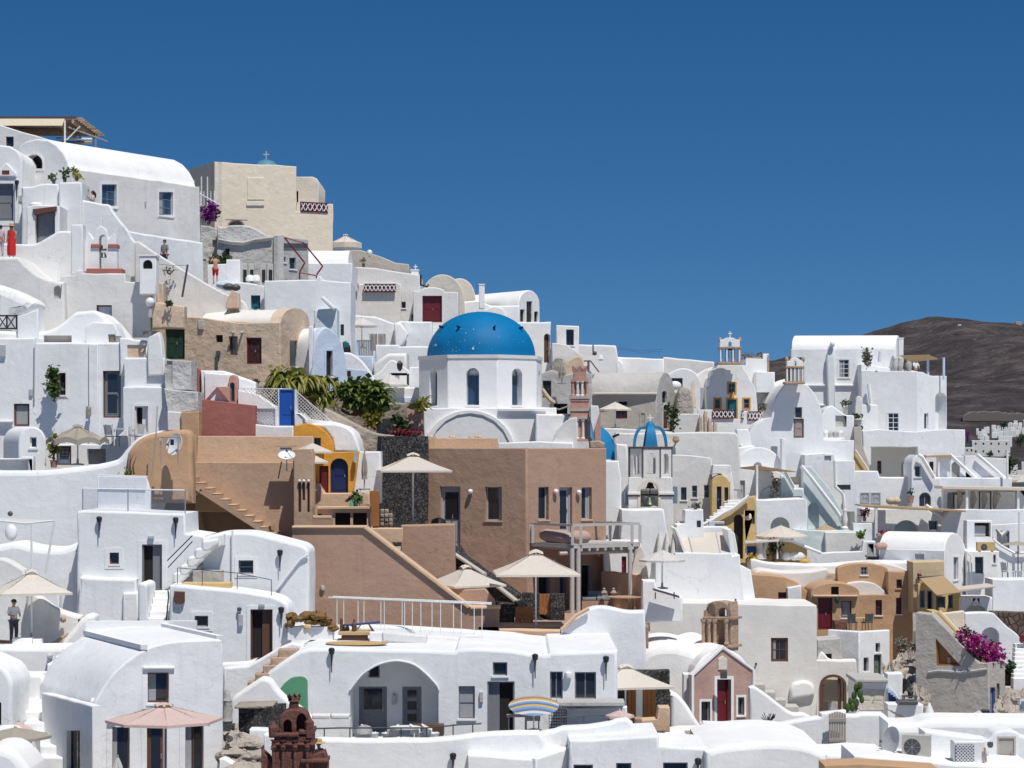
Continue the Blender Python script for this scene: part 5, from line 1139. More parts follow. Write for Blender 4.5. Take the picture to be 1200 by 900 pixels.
t.part('side_wall',MB().slab(Pl(185,106.3,186,111),[(0,-3),(4.6,-3),(4.6,0),(0,0)],.25,(),.03,None,True,False),BRS)
t.part('arch_rib',MB().tube([P(212,560,110.5),P(222,575,110.2),P(231,590,110.2),P(236,610,110.4),P(240,628,110.5)],.14,8),BRS)
dish('salmon coloured satellite dish under the brown stair',221,575,105.6,.58,(1,.15,.25),.5,mat_plain('salmon_paint',(.55,.36,.24),.5))
t=T('pillar','brown pillar with narrow vertical slots at the foot of the stair terrace','pillar');fac(t,106.0,[(343.5,527),(346,526),(365,526),(367,533),(367,640),(343.5,640)],1.2,[('v',349.5,565,353,600,'gr',{'mat':BRS,'r':.35}),('v',354.3,565,357.6,586,'gr',{'mat':BRS,'r':.35}),('v',360,565,363,600,'gr',{'mat':BRS,'r':.35})],BRS,.04)
for x in(351,356,361.5):t.part('slot_lamp',MB().ball(P(x,563.5,105.9),.07),WHP)
t.part('cable',MB().bar(P(344,540,105.93),P(344,617,105.93),.03),GRYD)
dish('white satellite dish facing up on the brown terrace wall',336,535,105.6,.40,(.05,-.5,.85),.55);t=THINGS[-1];t.part('support_leg',MB().bar(P(330,541,105.4),P(326,561,105.4),.03),BLK)
t=T('roof_vent','flat dark roof cowl beside the white dish','vent');t.part('cap',MB().box(P(335,524,106.6),.95,.5,.06),BRS);t.part('box',MB().box(P(335,531,106.6),.5,.4,.26),GRYL)
# bbq terrace
blk('light brown raised back wall of the barbecue terrace',107.8,[(366,567),(374,567),(380,578),(433,578),(433,640),(366,640)],1,(),BRL,'terrace_wall','wall',.05)
t=T('kitchen_counter','brown built in outdoor counter with two dark cupboard openings','counter');fac(t,105.6,[(372,596),(434,595.5),(434,640),(372,640)],.9,[('v',392.5,601,410.5,620,'dk',{'r':.4}),('v',413.5,601,430,620,'dk',{'r':.4}),('v',373,602,377,607,'dk',{'r':.2})],BRL,.04)
t.part('worktop',MB().slab(Pl(105.4),[(371,594),(435,593.5),(435,596.5),(371,597)],1.2,(),.02,None,False,False),BRL)
bench('low brown built in seat left of the outdoor counter',366,389,617,105.2,.34,.7,BRO,BRL)
bush('small green potted plant on the outdoor counter',416,595,106,14,14,LF1,110,.14,'pot_plant','plant',pot=.15)
for k,(x,m,lb)in enumerate(((412,GNB,'green glass bottle, left of the two on the counter'),(417,GNP,'darker green bottle, right of the two on the counter'))):tt=T('bottle',lb,'bottle');tt.part('glass',MB().lathe(P(x,595,105.7),[(0,0),(.09,0),(.09,.22),(.03,.3),(.03,.4),(0,.4)],10),m)
t=T('counter_clutter','small pink and white jars at the right end of the counter','jars',kind='stuff');m=MB();[m.lathe(P(x,594.5,105.8),[(0,0),(.08,0),(.08,.15),(0,.16)],8)for x in(423,426,429,432)];t.part('jars',m,PNK)
t=T('wooden_post','orange wooden board standing at the end of the counter','board');t.part('board',MB().slab(Pl(105.3),[(433,575),(444.5,575),(444.5,617),(436,617)],.1,(),.02),WOOR)
t=T('stone_stack','small stack of pale rubble blocks beside the orange board','stones')
rr=random.Random(5)
for j in range(4):
    for i in range(3-(j>2)):t.part('stone',MB().slab(Pl(106+rr.uniform(0,.1)),[(445.5+i*5,612-j*5),(450+i*5+rr.uniform(-.5,.3),612-j*5+rr.uniform(-.4,.4)),(450+i*5,616.5-j*5),(445.5+i*5,616.5-j*5)],.5,(),.05,None,False,False),RET)
t=T('brown_stair_wall','big brown wall cut off by a long diagonal coping, above the white railing','wall')
fac(t,101.5,[(342,617.5),(429,618),(440,626),(552,713),(585.5,713),(585.5,775),(342,775)],.9,(),BRO,.05)
q=Pl(101.35)
for a,b,c,d in(((342,616.5),(430,616.5),(430,619),(342,619)),((429,617),(552,711),(548,713.5),(425.5,619)),((551,711),(586.5,711),(586.5,714),(551,714))):t.part('coping',MB().slab(q,[a,b,c,d],1.2,(),.03,None,False,False),BRL)
t.part('round_vent',MB().lathe(P(378,689,101.45)+Vector((0,0,-.12)),[(0,0),(.1,.02),(.12,.12),(.1,.22),(0,.24)],10),GRYL)
t.part('corner_ridge',MB().slab(Pl(101.3),cr([(361,643),(364,650),(365,680),(369,686),(369,735)],2)+[(361,735)],.3,(),.05),BRO)
blk('brown terrace block with a folded grey shadow, behind the diagonal coping',105.9,[(470,616),(533,614.5),(533,690),(470,690)],1.5,(),BRO,'terrace_block','wall',.05)
blk('lighter brown step in front of the terrace block',104.9,[(432,619),(472,619),(472,636),(460,636),(460,660),(432,660)],.8,(),BRL,'terrace_block','wall',.05)
blk('brown low parapet with a rounded end below the lower parasol',102.4,[(520,690),(569,690),(580,704),(582,720),(520,720)],.5,(),BRO,'parapet_wall','wall',.06)
t=T('dark_bag','black bag lying on the terrace beside the parasol foot','bag');t.part('bag',MB().lathe(P(514,615,110),[(0,0),(.4,0),(.32,.25),(.1,.35),(0,.35)],10),BLK)
blk('pale brown kerb wall in front of the stone stair courtyard',99.5,[(585,738),(657,739),(657,765),(585,765)],.8,(),BRL,'kerb_wall','wall',.06)
# ================================================================ LEFT LOWER: white terraces
t=T('glass_balustrade','frameless glass balustrade on the white roof terrace below the taupe parasol','railing')
def gpanel(x0,x1,y0,y1,Y):t.part('glass_panel',MB().slab(Pl(Y),RC(x0,y0,x1,y1),.025,(),.003,None,False,False),clearmat())
gpanel(98,149,574,601,98.3);gpanel(151,216,574.5,602,98.3)
t.part('top_rail',MB().bar(P(97,572.5,98.3),P(217,574.5,98.3),.03),WHP)
for x in(97,150,217):t.part('post',MB().bar(P(x,573,98.3),P(x,603,98.3),.03),STE)
gpanel(116,172,558,574,101.5);t.part('top_rail',MB().bar(P(115,557,101.5),P(173,558.5,101.5),.03),WHP)
bl=blk('bench back wall behind the glass balustrade',101.8,[(114,558),(171,559),(176,573),(176,600),(114,600)],.3,(),WB,'terrace_wall','wall',.04)
t=T('white_house','white house with a grey doorway and two torch lamps, under the glass balustrade','house')
fac(t,98,[(90,600),(96,598),(217,602),(218,625),(240,628),(240,780),(90,780)],4,
    [('o',166.5,638,190,692,'gr',{'leafside':'r','sur':WC,'sw':.18,'r':.3}),('w',128.5,647.5,139.5,661,'br',{'m':(1,1),'sur':WC,'sw':.2})],WB,.1)
for x,y in((117,607),(206.5,608)):lamp_torch(t,x,y,98)
t.part('door_lamp',MB().slab(Pl(97.85),RC(173,628,180,632),.2,(),.02),GRYL)
for k in range(2):t.part('handrail',MB().bar(P(196+k,657+8*k,97.3),P(225.5,627.5+7*k,97.3),.025),BLK)
fac(t,97.4,cr([(93,677),(96,675.5),(107,676.5),(125,677.5),(160,678.5)],3)+[(160,693),(163,700),(163,780),(90,780)],.8,[('w',114.5,731,137.5,746,'br',{'m':(2,1),'sur':WC,'sw':.12,'sill':0})],WB,.12,'lower_wall')
fac(t,97.2,[(144,695),(162,694),(162,780),(144,780)],.5,(),WB,.1,'buttress')
t=T('white_stairs','white steps leading up to the grey doorway, with a rounded cheek wall','stairs')
steps(t,171,195,693,740,94.8,97.4,6)
t.part('cheek_wall',MB().slab(Pl(95.2),cr([(161.5,690),(163,684),(167,683),(172,686),(172.5,693)],3)+[(172.5,760),(161.5,760)],2.2,(),.1),WB)
t.part('handrail',MB().tube([P(197,692,94.6),P(197.5,700,94.6),P(194,735,94.4)],.03),BLK)
# sloping white ground left
blk('white rendered slope with a soft shoulder below the big retaining wall, left edge',100,cr([(-12,640),(0,638),(20,635),(40,640),(70,642),(88,636),(93,630)],4)+[(93,780),(-12,780)],2.0,(),WB,'terrace_wall','wall',.3)
t=T('wall_niche_lamp','round white wall lamp on the slope left of the glass balustrade','lamp');t.part('shade',MB().ball(P(13,624,102.2),.28,.2,.38),WHP);t.part('spot',MB().ball(P(12,602,102.2),.12),GRYD)
t=T('shade_sail','white pergola posts with a thin sail cloth, at the left edge','pergola')
for a,b in(((37,613),(37,672)),((64,610),(53,672))):t.part('post',MB().bar(P(*a,96),P(*b,96),.055),WHP)
t.part('beam',MB().tube([P(-12,609,96),P(30,613.5,96),P(64,610,96)],.04),WHP);t.part('sail',MB().add([P(-12,608.5,96),P(37,613.5,96),P(64,610,97.5),P(-12,606,97.5)],[(0,1,2,3)]),CAW)
t=T('white_house','white house corner with one small grey window, left of the brown wall','house')
fac(t,97.2,cr([(236,631),(250,626),(262,624),(276,623.6),(296,624.4),(320,630),(340,635),(354,639),(361,645),(362,652)],4)+[(362,780),(236,780)],3,[('w',279.5,656.5,297,672.5,'gr',{'m':(1,2),'sur':WC,'sw':.16})],WB,.14)
lamp_torch(t,328.5,646,97.2)
t.part('downpipe',MB().bar(P(272.5,622,97.05),P(272.5,686,97.05),.05),WHP);t.part('sloped_rib',MB().tube([P(325,690,97.1),P(340,670,97.1),P(352,655,97.1),P(361,650,97.1)],.06,6),WC)
t=T('curved_stair','white curved outside stair with knobbly steps and a hollow underneath','stairs')
for k in range(5):
    x0=202+8.5*k;y0=671-9.5*k;t.part('step',MB().slab(Pl(96.4-.015*k),cr([(x0,y0+13),(x0+.3,y0+4),(x0+1.5,y0+1),(x0+5,y0),(x0+10,y0-.5)],4)+[(x0+20,y0-2),(x0+20,y0+4),(x0+8,y0+14)],1.3,(),.1,None,False,False),WC)
t.part('stair_arch',MB().slab(Pl(96.5),cr([(208,684),(212,678),(226,664),(240,651),(252,643),(262,639)],4)+[(262,626),(245,630),(232,644),(218,658),(203,676),(203,684)],1.0,(),.05),WC)
bench('grey stone storage box under the curved stair',226,260,687,96.2,.66,.6,GW);blk('narrow olive mat strip along the stair terrace',95.3,RC(213,683,270,692),.8,(),OCL,'terrace_mat','mat',.03)
t=T('white_house','low white house with an open dark doorway in front of the curved stair','house')
fac(t,94.5,[(198.5,686),(215,686),(240,688.5),(270,691),(295,694.5)]+cr([(316,698),(328,702),(336,708),(338.5,716)],3)+[(338.5,800),(198.5,800)],2.2,
    [('o',293.5,714,319.5,773,'br',{'leafside':'r','sur':WC,'sw':.15,'r':.35}),('w',228,721.5,244,734.5,'gr',{'m':(1,1),'sur':WC,'sw':.18})],WB,.12)
t.parts[-1]
lamp_torch(t,330,713,94.5,.8)
t.part('plaque',MB().slab(Pl(94.3),[(204,693),(216,693.5),(216,705),(213,708),(206,707),(204,705)],.2,(),.02),WOOD)
t.part('vent_ring',MB().lathe(P(280.5,714,94.4)+Vector((0,0,-.08)),[(0,0),(.09,.02),(.1,.08),(.08,.15),(0,.17)],10),GRYD);t.part('meter_box',MB().slab(Pl(94.35),RC(279,720,284.5,734),.18,(),.02),GRYL);t.part('name_plate',MB().slab(Pl(94.4),RC(303,708,310,711),.1,(),.01),GRYL)
rail('thin dark wire railing along the roof of the low white house',[P(208,684,94.8),P(237,686.5,94.9),P(278,690,94.9),P(318,698,94.8)],.66,BLK,r=.016,nposts=1,mids=0)
# under the left parasol
parasol('big cream parasol over the man in the white shirt, left edge',37,667,-14,92,693,750,91.5,CAN,4,20,True)
person('man in a white shirt and dark cap working under the left parasol',16,754,92.6,1.75,215,'work',WHP,(GRYD,True),None,None,BLK)
t=T('work_box','white counter box in front of the man with the dark cap','box');t.part('box',MB().slab(Pl(90.8),RC(14,748,37,775),.5,(),.04),WC);t.part('second_box',MB().slab(Pl(90.9),RC(38,749,48,775),.4,(),.03),WC)
blk('grey white curved screen wall behind the man under the parasol',94,[(-12,694),(24,694)]+cr([(34,696),(44,705),(52,720),(55,733),(54,748),(50,760)],3)+[(50,780),(-12,780)],.5,(),WH,'screen_wall','wall',.1)
blk('low arched white wall end at the left edge above the cream parasol',94.6,cr([(-12,655),(0,654),(10,657),(20,663),(28,668)],3)+[(34,690),(-12,690)],.7,(),WO,'arch_wall','wall',.1)
t=T('serpentine_wall','thick white wall snaking down to the right of the parasol man','wall')
fac(t,93.2,cr([(30,690),(42,695),(52,703),(64,712),(80,718),(92,721),(96,722)],4)+[(96,790),(30,790)],.6,(),WO,.15)
fac(t,92.4,cr([(62,762),(72,752),(84,738),(94,726),(102,720),(110,722),(111.5,728)],4)+[(111.5,790),(62,790)],1.0,(),WC,.2,'front_wall')
t.part('bulkhead_lamp',MB().ball(P(74,726,92.9),.13),BRK)
blk('small white ledge wall left of the arched lower window',96.8,[(41,694),(69,694),(69,720),(41,720)],.6,(),WB,'wall_block','wall')
t=T('timber_pile','brown timber planks stacked at the end of the serpentine wall','timber');
for k in range(4):t.part('plank',MB().bar(P(55+k*4,757-k*1.5,91.9),P(70+k*3,749-k*2,93),.06,4),BRK)
t=T('wooden_deck_chair','brown wooden chair edge beside the parasol man, left edge','chair');t.part('seat',MB().slab(Pl(91.3),[(-12,750),(12,752),(12,757),(-12,756)],.5,(),.03),WOOR);[t.part('leg',MB().bar(P(x,755,91.4),P(x,765,91.4),.04),WOOR)for x in(-8,3,10)]
# bottom left
blk('broad white terrace parapet in front of the parasol man',89.5,[(-12,758),(0,758),(60,758.5),(95,758),(98,780),(98,860),(-12,860)],2.0,(),WC,'parapet_wall','wall',.18)
for k in range(3):blk(('upper','middle','lower')[k]+' white stepping block beside the sunlit vault, left',87.5-k*.4,RC((73,65,55)[k],(760,769,778)[k],(85,79,73)[k],840),1.2,(),WC,'step_block','step',.08,group='white stepping blocks')
t=T('wall_spout','small grey spout on the white terrace parapet','spout');t.part('spout',MB().slab(Pl(89.2),RC(55,768,60,772),.4,(),.02),GRYL)
t=T('white_stairs','flight of worn white steps descending at the bottom left','stairs')
for k in range(6):
    t.part('step',MB().slab(Pl(86-k*.75),RC(18+k*5,820+13.5*k,60+k*3.2,930),1.2,(),.07,None,False,True if k==5 else False),WC)
blk('white wall pier beside the worn white steps',86.3,[(14,790),(50,790),(54,803),(56,850),(14,850)],1.2,(),WC,'wall_pier','wall',.15)
t=T('white_house','white house cut by the left picture edge, with a rounded roof corner','house');fac(t,83,[(-20,772),(0,781)]+cr([(4,783),(10,790),(14,799),(15,806)],3)+[(15,900),(-20,900)],3,[('v',-8,823,1.5,850,'dk',{'r':.2})],WB,.15)
t=T('shop_awning','grey white awning roof low at the left edge with a dark slot','roof');fac(t,79,[(-12,858),(6,857),(33,869),(33,940),(-12,940)],2,[('v',-6,863,15,868,'dk',{'r':.3})],WB,.06)
parasol('small salmon parasol tip beside the worn white steps',22,845,4,38,855,890,81,CAP,8,0,False);parasol('grey beige parasol beside the worn steps, below the salmon tip',18,852,-25,60,862,900,78.5,CAG,8,0,False)
closed_parasol('cream folded parasol at the foot of the worn white steps',39,868,915,77.5,CAW,14);closed_parasol('white folded parasol in front of the dark glass doors, bottom left',138,887,935,74,CAW,15)
blk('white dome top in the bottom left corner',75,cr([(-30,905),(-20,880),(0,875.5),(14,880),(26,891),(34,903)],4)+[(34,950),(-30,950)],2.5,(),WC,'white_dome','roof',.3)
bush('dusty grey plant at the foot of the cream folded parasol',44,905,78,14,14,LFG,90,.12,'plant')
# bottom-left vaulted house
t=T('vaulted_house','big white vaulted house with four dark brown windows in the bottom left','house')
fp=Pl(108,80,262,81.5);lp=Pl(49,86,108.3,80.05);L_=Vector((PX(55,90)-PX(112,80),10,0));Dv=lp.u*-1
Dv=Vector((-lp.u.x,-lp.u.y,0))*7.2
arcp=[(109,960),(109,826)]+cr([(112,820),(116,813),(124,800),(134,787.5),(148,775),(170,760.5),(186,755),(205,751.5),(225,750),(262,749)],4)+[(262,960)]
fac(t,fp,arcp,7,[('w',173,788,198,824,'br',{'m':(1,1),'sur':WB,'sw':.2,'fw':.07,'r':.3}),('w',131.5,852,152,905,'br',{'m':(1,1),'sur':WB,'sw':.2,'r':.3}),('d',172,848,195.5,925,'br',{'glz':((.05,.95),),'sur':WB,'sw':.2,'r':.3,'pan':()}),('w',217,850,238.5,905,'br',{'m':(2,1),'sur':WB,'sw':.2,'r':.3})],WB,.08,'wall',Dv)
for x0,x1,y in((168,205,782.5),(126,136,846.5),(212,247,843)):t.part('drip_mould',MB().slab(fp.shift(-.14),RC(x0,y-1,x1,y+1.5),.2,(),.02),WC)
fac(t,lp.shift(-.3),[(49,812),(58,814),(108.3,827.5),(108.3,960),(49,960)],.3,[('w',78,856,94,905,'br',{'m':(2,1),'r':.25})],WH,.05,'left_wall')
t.part('eave_knob',MB().ball(P(109,823,80.3),.12,.12,.16),WC);t.part('downpipe',MB().bar(P(106.5,829,79.95),P(106.5,930,79.9),.05),WHP)
# raised roof lip and flat roof panel
rf=fp
def onroof(x,y,z):pass
a0=fp.w(fp.uv(205,748));a1=fp.w(fp.uv(262,746));
for nm,(p0,p1)in{'roof_lip':(fp.w(fp.uv(168,758)),None)}.items():t.part(nm,MB().obox(p0+Vector((-.1,0,-.1)),Dv,(.25,.0,0),(0,0,.17)),WC)
t.part('roof_lip',MB().obox(fp.w(fp.uv(168,756))+Dv+Vector((0,0,-.1)),(4.2,.2,0),(0,.3,0),(0,0,.45)),WC);t.part('roof_lip',MB().obox(fp.w(fp.uv(255,749))+Vector((-.05,.05,-.1)),Dv,(.28,0,0),(0,0,.22)),WC)
parasol('faded pink parasol in front of the dark windows, bottom left',192,824,122,258,842.5,935,77,CAP,8,12,True)
# ---------------------------------------------------------------- stone tower with crown, rocks
t=T('stone_tower','carved dark red stone tower with a crown, at the bottom edge','bell tower');Y=76;s=Y/F;c=P(345,900,Y)
def zz(y):return(HY-y)*s
def tbx(nm,x0,x1,y0,y1,d=None,Yo=0):t.part(nm,MB().slab(Pl(Y+Yo),RC(x0,y0,x1,y1),(d or(x1-x0)*s),(),.03,None,False,False),MAR)
tbx('body',321,366,862,960,1.1,-.55);tbx('cornice',318,350,859.5,864,1.3,-.62);tbx('cornice',350,367,856,861,1.3,-.6);tbx('lower_band',318,368,871,874,1.35,-.66);tbx('lower_band',352,384,890,894,1.0,-.7)
pl=Pl(Y-.45);t.part('upper_vault',MB().slab(pl,[(327,861)]+[(327,845)]+arc(328,360,842,831.5,12)+[(362,848),(362,861)],1.0,[([pl.uv(*p)for p in[(332,861)]+arc(332,342,850,843,8)+[(342,861)]],.4),([pl.uv(*p)for p in[(347,861)]+arc(347,360,846,836,8)+[(360,861)]],.4)],.03),MAR)
for x,h in((322,842),(364,836)):
    t.part('corner_horn',MB().lathe(Vector((PX(x,Y),Y-.5,zz(862))),[(.14,0),(.16,zz(h+8)-zz(862)),(.09,zz(h+5)-zz(862)),(.02,zz(h)-zz(862))],6),MAR)
q=Vector((PX(344.5,Y),Y,zz(832)));N=24;vs=[]
for z,r_ in((-.05,.17),(.1,.17),(.28,.15),(.30,.2),(.36,.19),(.55,.235)):
    for k in range(N):a=2*math.pi*k/N;vs.append(q+Vector((r_*math.cos(a),r_*math.sin(a),z-(.12*abs(math.sin(a*4))if z>.5 else 0))))
t.part('crown',MB().add(vs,[(i*N+k,i*N+(k+1)%N,(i+1)*N+(k+1)%N,(i+1)*N+k)for i in range(5)for k in range(N)]+[tuple(range(4*N,5*N))],True),MAR)
for x in(323,334,348,362):
    for y0,y1 in((864,873),(874,902)):t.part('column',MB().lathe(Vector((PX(x,Y),Y-.62,zz(y1))),[(.1,0),(.1,.04),(.065,.07),(.06,zz(y0)-zz(y1)-.08),(.11,zz(y0)-zz(y1)-.02),(.11,zz(y0)-zz(y1))],8),MAR)
t.part('side_buttress',MB().slab(Pl(Y-.4),[(306,880),(312,885),(318,892),(322,905),(322,960),(306,960)],.7,(),.04),MAR);t.part('side_buttress',MB().slab(Pl(Y-.3),[(366,886),(380,880),(384,892),(384,960),(366,960)],.6,(),.04),MAR)
person('person in a straw hat beside the dark red stone tower, bottom edge',374,927,77.5,1.7,60,'lean',BLK,(GRYD,True),HAI,PAL)
blk('dark stone wall block with a flat brown cap, left of the stone tower',(278,82.5,319,82),[(279,829),(318,828),(318,862),(300,862),(279,856)],1.2,(),STN,'stone_block','wall',.05);t=THINGS[-1];t.part('cap',MB().slab(Pl(82.1),[(275,827.5),(320,826.5),(320,830),(275,830.5)],1.6,(),.03),RET)
t=T('garden_statue','grey stone baluster ornament beside the dark stone block','ornament');t.part('body',MB().lathe(P(266.5,848,83.5),[(.15,0),(.2,.1),(.14,.25),(.2,.5),(.12,.72),(.17,.85),(.1,1.0),(.12,1.15),(.02,1.3)],12),GW);t.part('plinth',MB().box(P(266.5,856,83.5),.5,.5,.25),GRYD)
rr=random.Random(9)
def boulder(c,r,seed,sq=.6):
    vs=[];fs=[];n,m=22,14;q=random.Random(seed);off=Vector((q.uniform(0,50),q.uniform(0,50),0))
    for i in range(m+1):
        for k in range(n):
            d=Vector((math.sin(math.pi*i/m)*math.cos(2*math.pi*k/n),math.sin(math.pi*i/m)*math.sin(2*math.pi*k/n),math.cos(math.pi*i/m)))
            vs.append(Vector(c)+Vector((d.x,d.y,d.z*sq))*r*(1+.5*MN.noise(d*1.3+off)-.35*abs(MN.noise(d*2.3+off))+.22*MN.noise(d*5+off)+.12*MN.noise(d*11+off)))
    for i in range(m):fs+=[(i*n+k,(i+1)*n+k,(i+1)*n+(k+1)%n,i*n+(k+1)%n)for k in range(n)]
    return MB().add(vs,fs,True)
for i,(x,y,Y,r_,lb)in enumerate(((285,866,81,.95,'largest pale boulder left of the stone tower'),(300,884,79.5,.85,'round grey boulder below the largest one, left of the tower'),(272,880,80,.7,'boulder against the house wall at the bottom'),(288,900,78,.9,'lowest boulder at the bottom edge, left of the tower'),(312,872,80.6,.55,'small boulder tucked against the white block by the tower'))):
    tt=T('boulder',lb,'boulder','boulders beside the stone tower');tt.part('boulder',boulder(P(x,y+6,Y),r_*.8,i,.5),ROC)

blk('stub of white wall with an opening, left of the boulders at the bottom edge',78,[(257,890),(262,888),(281,899),(281,950),(257,950)],.5,(),WC,'wall_block','wall')
blk('white cubic parapet block behind the stone tower, upper',81.4,RC(292,855,322,900),.8,(),WB,'parapet_block','wall',.07);blk('white cubic parapet block behind the stone tower, lower and nearer',79.6,RC(309,861,322,930),.8,(),WB,'parapet_block','wall',.07)
# ================================================================ CENTRE LOWER: the long white terraced house
t=T('terraced_house','long white terrace house with a big arched porch and dark doorways, lower centre','house');Yh=90
fac(t,Yh,[(306,880),(306,800),(316,786),(330,776),(350,763),(362,760),(400,759.5),(440,760.5),(500,761.5),(533,763.5),(536,760.5),(560,759.5),(600,762),(620,765.5),(642,767.5),(645,764.5),(690,763),(724,762.5),(725,880)],9.0,
    [('w',537.5,804,556.5,842.5,'gc',{'m':(1,2),'r':.2}),('o',571,798.5,603,860,'gr',{'leafside':'l','r':.35}),('w',577.5,776,594.5,792,'gr',{'m':(1,1)}),('w',644.5,787,659.5,819,'gr',{'m':(2,1)}),('w',673.5,787.5,698.5,819.5,'gr',{'m':(2,1)})],WB,.14,
    holes=[([Pl(Yh).uv(*p)for p in[(410.5,868),(410.5,808)]+cr([(414,803),(425,790),(440,780),(456,775),(470,774.5),(486,779),(500,790),(512,803)],3)+[(514,808),(514,868)]],2.6)])
fac(t,Yh+2.5,RC(405,770,520,880),.35,[('d',420.5,804.5,453.5,858,'gr',{'glz':((.5,.95),),'n':1,'r':.15}),('d',471.5,804.5,494,850,'gr',{'r':.12,'n':1,'glz':((.7,.9),(.4,.62),(.1,.3))}),('w',432,779,445,794,'gr',{'m':(1,1),'r':.12})],WB,.02,'porch_wall')
t.part('meter_box',MB().slab(Pl(Yh+2.35),RC(460,814,464,826),.12,(),.01),GRYL);t.part('meter_box',MB().slab(Pl(Yh-.12),RC(562,811,566,823),.14,(),.01),GRYL)
for x,y in((389,761),(627,768),(710,770.5)):lamp_torch(t,x,y,Yh,.9)
pl=Pl(Yh-.05);t.part('green_door',MB().slab(pl,[(326,810)]+cr([(333,801),(341,794.5),(350,792.5),(357,793.5),(360.5,798)],3)+[(361,838),(345,838)],.12,(),.02),GNB)
t.part('round_lamp',MB().lathe(P(666,791,Yh-.12),[(0,-.12),(.14,-.1),(.16,0),(.14,.1),(0,.12)],12),WHP)
t.part('shelf',MB().slab(Pl(Yh-1.2),RC(653,822.5,732,828),1.15,(),.03),GW);t.part('outer_arch_lip',MB().tube([pl.w(pl.uv(*p),-.02)for p in cr([(410.5,808),(414,803),(425,790),(440,780),(456,775),(470,774.5),(486,779),(500,790),(512,803),(514,808)],3)],.05,6),WC)
t.part('low_door',MB().slab(Pl(Yh-.1),RC(677,831,711,860),.1,(),.02),GRYL)
t=T('grid_gate','dark wire grid gate under the stone shelf','gate')
for k in range(8):t.part('bar',MB().bar(P(643.5+2.9*k,832,89.3),P(643.5+2.9*k,856,89.3),.015,4),BLK)
for k in range(8):t.part('bar',MB().bar(P(643.5,832+3.4*k,89.3),P(664,832+3.4*k,89.3),.015,4),BLK)
blk('white wall piece between the grid gate and the brick wall, under the shelf',89.6,[(664,830),(735,828),(735,880),(664,880)],.3,(),WB,'wall_block','wall')
# stair and cheek walls left of the green door
t=T('white_stair_walls','two white sloping stair walls with stone steps between, left of the green door','stairs')
fac(t,91.2,[(262,783),(290,780),(305,772),(325,760),(342,753),(356,756),(356,800),(262,860)],.5,(),WB,.1,'back_wall')
fac(t,88.6,cr([(270,829),(272,818),(285,808),(300,798),(308,794),(318,798),(325,808),(334,817),(345,825),(360,836)],3)+[(368,845),(368,900),(300,900),(268,852)],.7,(),WC,.15,'front_wall')
for k in range(5):t.part('step',MB().slab(Pl(89.8+k*.2),RC(290+9*k,799-9.5*k,305+11*k,818-9*k),.9,(),.03,None,False,False),BRK)
blk('white rounded parapet running down from the dark doorway to the rocks',91.8,[(255,778),(290,776),(300,772),(300,850),(255,850)],.6,(),WC,'parapet_wall','wall',.12)
# roof terrace furniture
bench('white built in bench with brown blankets on the roof terrace',337,390,750,94,.55,.9,WC)
t=T('blanket','rumpled brown blankets draped over the white roof bench','blanket');rr=random.Random(2)
for i,(x,y,r_,q_)in enumerate(((341,722,.22,.8),(340,731,.2,1.2),(350,725,.3,.5),(360,722,.34,.6),(365,728,.3,.5),(373,721,.34,.6),(380,728,.32,.6),(390,735,.24,.7))):t.part('fold',boulder(P(x,y,94.2-.1*(i%3)),r_,60+i,q_),BLN)
t.part('gold_cushion',MB().ball(P(360,735,93.5),.17,.12,.12),OCL)
t=T('low_table','low wooden terrace table beside the blanket bench','table');t.part('tabletop',MB().slab(Pl(93.5),RC(396.5,740,434,744.5),1.1,(),.03,None,False,False),PAL);t.part('base',MB().slab(Pl(93.6),RC(400,745,430,751),.9,(),.03,None,False,False),WOOD)
t=T('round_rug','flat straw coloured round rug on the roof terrace','rug');c=P(418,754,91.8);t.part('rug',MB().add([c+Vector((1.25*math.cos(a*.2618),.9*math.sin(a*.2618),z))for z in(.0,.03)for a in range(24)],[tuple(range(24,48))]+[(k,(k+1)%24,24+(k+1)%24,24+k)for k in range(24)]),PAL)
t=T('folded_tripod','blue and black folded camera tripod lying across the low table','tripod')
t.part('leg',MB().bar(P(402,733,93.8),P(446,729,93.8),.05),mat_plain('tripod_blue',(.03,.05,.22),.5));
for b in((415,741),(437,741),(440,742)):t.part('leg',MB().bar(P(424 if b[0]<420 else 432,731,93.8),P(*b,93.6),.03),GRYD)
t=T('camera_bag','dark bag and small bottle standing on the low table','bag');t.part('bag',MB().ball(P(404,737,93.8),.2,.2,.2),BLK);t.part('bottle',MB().lathe(P(415,740,93.6),[(.09,0),(.11,.3),(.04,.4),(.05,.5),(0,.5)],8),WOOD);t.part('flask',MB().lathe(P(400,739,93.6),[(.05,0),(.06,.45),(0,.55)],8),WOOD)
t=T('bench','long white padded bench on the roof terrace, right of the low table','bench');t.part('seat',MB().slab(Pl(93),[(448,741),(500,745),(500,756),(448,752)],.8,(),.08,None,False,False),CUW);t.part('block',MB().slab(Pl(93.1),[(433,741),(449,741),(449,753),(433,753)],.8,(),.05,None,False,False),WC)
t=T('white_railing','white painted railing in front of the big brown diagonal wall','railing')
a,b=Vector(P(389,700,96.2)),Vector(P(576,708,94.5))
t.part('top_rail',MB().bar(a+Vector((-.15,0,0)),b,.027),WHP);t.part('top_rail',MB().bar(a+Vector((0,.5,0)),b+Vector((0,.5,.02)),.03),WHP)
for x in(395,403,420,427,447,451,472,475,484,494,507,517,532,541,556,565):f=(x-389)/187;p=a.lerp(b,f);t.part('post',MB().bar(p,p-Vector((0,0,1.32)),.017),WHP)
blk('white kerb strip under the white railing',96.4,cr([(382,735),(400,733),(450,733),(520,737),(560,740),(585,748)],3)+[(585,775),(382,775)],.6,(),WC,'kerb_wall','wall',.1)
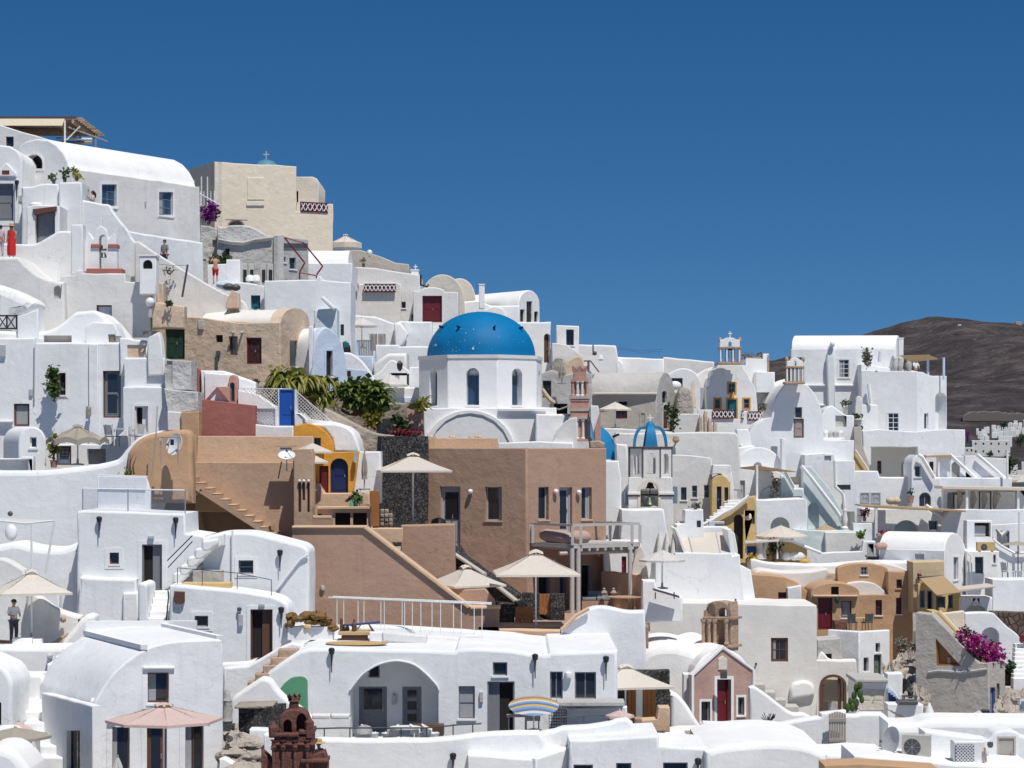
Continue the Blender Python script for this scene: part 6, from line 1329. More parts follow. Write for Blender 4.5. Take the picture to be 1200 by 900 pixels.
t=T('railing','thin dark railing in front of the arched porch','railing')
pts=[P(357,854,86.3),P(400,853,86.3),P(500,853,86.3),P(512,852,86.6),P(535,849.5,86.8),P(564,848,87)]
t.part('top_rail',MB().tube(pts,.03),GRYD)
for x,y in((380,866),(410,867),(470,866),(500,866),(518,863),(531,862),(554,861)):t.part('post',MB().bar(P(x,y-13,86.4),P(x,y+3,86.4),.025),GRYD)
for x,Yc,rz,lb in((424,87.2,200,'white tub chair, leftmost on the porch terrace'),(435,87.8,100,'white tub chair, second from the left on the porch terrace'),(456,88,260,'white tub chair left of the porch table'),(492,87.6,90,'white tub chair right of the porch table'),(506,87.3,90,'white tub chair nearest the railing end on the porch terrace')):
    chair(lb,x,871,Yc,WHP,R(rz),True,'white tub chairs on the porch terrace')
table('round white table between the tub chairs on the porch terrace',475,872,87.4,1.2,1.2,.66,WHP,0,True)
bench('dark bench seat against the porch wall',484,520,862,89.2,.4,.7,WOOD)
bench('white masonry bench with cushions left of the arched porch',365,410,858,87.8,.5,.6,WC,CUW)
# striped umbrella
t=T('parasol','multicoloured striped beach parasol on the lower terrace','parasol');c=P(625.5,858,87);H=(858-827)*87/F;R0=29.5*87/F;hh=6*87/F
cols=[('stripe_yellow',(.60,.42,.14)),('stripe_blue',(.20,.32,.52)),('stripe_orange',(.55,.30,.15)),('stripe_white',(.62,.61,.60)),('stripe_navy',(.14,.19,.32))]
seq=[1,3,4,1,0,4,1,3,0,2,4,0,2,0];L=len(seq);tiltm=Matrix.Rotation(R(17),3,'X')
def up(u,v):r2=min(1,math.hypot(u,v));return c+Vector((0,0,H))+tiltm@Vector((u*R0,v*R0,hh*(1-r2*r2)*1.0))
for i,k in enumerate(seq):
    v0,v1=-1+2*i/L,-1+2*(i+1)/L;vs=[];n=16
    for v in(v0,(v0+v1)/2,v1):
        w_=math.sqrt(max(0,1-v*v));vs+=[up(-w_+2*w_*j/n,v)for j in range(n+1)]
    t.part('stripe_panel',MB().add(vs,[(a*(n+1)+j,a*(n+1)+j+1,(a+1)*(n+1)+j+1,(a+1)*(n+1)+j)for a in(0,1)for j in range(n)],True),cloth(*cols[k],.15))
t.part('pole',MB().bar(c,c+Vector((0,0,H+hh)),.025),WHP);t.part('base',MB().lathe(c,[(.3,0),(.3,.1),(.05,.15)],12),GRYL)
t=T('chair','grey wicker terrace chair under the striped parasol','chair');c=P(624,856,87.6);t.part('seat',MB().box(c+Vector((0,0,.4)),.55,.5,.06),WOOL);t.part('backrest',MB().obox(c+Vector((-.3,-.3,.4)),(.6,0,0),(0,.05,0),(0,-.06,.5)),WOOL);[t.part('leg',MB().bar(c+Vector((a,b,0)),c+Vector((a,b,.42)),.025),WOOL)for a in(-.24,.24)for b in(-.22,.22)]
table('grey slatted terrace table left of the wicker chair',606,860,87.6,.8,.7,.72,WOOL)
# lower front parapet and buildings at the bottom edge
t=T('front_terrace_wall','long white front wall along the bottom, dipping and rising with the terraces','wall')
fac(t,85,[(300,868),(365,868),(375,866),(440,867.5),(500,867),(512,866),(535,864),(580,859),(632,858),(640,872),(640,960),(300,960)],.7,(),WC,.12)
fac(t,85.6,[(628,860),(650,856),(660,852.5),(690,851),(715,847),(724,843),(735,842),(742,848),(744,856),(744,960),(628,960)],.7,(),WC,.12,'right_wall')
lamp_torch(t,531,884,85,.9)
blk('white block roof in front of the front wall, with a raised corner',83.8,[(548,885),(630,889.5),(630,960),(548,960)],3.0,(),WC,'roof_block','roof',.08)
blk('white block wall beside the raised corner, facing right',(628,83.7,669,85.2),[(628,889.5),(669,876),(669,960),(628,960)],1.5,(),WB,'roof_block','roof',.06)
t=T('white_house','white house roof with three dark windows cut by the bottom edge, right of centre','house')
fac(t,84,[(667,868),(772,862),(773,874),(828,877),(828,960),(667,960)],4,[('w',672,896,695,925,'gr',{'m':(1,1)}),('w',722,894,740,925,'gr',{'m':(1,1)}),('w',777,893.5,806,925,'gr',{'m':(1,1)})],WB,.1);lamp_torch(t,817.5,890,84,.9)
blk('wide flat white roof at the bottom edge below the pink chapel',83.5,cr([(826,881),(850,874),(900,870),(935,872),(952,876),(970,884)],3)+[(970,960),(826,960)],7,(),WC,'white_roof','roof',.25)
t=T('shadow_gap_wall','white terrace upstand casting a pointed shadow, right of the striped parasol','wall');fac(t,86.4,[(641,862),(654,858),(654,880),(641,880)],.4,(),WB,.04)
t=T('railing','short dark tubular railing under the straw awning, right of the grid gate','railing');t.part('top_rail',MB().tube([P(651,841,87),P(686,838.5,87),P(710,838,87)],.03),GRYD);[t.part('post',MB().bar(P(x,839,87),P(x,853,87),.025),GRYD)for x in(657,684.5,713)]
parasol('faded straw umbrella top seen edge on, right of the grid gate',726,832,709,743,838,858,86.6,CAP,8,0,False)
# right of the long house
parasol('large beige parasol right of the long terrace house',733,778,675,785,801,852,95,CAN,4,12,True)
blk('dark lava stone wall with an orange wood panel under the beige parasol',96.5,RC(725,786,785,870),.8,(),STN,'stone_wall','wall',.05)
t=T('wood_panel','orange wooden panel between white post and lava stone wall','wood panel')
for k in range(3):t.part('plank',MB().slab(Pl(95.8+.01*(k%2)),RC(753.5+5*k,798,758.2+5*k,844),.08,(),.01,None,False,False),WOOR)
blk('white masonry post left of the orange wood panel',95.6,RC(745.5,798,753,850),.4,(),WC,'masonry_post','post',.03)
t=T('wood_panel','shaded brown wooden panel on the left of the white masonry post','wood panel')
for k in range(2):t.part('plank',MB().slab(Pl(95.9),RC(735.5+5*k,800,740.2+5*k,846),.08,(),.01,None,False,False),WOOR)
t=T('masonry_sofa','tan stepped masonry sofa beside the lava stone wall','sofa');fac(t,90,[(772,829),(785,829),(785,858),(752,858),(752,844),(770,843)],.9,(),BRL,.05);t.part('side_table',MB().slab(Pl(89.9),RC(744,842,752,855),.6,(),.03),BRO)
t=T('white_building_wall','bluish white curved wall top beside the timber balcony, lower middle','wall')
fac(t,98.5,[(658,760),(658,738)]+cr([(664,733),(675,722),(690,713.5),(702,711),(714,711.8),(728,715),(740,716.5),(756,716)],4)+[(757,800),(700,800),(658,790)],1.0,[('v',691.5,748.5,698.5,758,'gr',{'r':.2,'mat':GRYL})],WB,.1)
t.part('coping',MB().tube([P(658,738,98.3),P(664,732.5,98.3),P(675,721.5,98.3),P(690,713,98.3)],.1,6),BRL)
blk('white flat ledge wall right of the curved wall top, under the warm white building',114.5,[(756,743.5),(808,748),(810,800),(756,800)],1,(),WC,'wall_block','wall',.1)
t=T('white_building','large warm white building with one brown window and an arched gateway, right of centre','building')
fac(t,118,[(752,690),(760,694),(800,706),(957,709.5),(957,870),(752,870)],5.0,
    [('w',903.5,747.5,923.5,775.5,'br',{'m':(2,2),'fw':.13,'r':.18,'sill':0})],WW,.06)
fac(t,118.02,[(956,774),(1003.5,774.5),(1004,870),(956,870)],.6,(),WW,.05,'gate_wall',
    holes=[([Pl(118).uv(*p)for p in[(961,870),(961,803)]+arc(961,992,803,790.5,12)+[(992,870)]],None)])
pl=Pl(117.9);q=[pl.uv(*p)for p in[(961,836),(961,803)]+arc(961,992,803,790.5,12)+[(992,836)]]
g=t.part('gate_arch',ringplate(MB(),pl,q,.13,0,.3),WOOD);t.part('gate_leaf',MB().slab(Pl(984,118,986,119.2),[(0,-14),(1.2,-14),(1.2,-11.9),(0,-11.9)],.1,(),.02,None,True,False),WOOD)
globe_lamp(t,998,797,118)
for x,y in((886,778),(932,805),(862,703),(833,712)):t.part('peg',MB().bar(P(x,y,118.02),P(x,y,117.9),.06,6),BLK)
t.part('round_relief',MB().slab(Pl(117.7),cr([(926,808),(930,801),(942,798),(952,801),(955,808)],3)+[(955,815),(926,820)],.4,(),.15),WC)
for k,x in enumerate((925,912,900)):t.part('stair_step',MB().slab(Pl(116.6-k*.01),[(883+12*k,802+9*k),(897+12*k,802+9*k),(897+12*k,840),(883+12*k,840)],1.3,(),.03,None,False,False),GW)
t.part('stair_step',MB().slab(Pl(116.5),RC(919,828,936,840),1.4,(),.03,None,False,False),GW)
blk('beige courtyard wall seen through the arched gateway',119.1,RC(958,782,1000,822),.15,(),BEI,'courtyard_wall','wall',.04)
# pink chapel
t=T('pink_chapel','small pink chapel with a white edged gable and maroon door','chapel');fp=Pl(812,103,883.5,104.5)
back=Vector((PX(775,113)-PX(812,103),10,0))
fac(t,fp,[(813.5,870),(813.5,791),(847.5,760),(882,785),(882,870)],.5,[('d',840,796,856.5,850,'mr',{'sur':WC,'sw':.14,'r':.35,'leaf':MRP}),('w',821.5,822,832,846,'gr',{'sur':WC,'sw':.1,'m':(1,1)}),('w',864.5,817,872,838,'gr',{'sur':WC,'sw':.1,'m':(1,1)})],PNK,.03)
pq=[(811,870),(811,791),(847.5,756),(885,785),(885,870),(882,870),(882,786),(847.5,761),(814,792),(814,870)]
t.part('gable_trim',MB().slab(fp.shift(-.08),pq,.3,(),.03),WC)
t.part('niche',MB().slab(fp.shift(-.06),[(842,785),(842,772),(847,768.5),(852.5,772),(852.5,785)],.1,(),.02),CRM);t.part('lintel_lamp',MB().box(P(848,795,102.9),.3,.2,.3),GRYD)
t.part('vault',MB().slab(fp.shift(.4),[(812.5,870),(812.5,795)]+cr([(815,783),(825,770),(840,763),(855,762),(870,770),(880,786)],4)+[(881,870)],5,(),.1,back),WC)
t.part('left_vault',MB().slab(Pl(105.2),cr([(742,800),(745,775),(750,765),(760,757.5),(775,754),(790,754),(806,757),(826,764)],4)+[(830,800),(826,850),(742,850)],6,(),.5),WC)
fac(t,103.6,[(801,790),(812,790),(812,860),(801,830)],.8,(),WB,.05,'side_pier')
t=T('brick_bell_gable','weathered brick bell gable with an arch, behind the pink chapel','bell tower');pl=Pl(824,108.5,857,107.5)
fac(t,pl,[(824,763),(824,716),(827,714),(829,707)]+arc(829,853,710,704,10)+[(853,706),(856,705),(857,716),(857,763)],.6,[('ta',841.5,712,851.5,756),('va',828,707,838,724,'gr',{'mat':BRK,'r':.12})],BRK,.06)
for x in(826,833,839.5,853):t.part('column',MB().lathe(pl.w(pl.uv(x,755),-.12),[(.12,0),(.12,.08),(.085,.12),(.08,1.0),(.14,1.1),(.14,1.22)],8),BRK)
for y in(723,756):t.part('cornice',MB().slab(pl.shift(-.16),RC(823,y,858,y+3),.85,(),.03),BRK)
blk('white sloped garden wall curving down left of the pink chapel',97.5,cr([(785,810),(795,815),(805,826),(815,842),(824,855),(830,862)],4)+[(830,900),(785,900)],.8,(),WC,'garden_wall','wall',.15)
blk('white ramp wall with a lilac shade side, right of the pink chapel',101.5,[(878,806),(884,804)]+cr([(900,815),(918,829),(930,836),(942,836),(950,840)],3)+[(950,890),(878,890)],.6,(),WC,'ramp_wall','wall',.12)
blk('low white forecourt wall in front of the pink chapel',98,[(824,846),(897,847),(897,880),(824,880)],.5,(),WB,'forecourt_wall','wall');blk('lower white wall band below the chapel forecourt',95,[(780,860),(800,857),(826,857),(900,855),(901,900),(780,900)],2,(),WC,'terrace_wall','wall',.15)
t=T('roof_hatch','flat grey wooden hatch lying on the white roof below the chapel','hatch')
for k in range(5):t.part('plank',MB().obox(P(802+k*.6,857+k*1.1,91.5-k*.25),(.75,.0,0),(0,-.2,-.015),(0,0,.03)),WOOL)
t=T('plant_stalks','dark spiky dry plant in front of the white ramp wall','plant');r=random.Random(8);t.part('stalks',(lambda m:[m.bar(P(900,848,97.5),P(900+r.uniform(-9,9),838+r.uniform(-3,6),97.3+r.uniform(-.3,.3)),.02,4)for _ in range(16)]and m)(MB()),BLK)
t=T('gate_wall','white wall with a dip, holding the grey plank gate','wall')
fac(t,92,cr([(898,851),(920,847),(945,842),(962,840)],3)+[(962,836),(992,833),(992,838),(1003,838),(1010,836),(1035,836),(1045,845),(1060,848),(1060,960),(898,960)],.6,[('v',971,834.5,992,877,'gr',{'mat':VOM,'r':.3})]if 0 else[],WC,.12)
lamp=t.part('wall_lamp',MB().ball(P(897,861,91.8),.13,.1,.2),GRYD)
t=T('plank_gate','grey wooden plank gate with a curved top in the white wall','gate')
for k in range(7):x=971.5+2.9*k;tp=836.5-2.6*math.sin(math.pi*k/6);t.part('slat',MB().slab(Pl(91.6),RC(x,tp,x+2.3,876),.04,(),.006,None,False,False),WOOL)
for y in(842,866):t.part('cross_rail',MB().slab(Pl(91.55),RC(971.5,y,991.5,y+4),.05,(),.008,None,False,False),WOOL)
bush('prickly pear cactus with green pads left of the garage doors',1003,833,97,3,3,LF1,4,.1,'prickly_pear','cactus');t=THINGS[-1]
for x,y,r_ in((993,829,.16),(997,822,.15),(1001,815,.15),(1004,806,.17),(1008,813,.16),(1008,803,.14),(1003,824,.17),(999,829,.15),(1010,820,.13)):t.part('pad',MB().ball(P(x,y,97+(x%3)*.1),r_*.8,.06,r_*1.25,10,7),LF1)
# ================================================================ RIGHT BACK: skyline houses and chapels
blk('low white roof block on the skyline right of the cube stair house',158,[(676,403.5),(722,405),(724,417),(724,440),(676,440)],3,(),WC,bev=.1)
t=T('white_house','long white vaulted row on the skyline behind the tan barrel church','house');fac(t,160,[(682,414),(700,416),(720,418),(778,420.5),(778,480),(682,480)],4,(),WC,.1)
fac(t,158.6,[(700,470),(703,432)]+arc(704,731,430,419.5,12)+[(731,470)],2,[('w',715,430,724,436.5,'br',{'m':(1,1)})],WC,.1,'vault_front')
t=T('pole','thin wire pole with a lamp on the skyline roof','pole');t.part('shaft',MB().bar(P(695,404,157.5),P(695,416,157.5),.05),GRYD);t.part('lamp',MB().ball(P(697,414,157.3),.15),GRYD);t.part('wire',MB().tube([P(724,409,175),P(750,413,175),P(776,411.5,175)],.012,4),BLK);t.part('wire',MB().tube([P(724,407,175),P(750,411,175),P(776,409.5,175)],.012,4),BLK)
t=T('dome_lump','white rounded roof lump on the skyline beside the wire pole','roof lump');t.part('lump',MB().lathe(P(704,418,158.4),[(.45,-.2),(.4,.2),(.2,.38),(0,.42)],14),WC)
blk('old stained white house with a long flat roof, left of the ochre trimmed chapel',164,[(777,418.5),(782,418.5),(837,424),(838,445),(840,490),(777,490)],5,(),WW,bev=.1)
t=T('barrel_vault_house','bluish white vault front with a brown window, left of the ochre trimmed chapel','house');fac(t,157,[(778,500),(779,452)]+arc(779,822,452,431.5,16)+[(822,500)],5,[('w',787,443,800,453.5,'br',{'m':(1,1)})],WB,.08)
t.part('lump',MB().ball(P(791,452,156.5),.45,.3,.32),WC)
t=T('pale_door','pale beige slanted door panel in the gap left of the ochre trimmed chapel','door');t.part('panel',MB().slab(Pl(155.5),[(810,449),(814,444),(816,478),(811,478)],.2,(),.03),BEI);t.part('slit_door',MB().slab(Pl(155.4),RC(821,454,825.5,479),.2,(),.02),GRYL)
blk('warm white sunlit wall mass left of the ochre trimmed chapel',158.5,[(805,455),(815,440),(828,432),(842,428),(842,500),(805,500)],3,(),WW,'wall_block','wall',.1)
# ochre-trimmed chapel
t=T('chapel','white stepped chapel front with ochre trimmed windows and a teal door','chapel');Yc=155
fac(t,Yc,[(826,530),(826,482),(829,479),(829,455),(832,452),(832,442),(836,440),(836,433),(840,431),(841,427.5),(869,427.5),(872,433),(876,438),(880,447),(884,452),(886,458),(888,482),(890,490),(890,530)],6,
    [('w',853.5,449,861.5,460,'gr',{'sur':OCH,'sw':.1,'m':(2,2),'sill':0,'r':.15}),('w',837.5,467.5,844,478.5,'gr',{'sur':OCH,'sw':.1,'m':(1,2),'sill':0,'r':.15}),('w',871.5,467.5,878,478.5,'gr',{'sur':OCH,'sw':.1,'m':(1,2),'sill':0,'r':.15}),('d',852.5,468,863,490,'tl',{'sur':OCH,'sw':.1,'n':2,'r':.15})],WH,.03)
t.part('door_crest',MB().slab(Pl(Yc-.1),[(855,467)]+arc(855,860.5,464.5,461,6)+[(860.5,467)],.2,(),.02),OCH)
fac(t,Yc-1.2,[(818,480),(835,480),(835,490.5),(868,491),(869,482),(893,482),(893,494),(893,530),(818,530)],.4,(),WH,.04,'terrace_parapet')
balustrade(t,Pl(Yc-1.25),835,480.5,860,490.5,5,style='x');balustrade(t,Pl(Yc-1.25),869,481.5,871.5,491.5,1);balustrade(t,Pl(Yc-1.25),876.5,482,893,493,4)
def belfry(t,Y,x0,x1,ycap,yarch,ybase,mcol,ncol,top):
    s=Y/F;pl=Pl(Y);n=ncol;
    t.part('base_slab',MB().slab(pl.shift(-.2),RC(x0-1.5,ybase-1.2,x1+1.5,ybase+1.5),1.1,(),.03),mcol)
    for k in range(n):
        x=x0+1.5+(x1-x0-3)*k/(n-1);h=(ybase-yarch)*s
        t.part('column',MB().box(P(x,ybase-1,Y+.3),.2,.2,h,0),mcol);t.part('column_face',MB().slab(pl.shift(-.05),RC(x-1,yarch+1,x+1,ybase-1.5),.12,(),.02,None,False,False),WC)
    t.part('architrave',MB().slab(pl.shift(-.1),RC(x0-.7,yarch-1.3,x1+.7,yarch+1.2),.8,(),.03),mcol)
    t.part('top_wall',MB().slab(pl,top,.6,[([pl.uv(*p)for p in[((x0+x1)/2-2,yarch-1.5)]+arc((x0+x1)/2-2,(x0+x1)/2+2,yarch-5,yarch-7.5,8)+[((x0+x1)/2+2,yarch-1.5)]],None)],.03),WC)
    bell(t,P((x0+x1)/2,yarch+3,Y+.3),.17);cross(t,P((x0+x1)/2,ycap,Y+.3),.42)
    for x in(x0+1,x1-1):t.part('finial',MB().ball(P(x,ycap+3,Y+.3),.12,.12,.2),mcol)
belfry(t,153.5,843,868,395.5,407.5,425.5,BRK,4,[(843.5,407),(843.5,398),(848,398)]+arc(848,862,398,395.5,6)+[(867,398),(867,407)])
blk('white stepped roof blocks with rooftop planters right of the small belfry',159,[(869,428),(874,428),(874,420),(894,420.5),(894,414.5),(901,414.5),(901,436),(908,436),(908,450),(920,444),(920,480),(869,480)],4,(),WC,bev=.05)
t=THINGS[-1];t.part('chimney_side',MB().slab(Pl(158.9),RC(899.8,415.5,901.4,436),.2,(),.01),BRK)
t=T('planter','two brown planters of dry plants on the white roof blocks','planter');[t.part('plants',leaves(MB(),P(x,418,159.6),.5,.3,.25,80,.12),LFG)for x in(879,889)];t.part('box',MB().slab(Pl(159.3),RC(874.5,418.5,893,421),.6,(),.02),BRK)
t=T('white_house','white cube with a shaded box front below the rooftop planters','house');fac(t,157.5,[(886,436),(896,436),(907,436.5),(908,460),(886,460)],2,(),WB,.04)
blk('warm white barrel roof leaning between the two chapels',158,cr([(886,492),(892,475),(900,462),(908,452),(916,447),(926,446)],4)+[(930,500),(886,500)],4,(),WW,'barrel_roof','roof',.3)
bush('grey green bush on the warm white roof between the chapels',892,481,155.5,14,7,LFG,120,.16)
t=T('chapel','white round shouldered chapel with a tall brown window and a four column belfry','chapel')
fac(t,151,[(875,560),(875,510),(885,497),(896,490),(904,489)]+cr([(905,483),(908,470),(913,459),(919,451),(921,450)],3)+[(943,450)]+cr([(946,451),(953,459),(959,470),(964,486)],3)+[(966,516),(1001,516),(1001,560)],6,
    [('w',931.5,477,940,490,'ww',{'m':(1,1),'sill':0}),('d',930,490.5,942,513,'br',{'leaf':WOOL}),('v',903.5,523,911,533,'gl',{'mat':AQU,'r':.3})],WB,.06)
belfry(t,149.8,921,942,418.5,430,448.5,BRK,5,[(922,430),(922,423),(926,423)]+arc(926,938,423,419,6)+[(941,423),(941,430)])
blk('white lower vault front with a round lamp niche, below the two chapels',146,[(858,575),(860,548)]+arc(862,916,548,524,16)+[(916,575)],4,[('va',883,541.5,893,560,'gr',{'mat':GRYL,'r':.2})],WB,name='barrel_vault_house')
blk('bright white slab roof left of the lower vault front',146.5,[(833,529),(850,528),(866,524),(884,522),(884,575),(833,575)],4,(),WC,bev=.1)
blk('grey white cubic box left of the bright slab roof',144.5,[(834,529.5),(849,529.5),(849,545),(835,546),(853,546),(853,580),(834,580)],1.5,(),WO,'roof_box','house')
blk('white pillar slab leaning right of the lower vault front',145.2,[(916,514),(920,513.5),(921.5,552),(916,552)],.8,(),WC,'pillar','pillar',.04)
blk('white wedge wall above the bright slab roof',148,[(863,503),(877,503),(882,524),(870,524),(866,522)],1,(),WB,'wall_block','wall')
# tan barrel church
t=T('barrel_church','greige plastered barrel vaulted church with a maroon window behind the pink tower','church');gp=Pl(769.5,146.5,791,150)
fac(t,gp,[(769.5,530),(769.5,461)]+[(771,452),(773.5,443),(777,437.5),(780,436),(784,438.5),(787.5,445),(790,455),(791,465)]+[(792,530)],.6,[('wa',776,458,781.5,472,'dk',{'m':(1,1),'sill':0}),('da',777,474,783.5,502,'br',{'sur':CRM,'sw':.1})],GW,.04,'gable_wall')
vp=gp.shift(.3);L_=Vector((PX(688,147)-PX(770,146.5),.4,0))
t.part('vault',MB().slab(vp,[(771,463),(772,453),(775,444),(778,438.5),(781,437),(784.5,439),(788,446),(790,456),(790.5,463)],3,(),.04,L_),GW)
fac(t,Pl(690,146.8,770,146.4),[(690,461.5),(769,462),(769,530),(690,530)],.4,[('w',721,481,735,490.5,'mr',{'m':(2,1),'sill':0,'r':.15}),('v',725.5,470.5,735,475,'mr',{'mat':VOI,'r':.15}),('d',750,483,757,501,'gl',{'leaf':GRB,'fr':GRB,'r':.08})],GRB,.04,'long_wall')
t.part('eave',MB().slab(Pl(146.2),RC(690,460,770,462.3),.5,(),.03),CRM)
parasol('small beige parasol in front of the greige barrel church',721,471,702,741,479.5,502,143.5,CAN,8,0,False)
blk('grey white terrace wall below the greige barrel church',142.5,[(690,501),(740,503),(788,506),(788,540),(690,540)],1,(),WO,'terrace_wall','wall')
blk('long stained white wall behind the octagon bell tower',139,[(720,511),(722,507),(790,507),(820,506),(862,507),(866,512),(868,545),(868,575),(720,575)],2,(),WO,'garden_wall','wall',.1)
t=T('wall_lamp_post','brown lamp housing on the long stained white wall','lamp');t.part('lamp',MB().lathe(P(792,519,138.6),[(.1,0),(.22,.15),(.16,.38),(0,.42)],8),BRK);t.part('bracket',MB().bar(P(792,519,138.6),P(790,523,139.2),.04),BLK)
t=T('grey_stone_house','grey stone house with a dark door beside the church drum','house')
fac(t,141.5,[(633,438),(648,433),(660,440),(672,437),(690,437),(694,440),(694,520),(633,520)],3,[('d',636,446,646,466,'dk',{'leaf':BLK}),('v',649,473,665,485,'dk',{'r':.5})],GW,.06)
t.part('stair_cheek',MB().tube([P(635,456,140.8),P(640,463,140.8),P(645,469,140.8),P(650,472.5,140.8)],.14,8),TAU)
t.part('rope',MB().tube([P(647,477,140.8),P(655,480,140.8),P(666,476,140.8)],.05,6),WOOL)
blk('tan curved parapet lump above the grey stone house',143,cr([(657,440),(661,428),(668,421),(676,417.5),(682,419),(684,428)],4)+[(684,450),(657,450)],1,(),TAU,'parapet_wall','wall',.1)
blk('rubble steps of loose stone between the dome and the curved parapet',145,cr([(645,436),(648,425),(652,419),(660,420),(664,428)],3)+[(664,450),(645,450)],1.5,(),ROC,'rubble_steps','steps',.1)
t=T('handrail','thin rust handrail on the roof behind the pink tower','railing');[t.part('bar',MB().bar(P(*a,144),P(*b,144),.04),MRP)for a,b in(((684,423),(692,423)),((692,423),(702,436)),((689,423),(689,436)))]
closed_parasol('beige folded parasol on the terrace above the dark door, right of the dome',658.5,424,450,140.5,CAG,10)
t=T('oleander_bush','small dark tree beside the gable of the greige church','tree');c=P(787,506,144);t.part('trunk',MB().tube([c,c+Vector((.05,0,.5)),c+Vector((.1,0,1.0))],[.05,.04,.03]),WOOD);t.part('crown',leaves(MB(),c+Vector((0,0,1.0)),.42,.4,.75,330,.15,.2,9),LF3)
blk('brown rock and ruined wall stump right of the greige church',148,cr([(792,488),(793,468),(797,456),(803,453),(810,458),(812,470),(814,490)],4)+[(816,520),(792,520)],2,(),ROC,'ruined_wall','ruin',.15)
blk('pale block below the brown rock stump',145,RC(789,485,819,510),1.5,(),WO,'wall_block','wall')
t=T('ruined_pillars','row of broken brown stone pillars below the rock stump','ruin')
for k,(x,y)in enumerate(((821,486),(827,481),(832,489),(838,493))):t.part('pillar',MB().slab(Pl(144.5-.1*k),[(x-2,510),(x-2.3,y+6),(x-1,y),(x+.8,y+3),(x+2,y+1),(x+2.4,510)],.45,(),.06),TAU)
# octagonal bell tower
t=T('bell_tower','white octagonal bell tower with blue ribbed crown and two green bells','bell tower');Yb=126;s=Yb/F;c=P(762,525,Yb);Z=lambda y:(HY-y)*s;r8=26.5*s
for k in range(8):
    a0,a1=R(270-22.5+45*k),R(270+22.5+45*k);A=c+Vector((math.cos(a0),math.sin(a0),0))*r8;B=c+Vector((math.cos(a1),math.sin(a1),0))*r8
    pl=Pl.__new__(Pl);pl.o=Vector((A.x,A.y,0));pl.u=(B-A).normalized();pl.n=Vector((pl.u.y,-pl.u.x,0));pl.len=(B-A).length;u=pl.len
    q=[(u*.26,Z(555)),(u*.26,Z(537))]+[(u/2-u*.24*math.cos(R(x)),Z(537)+.28*math.sin(R(x)))for x in range(0,181,30)]+[(u*.74,Z(537)),(u*.74,Z(555))]
    t.part('lantern_wall',MB().slab(pl,[(0,Z(560)),(u,Z(560)),(u,Z(525)),(0,Z(525))],.22,[(clean(q),None)],.02,None,True,False),WO)
    t.part('corner_band',MB().bar(Vector((A.x,A.y,Z(559))),Vector((A.x,A.y,Z(525))),.04,5),BND)
    t.part('rim',MB().bar(Vector((A.x,A.y,Z(524.5))),Vector((B.x,B.y,Z(524.5))),.06,5),BND)
    am=R(270-22.5+45*k+22.5*0);d=Vector((math.cos(R(270+45*k)),math.sin(R(270+45*k)),0));sd=Vector((-d.y,d.x,0))
    if k%1==0:
        vs=[];
        for x in range(0,91,9):
            rr_=20*s*math.cos(R(x))**.45;z=Z(524.5)+(524.5-499)*s*math.sin(R(x));wdt=(.36*(1-x/140))
            for(ro,zo)in((0,0),(-.12,-.10)):
                vs+=[Vector((c.x,c.y,z+zo))+d*max(.02,rr_+ro)+sd*wdt*e for e in(-1,1)]
        fs=[]
        for i in range(10):
            o=i*4;p=o+4;fs+=[(o,o+1,p+1,p),(o+2,p+2,p+3,o+3),(o,p,p+2,o+2),(o+1,o+3,p+3,p+1)]
        if k%2==0:t.part('crown_rib',MB().add(vs,fs,True),BLT)
t.part('crown_knob',MB().lathe(Vector((c.x,c.y,Z(501))),[(.28,-.05),(.24,.2),(.1,.35),(0,.36)],12),BLT);cross(t,(c.x,c.y,Z(497)),.55)
fp=Pl(Yb-1.15);pq=[(736,612),(736,558),(788,558),(789,640),(740,640)]
t.part('belfry_wall',MB().slab(fp,[(736.5,597),(736.5,575),(737,559.5),(787.5,559.5),(788,575),(790,650),(738,650)],.8,[(clean([fp.uv(*p)for p in[(750.5,596),(750.5,578)]+arc(750.5,771.5,576,565,12)+[(771.5,596)]]),None)],.04),WO)
t.part('arch_ring',ringplate(MB(),fp,clean([fp.uv(*p)for p in[(750.5,594),(750.5,578)]+arc(750.5,771.5,576,565,12)+[(771.5,594)]]),.14,-.05,.1,True),CRM)
for a,b in((736,750),(772,790)):t.part('stone_band',MB().slab(fp.shift(-.12),RC(a,576.5,b,580),1.1,(),.04),WO);t.part('shadow_band',MB().slab(fp.shift(-.08),RC(a,580,b,582),1.0,(),.02),BND)  # dark strip under each stone band stands in for its shadow
Yb-=.75;bell(t,P(762,572.5,Yb),.27,mat_plain('bronze_dark',(.03,.04,.035),.4,.5));bell(t,P(761,591,Yb),.3);t.part('bell_beam',MB().bar(P(749,580,Yb),P(772,580,Yb),.06),BLK);t.part('bell_rod',MB().bar(P(762,572,Yb),P(761,583,Yb),.03),BLK)
t=T('church_body','white church body with pointed buttresses below the octagon bell tower','church')
fac(t,122,[(726,690),(728,597),(778,597),(780,612),(785,640),(790,700),(726,700)],2.4,(),WC,.08)
fac(t,119,cr([(744,690),(752,665),(765,630),(772,622),(776,640),(778,680)],3)+[(778,700),(744,700)],1,(),WC,.1,'buttress')if 0 else None
for x in(772,781,789):t.part('pinnacle',MB().slab(Pl(121.4),cr([(x-3,660),(x-1.5,635),(x,625),(x+1.5,635),(x+3,660)],3),.5,(),.05,None,False,False),WO)
blk('plain white wall of the blue domed chapel, left of the bell tower',124,[(707,540),(725,540),(728,560),(729,700),(707,700)],2,(),WC,'chapel_wall','wall');t=THINGS[-1];cross(t,P(716,622,123.6),2.0*.45*.6,WOOD)
blk('narrow blue grey strip house between the bell tower and chapel wall',128,[(722,520),(735,521),(737,545),(737,600),(722,600)],2,(),WB,bev=.1)
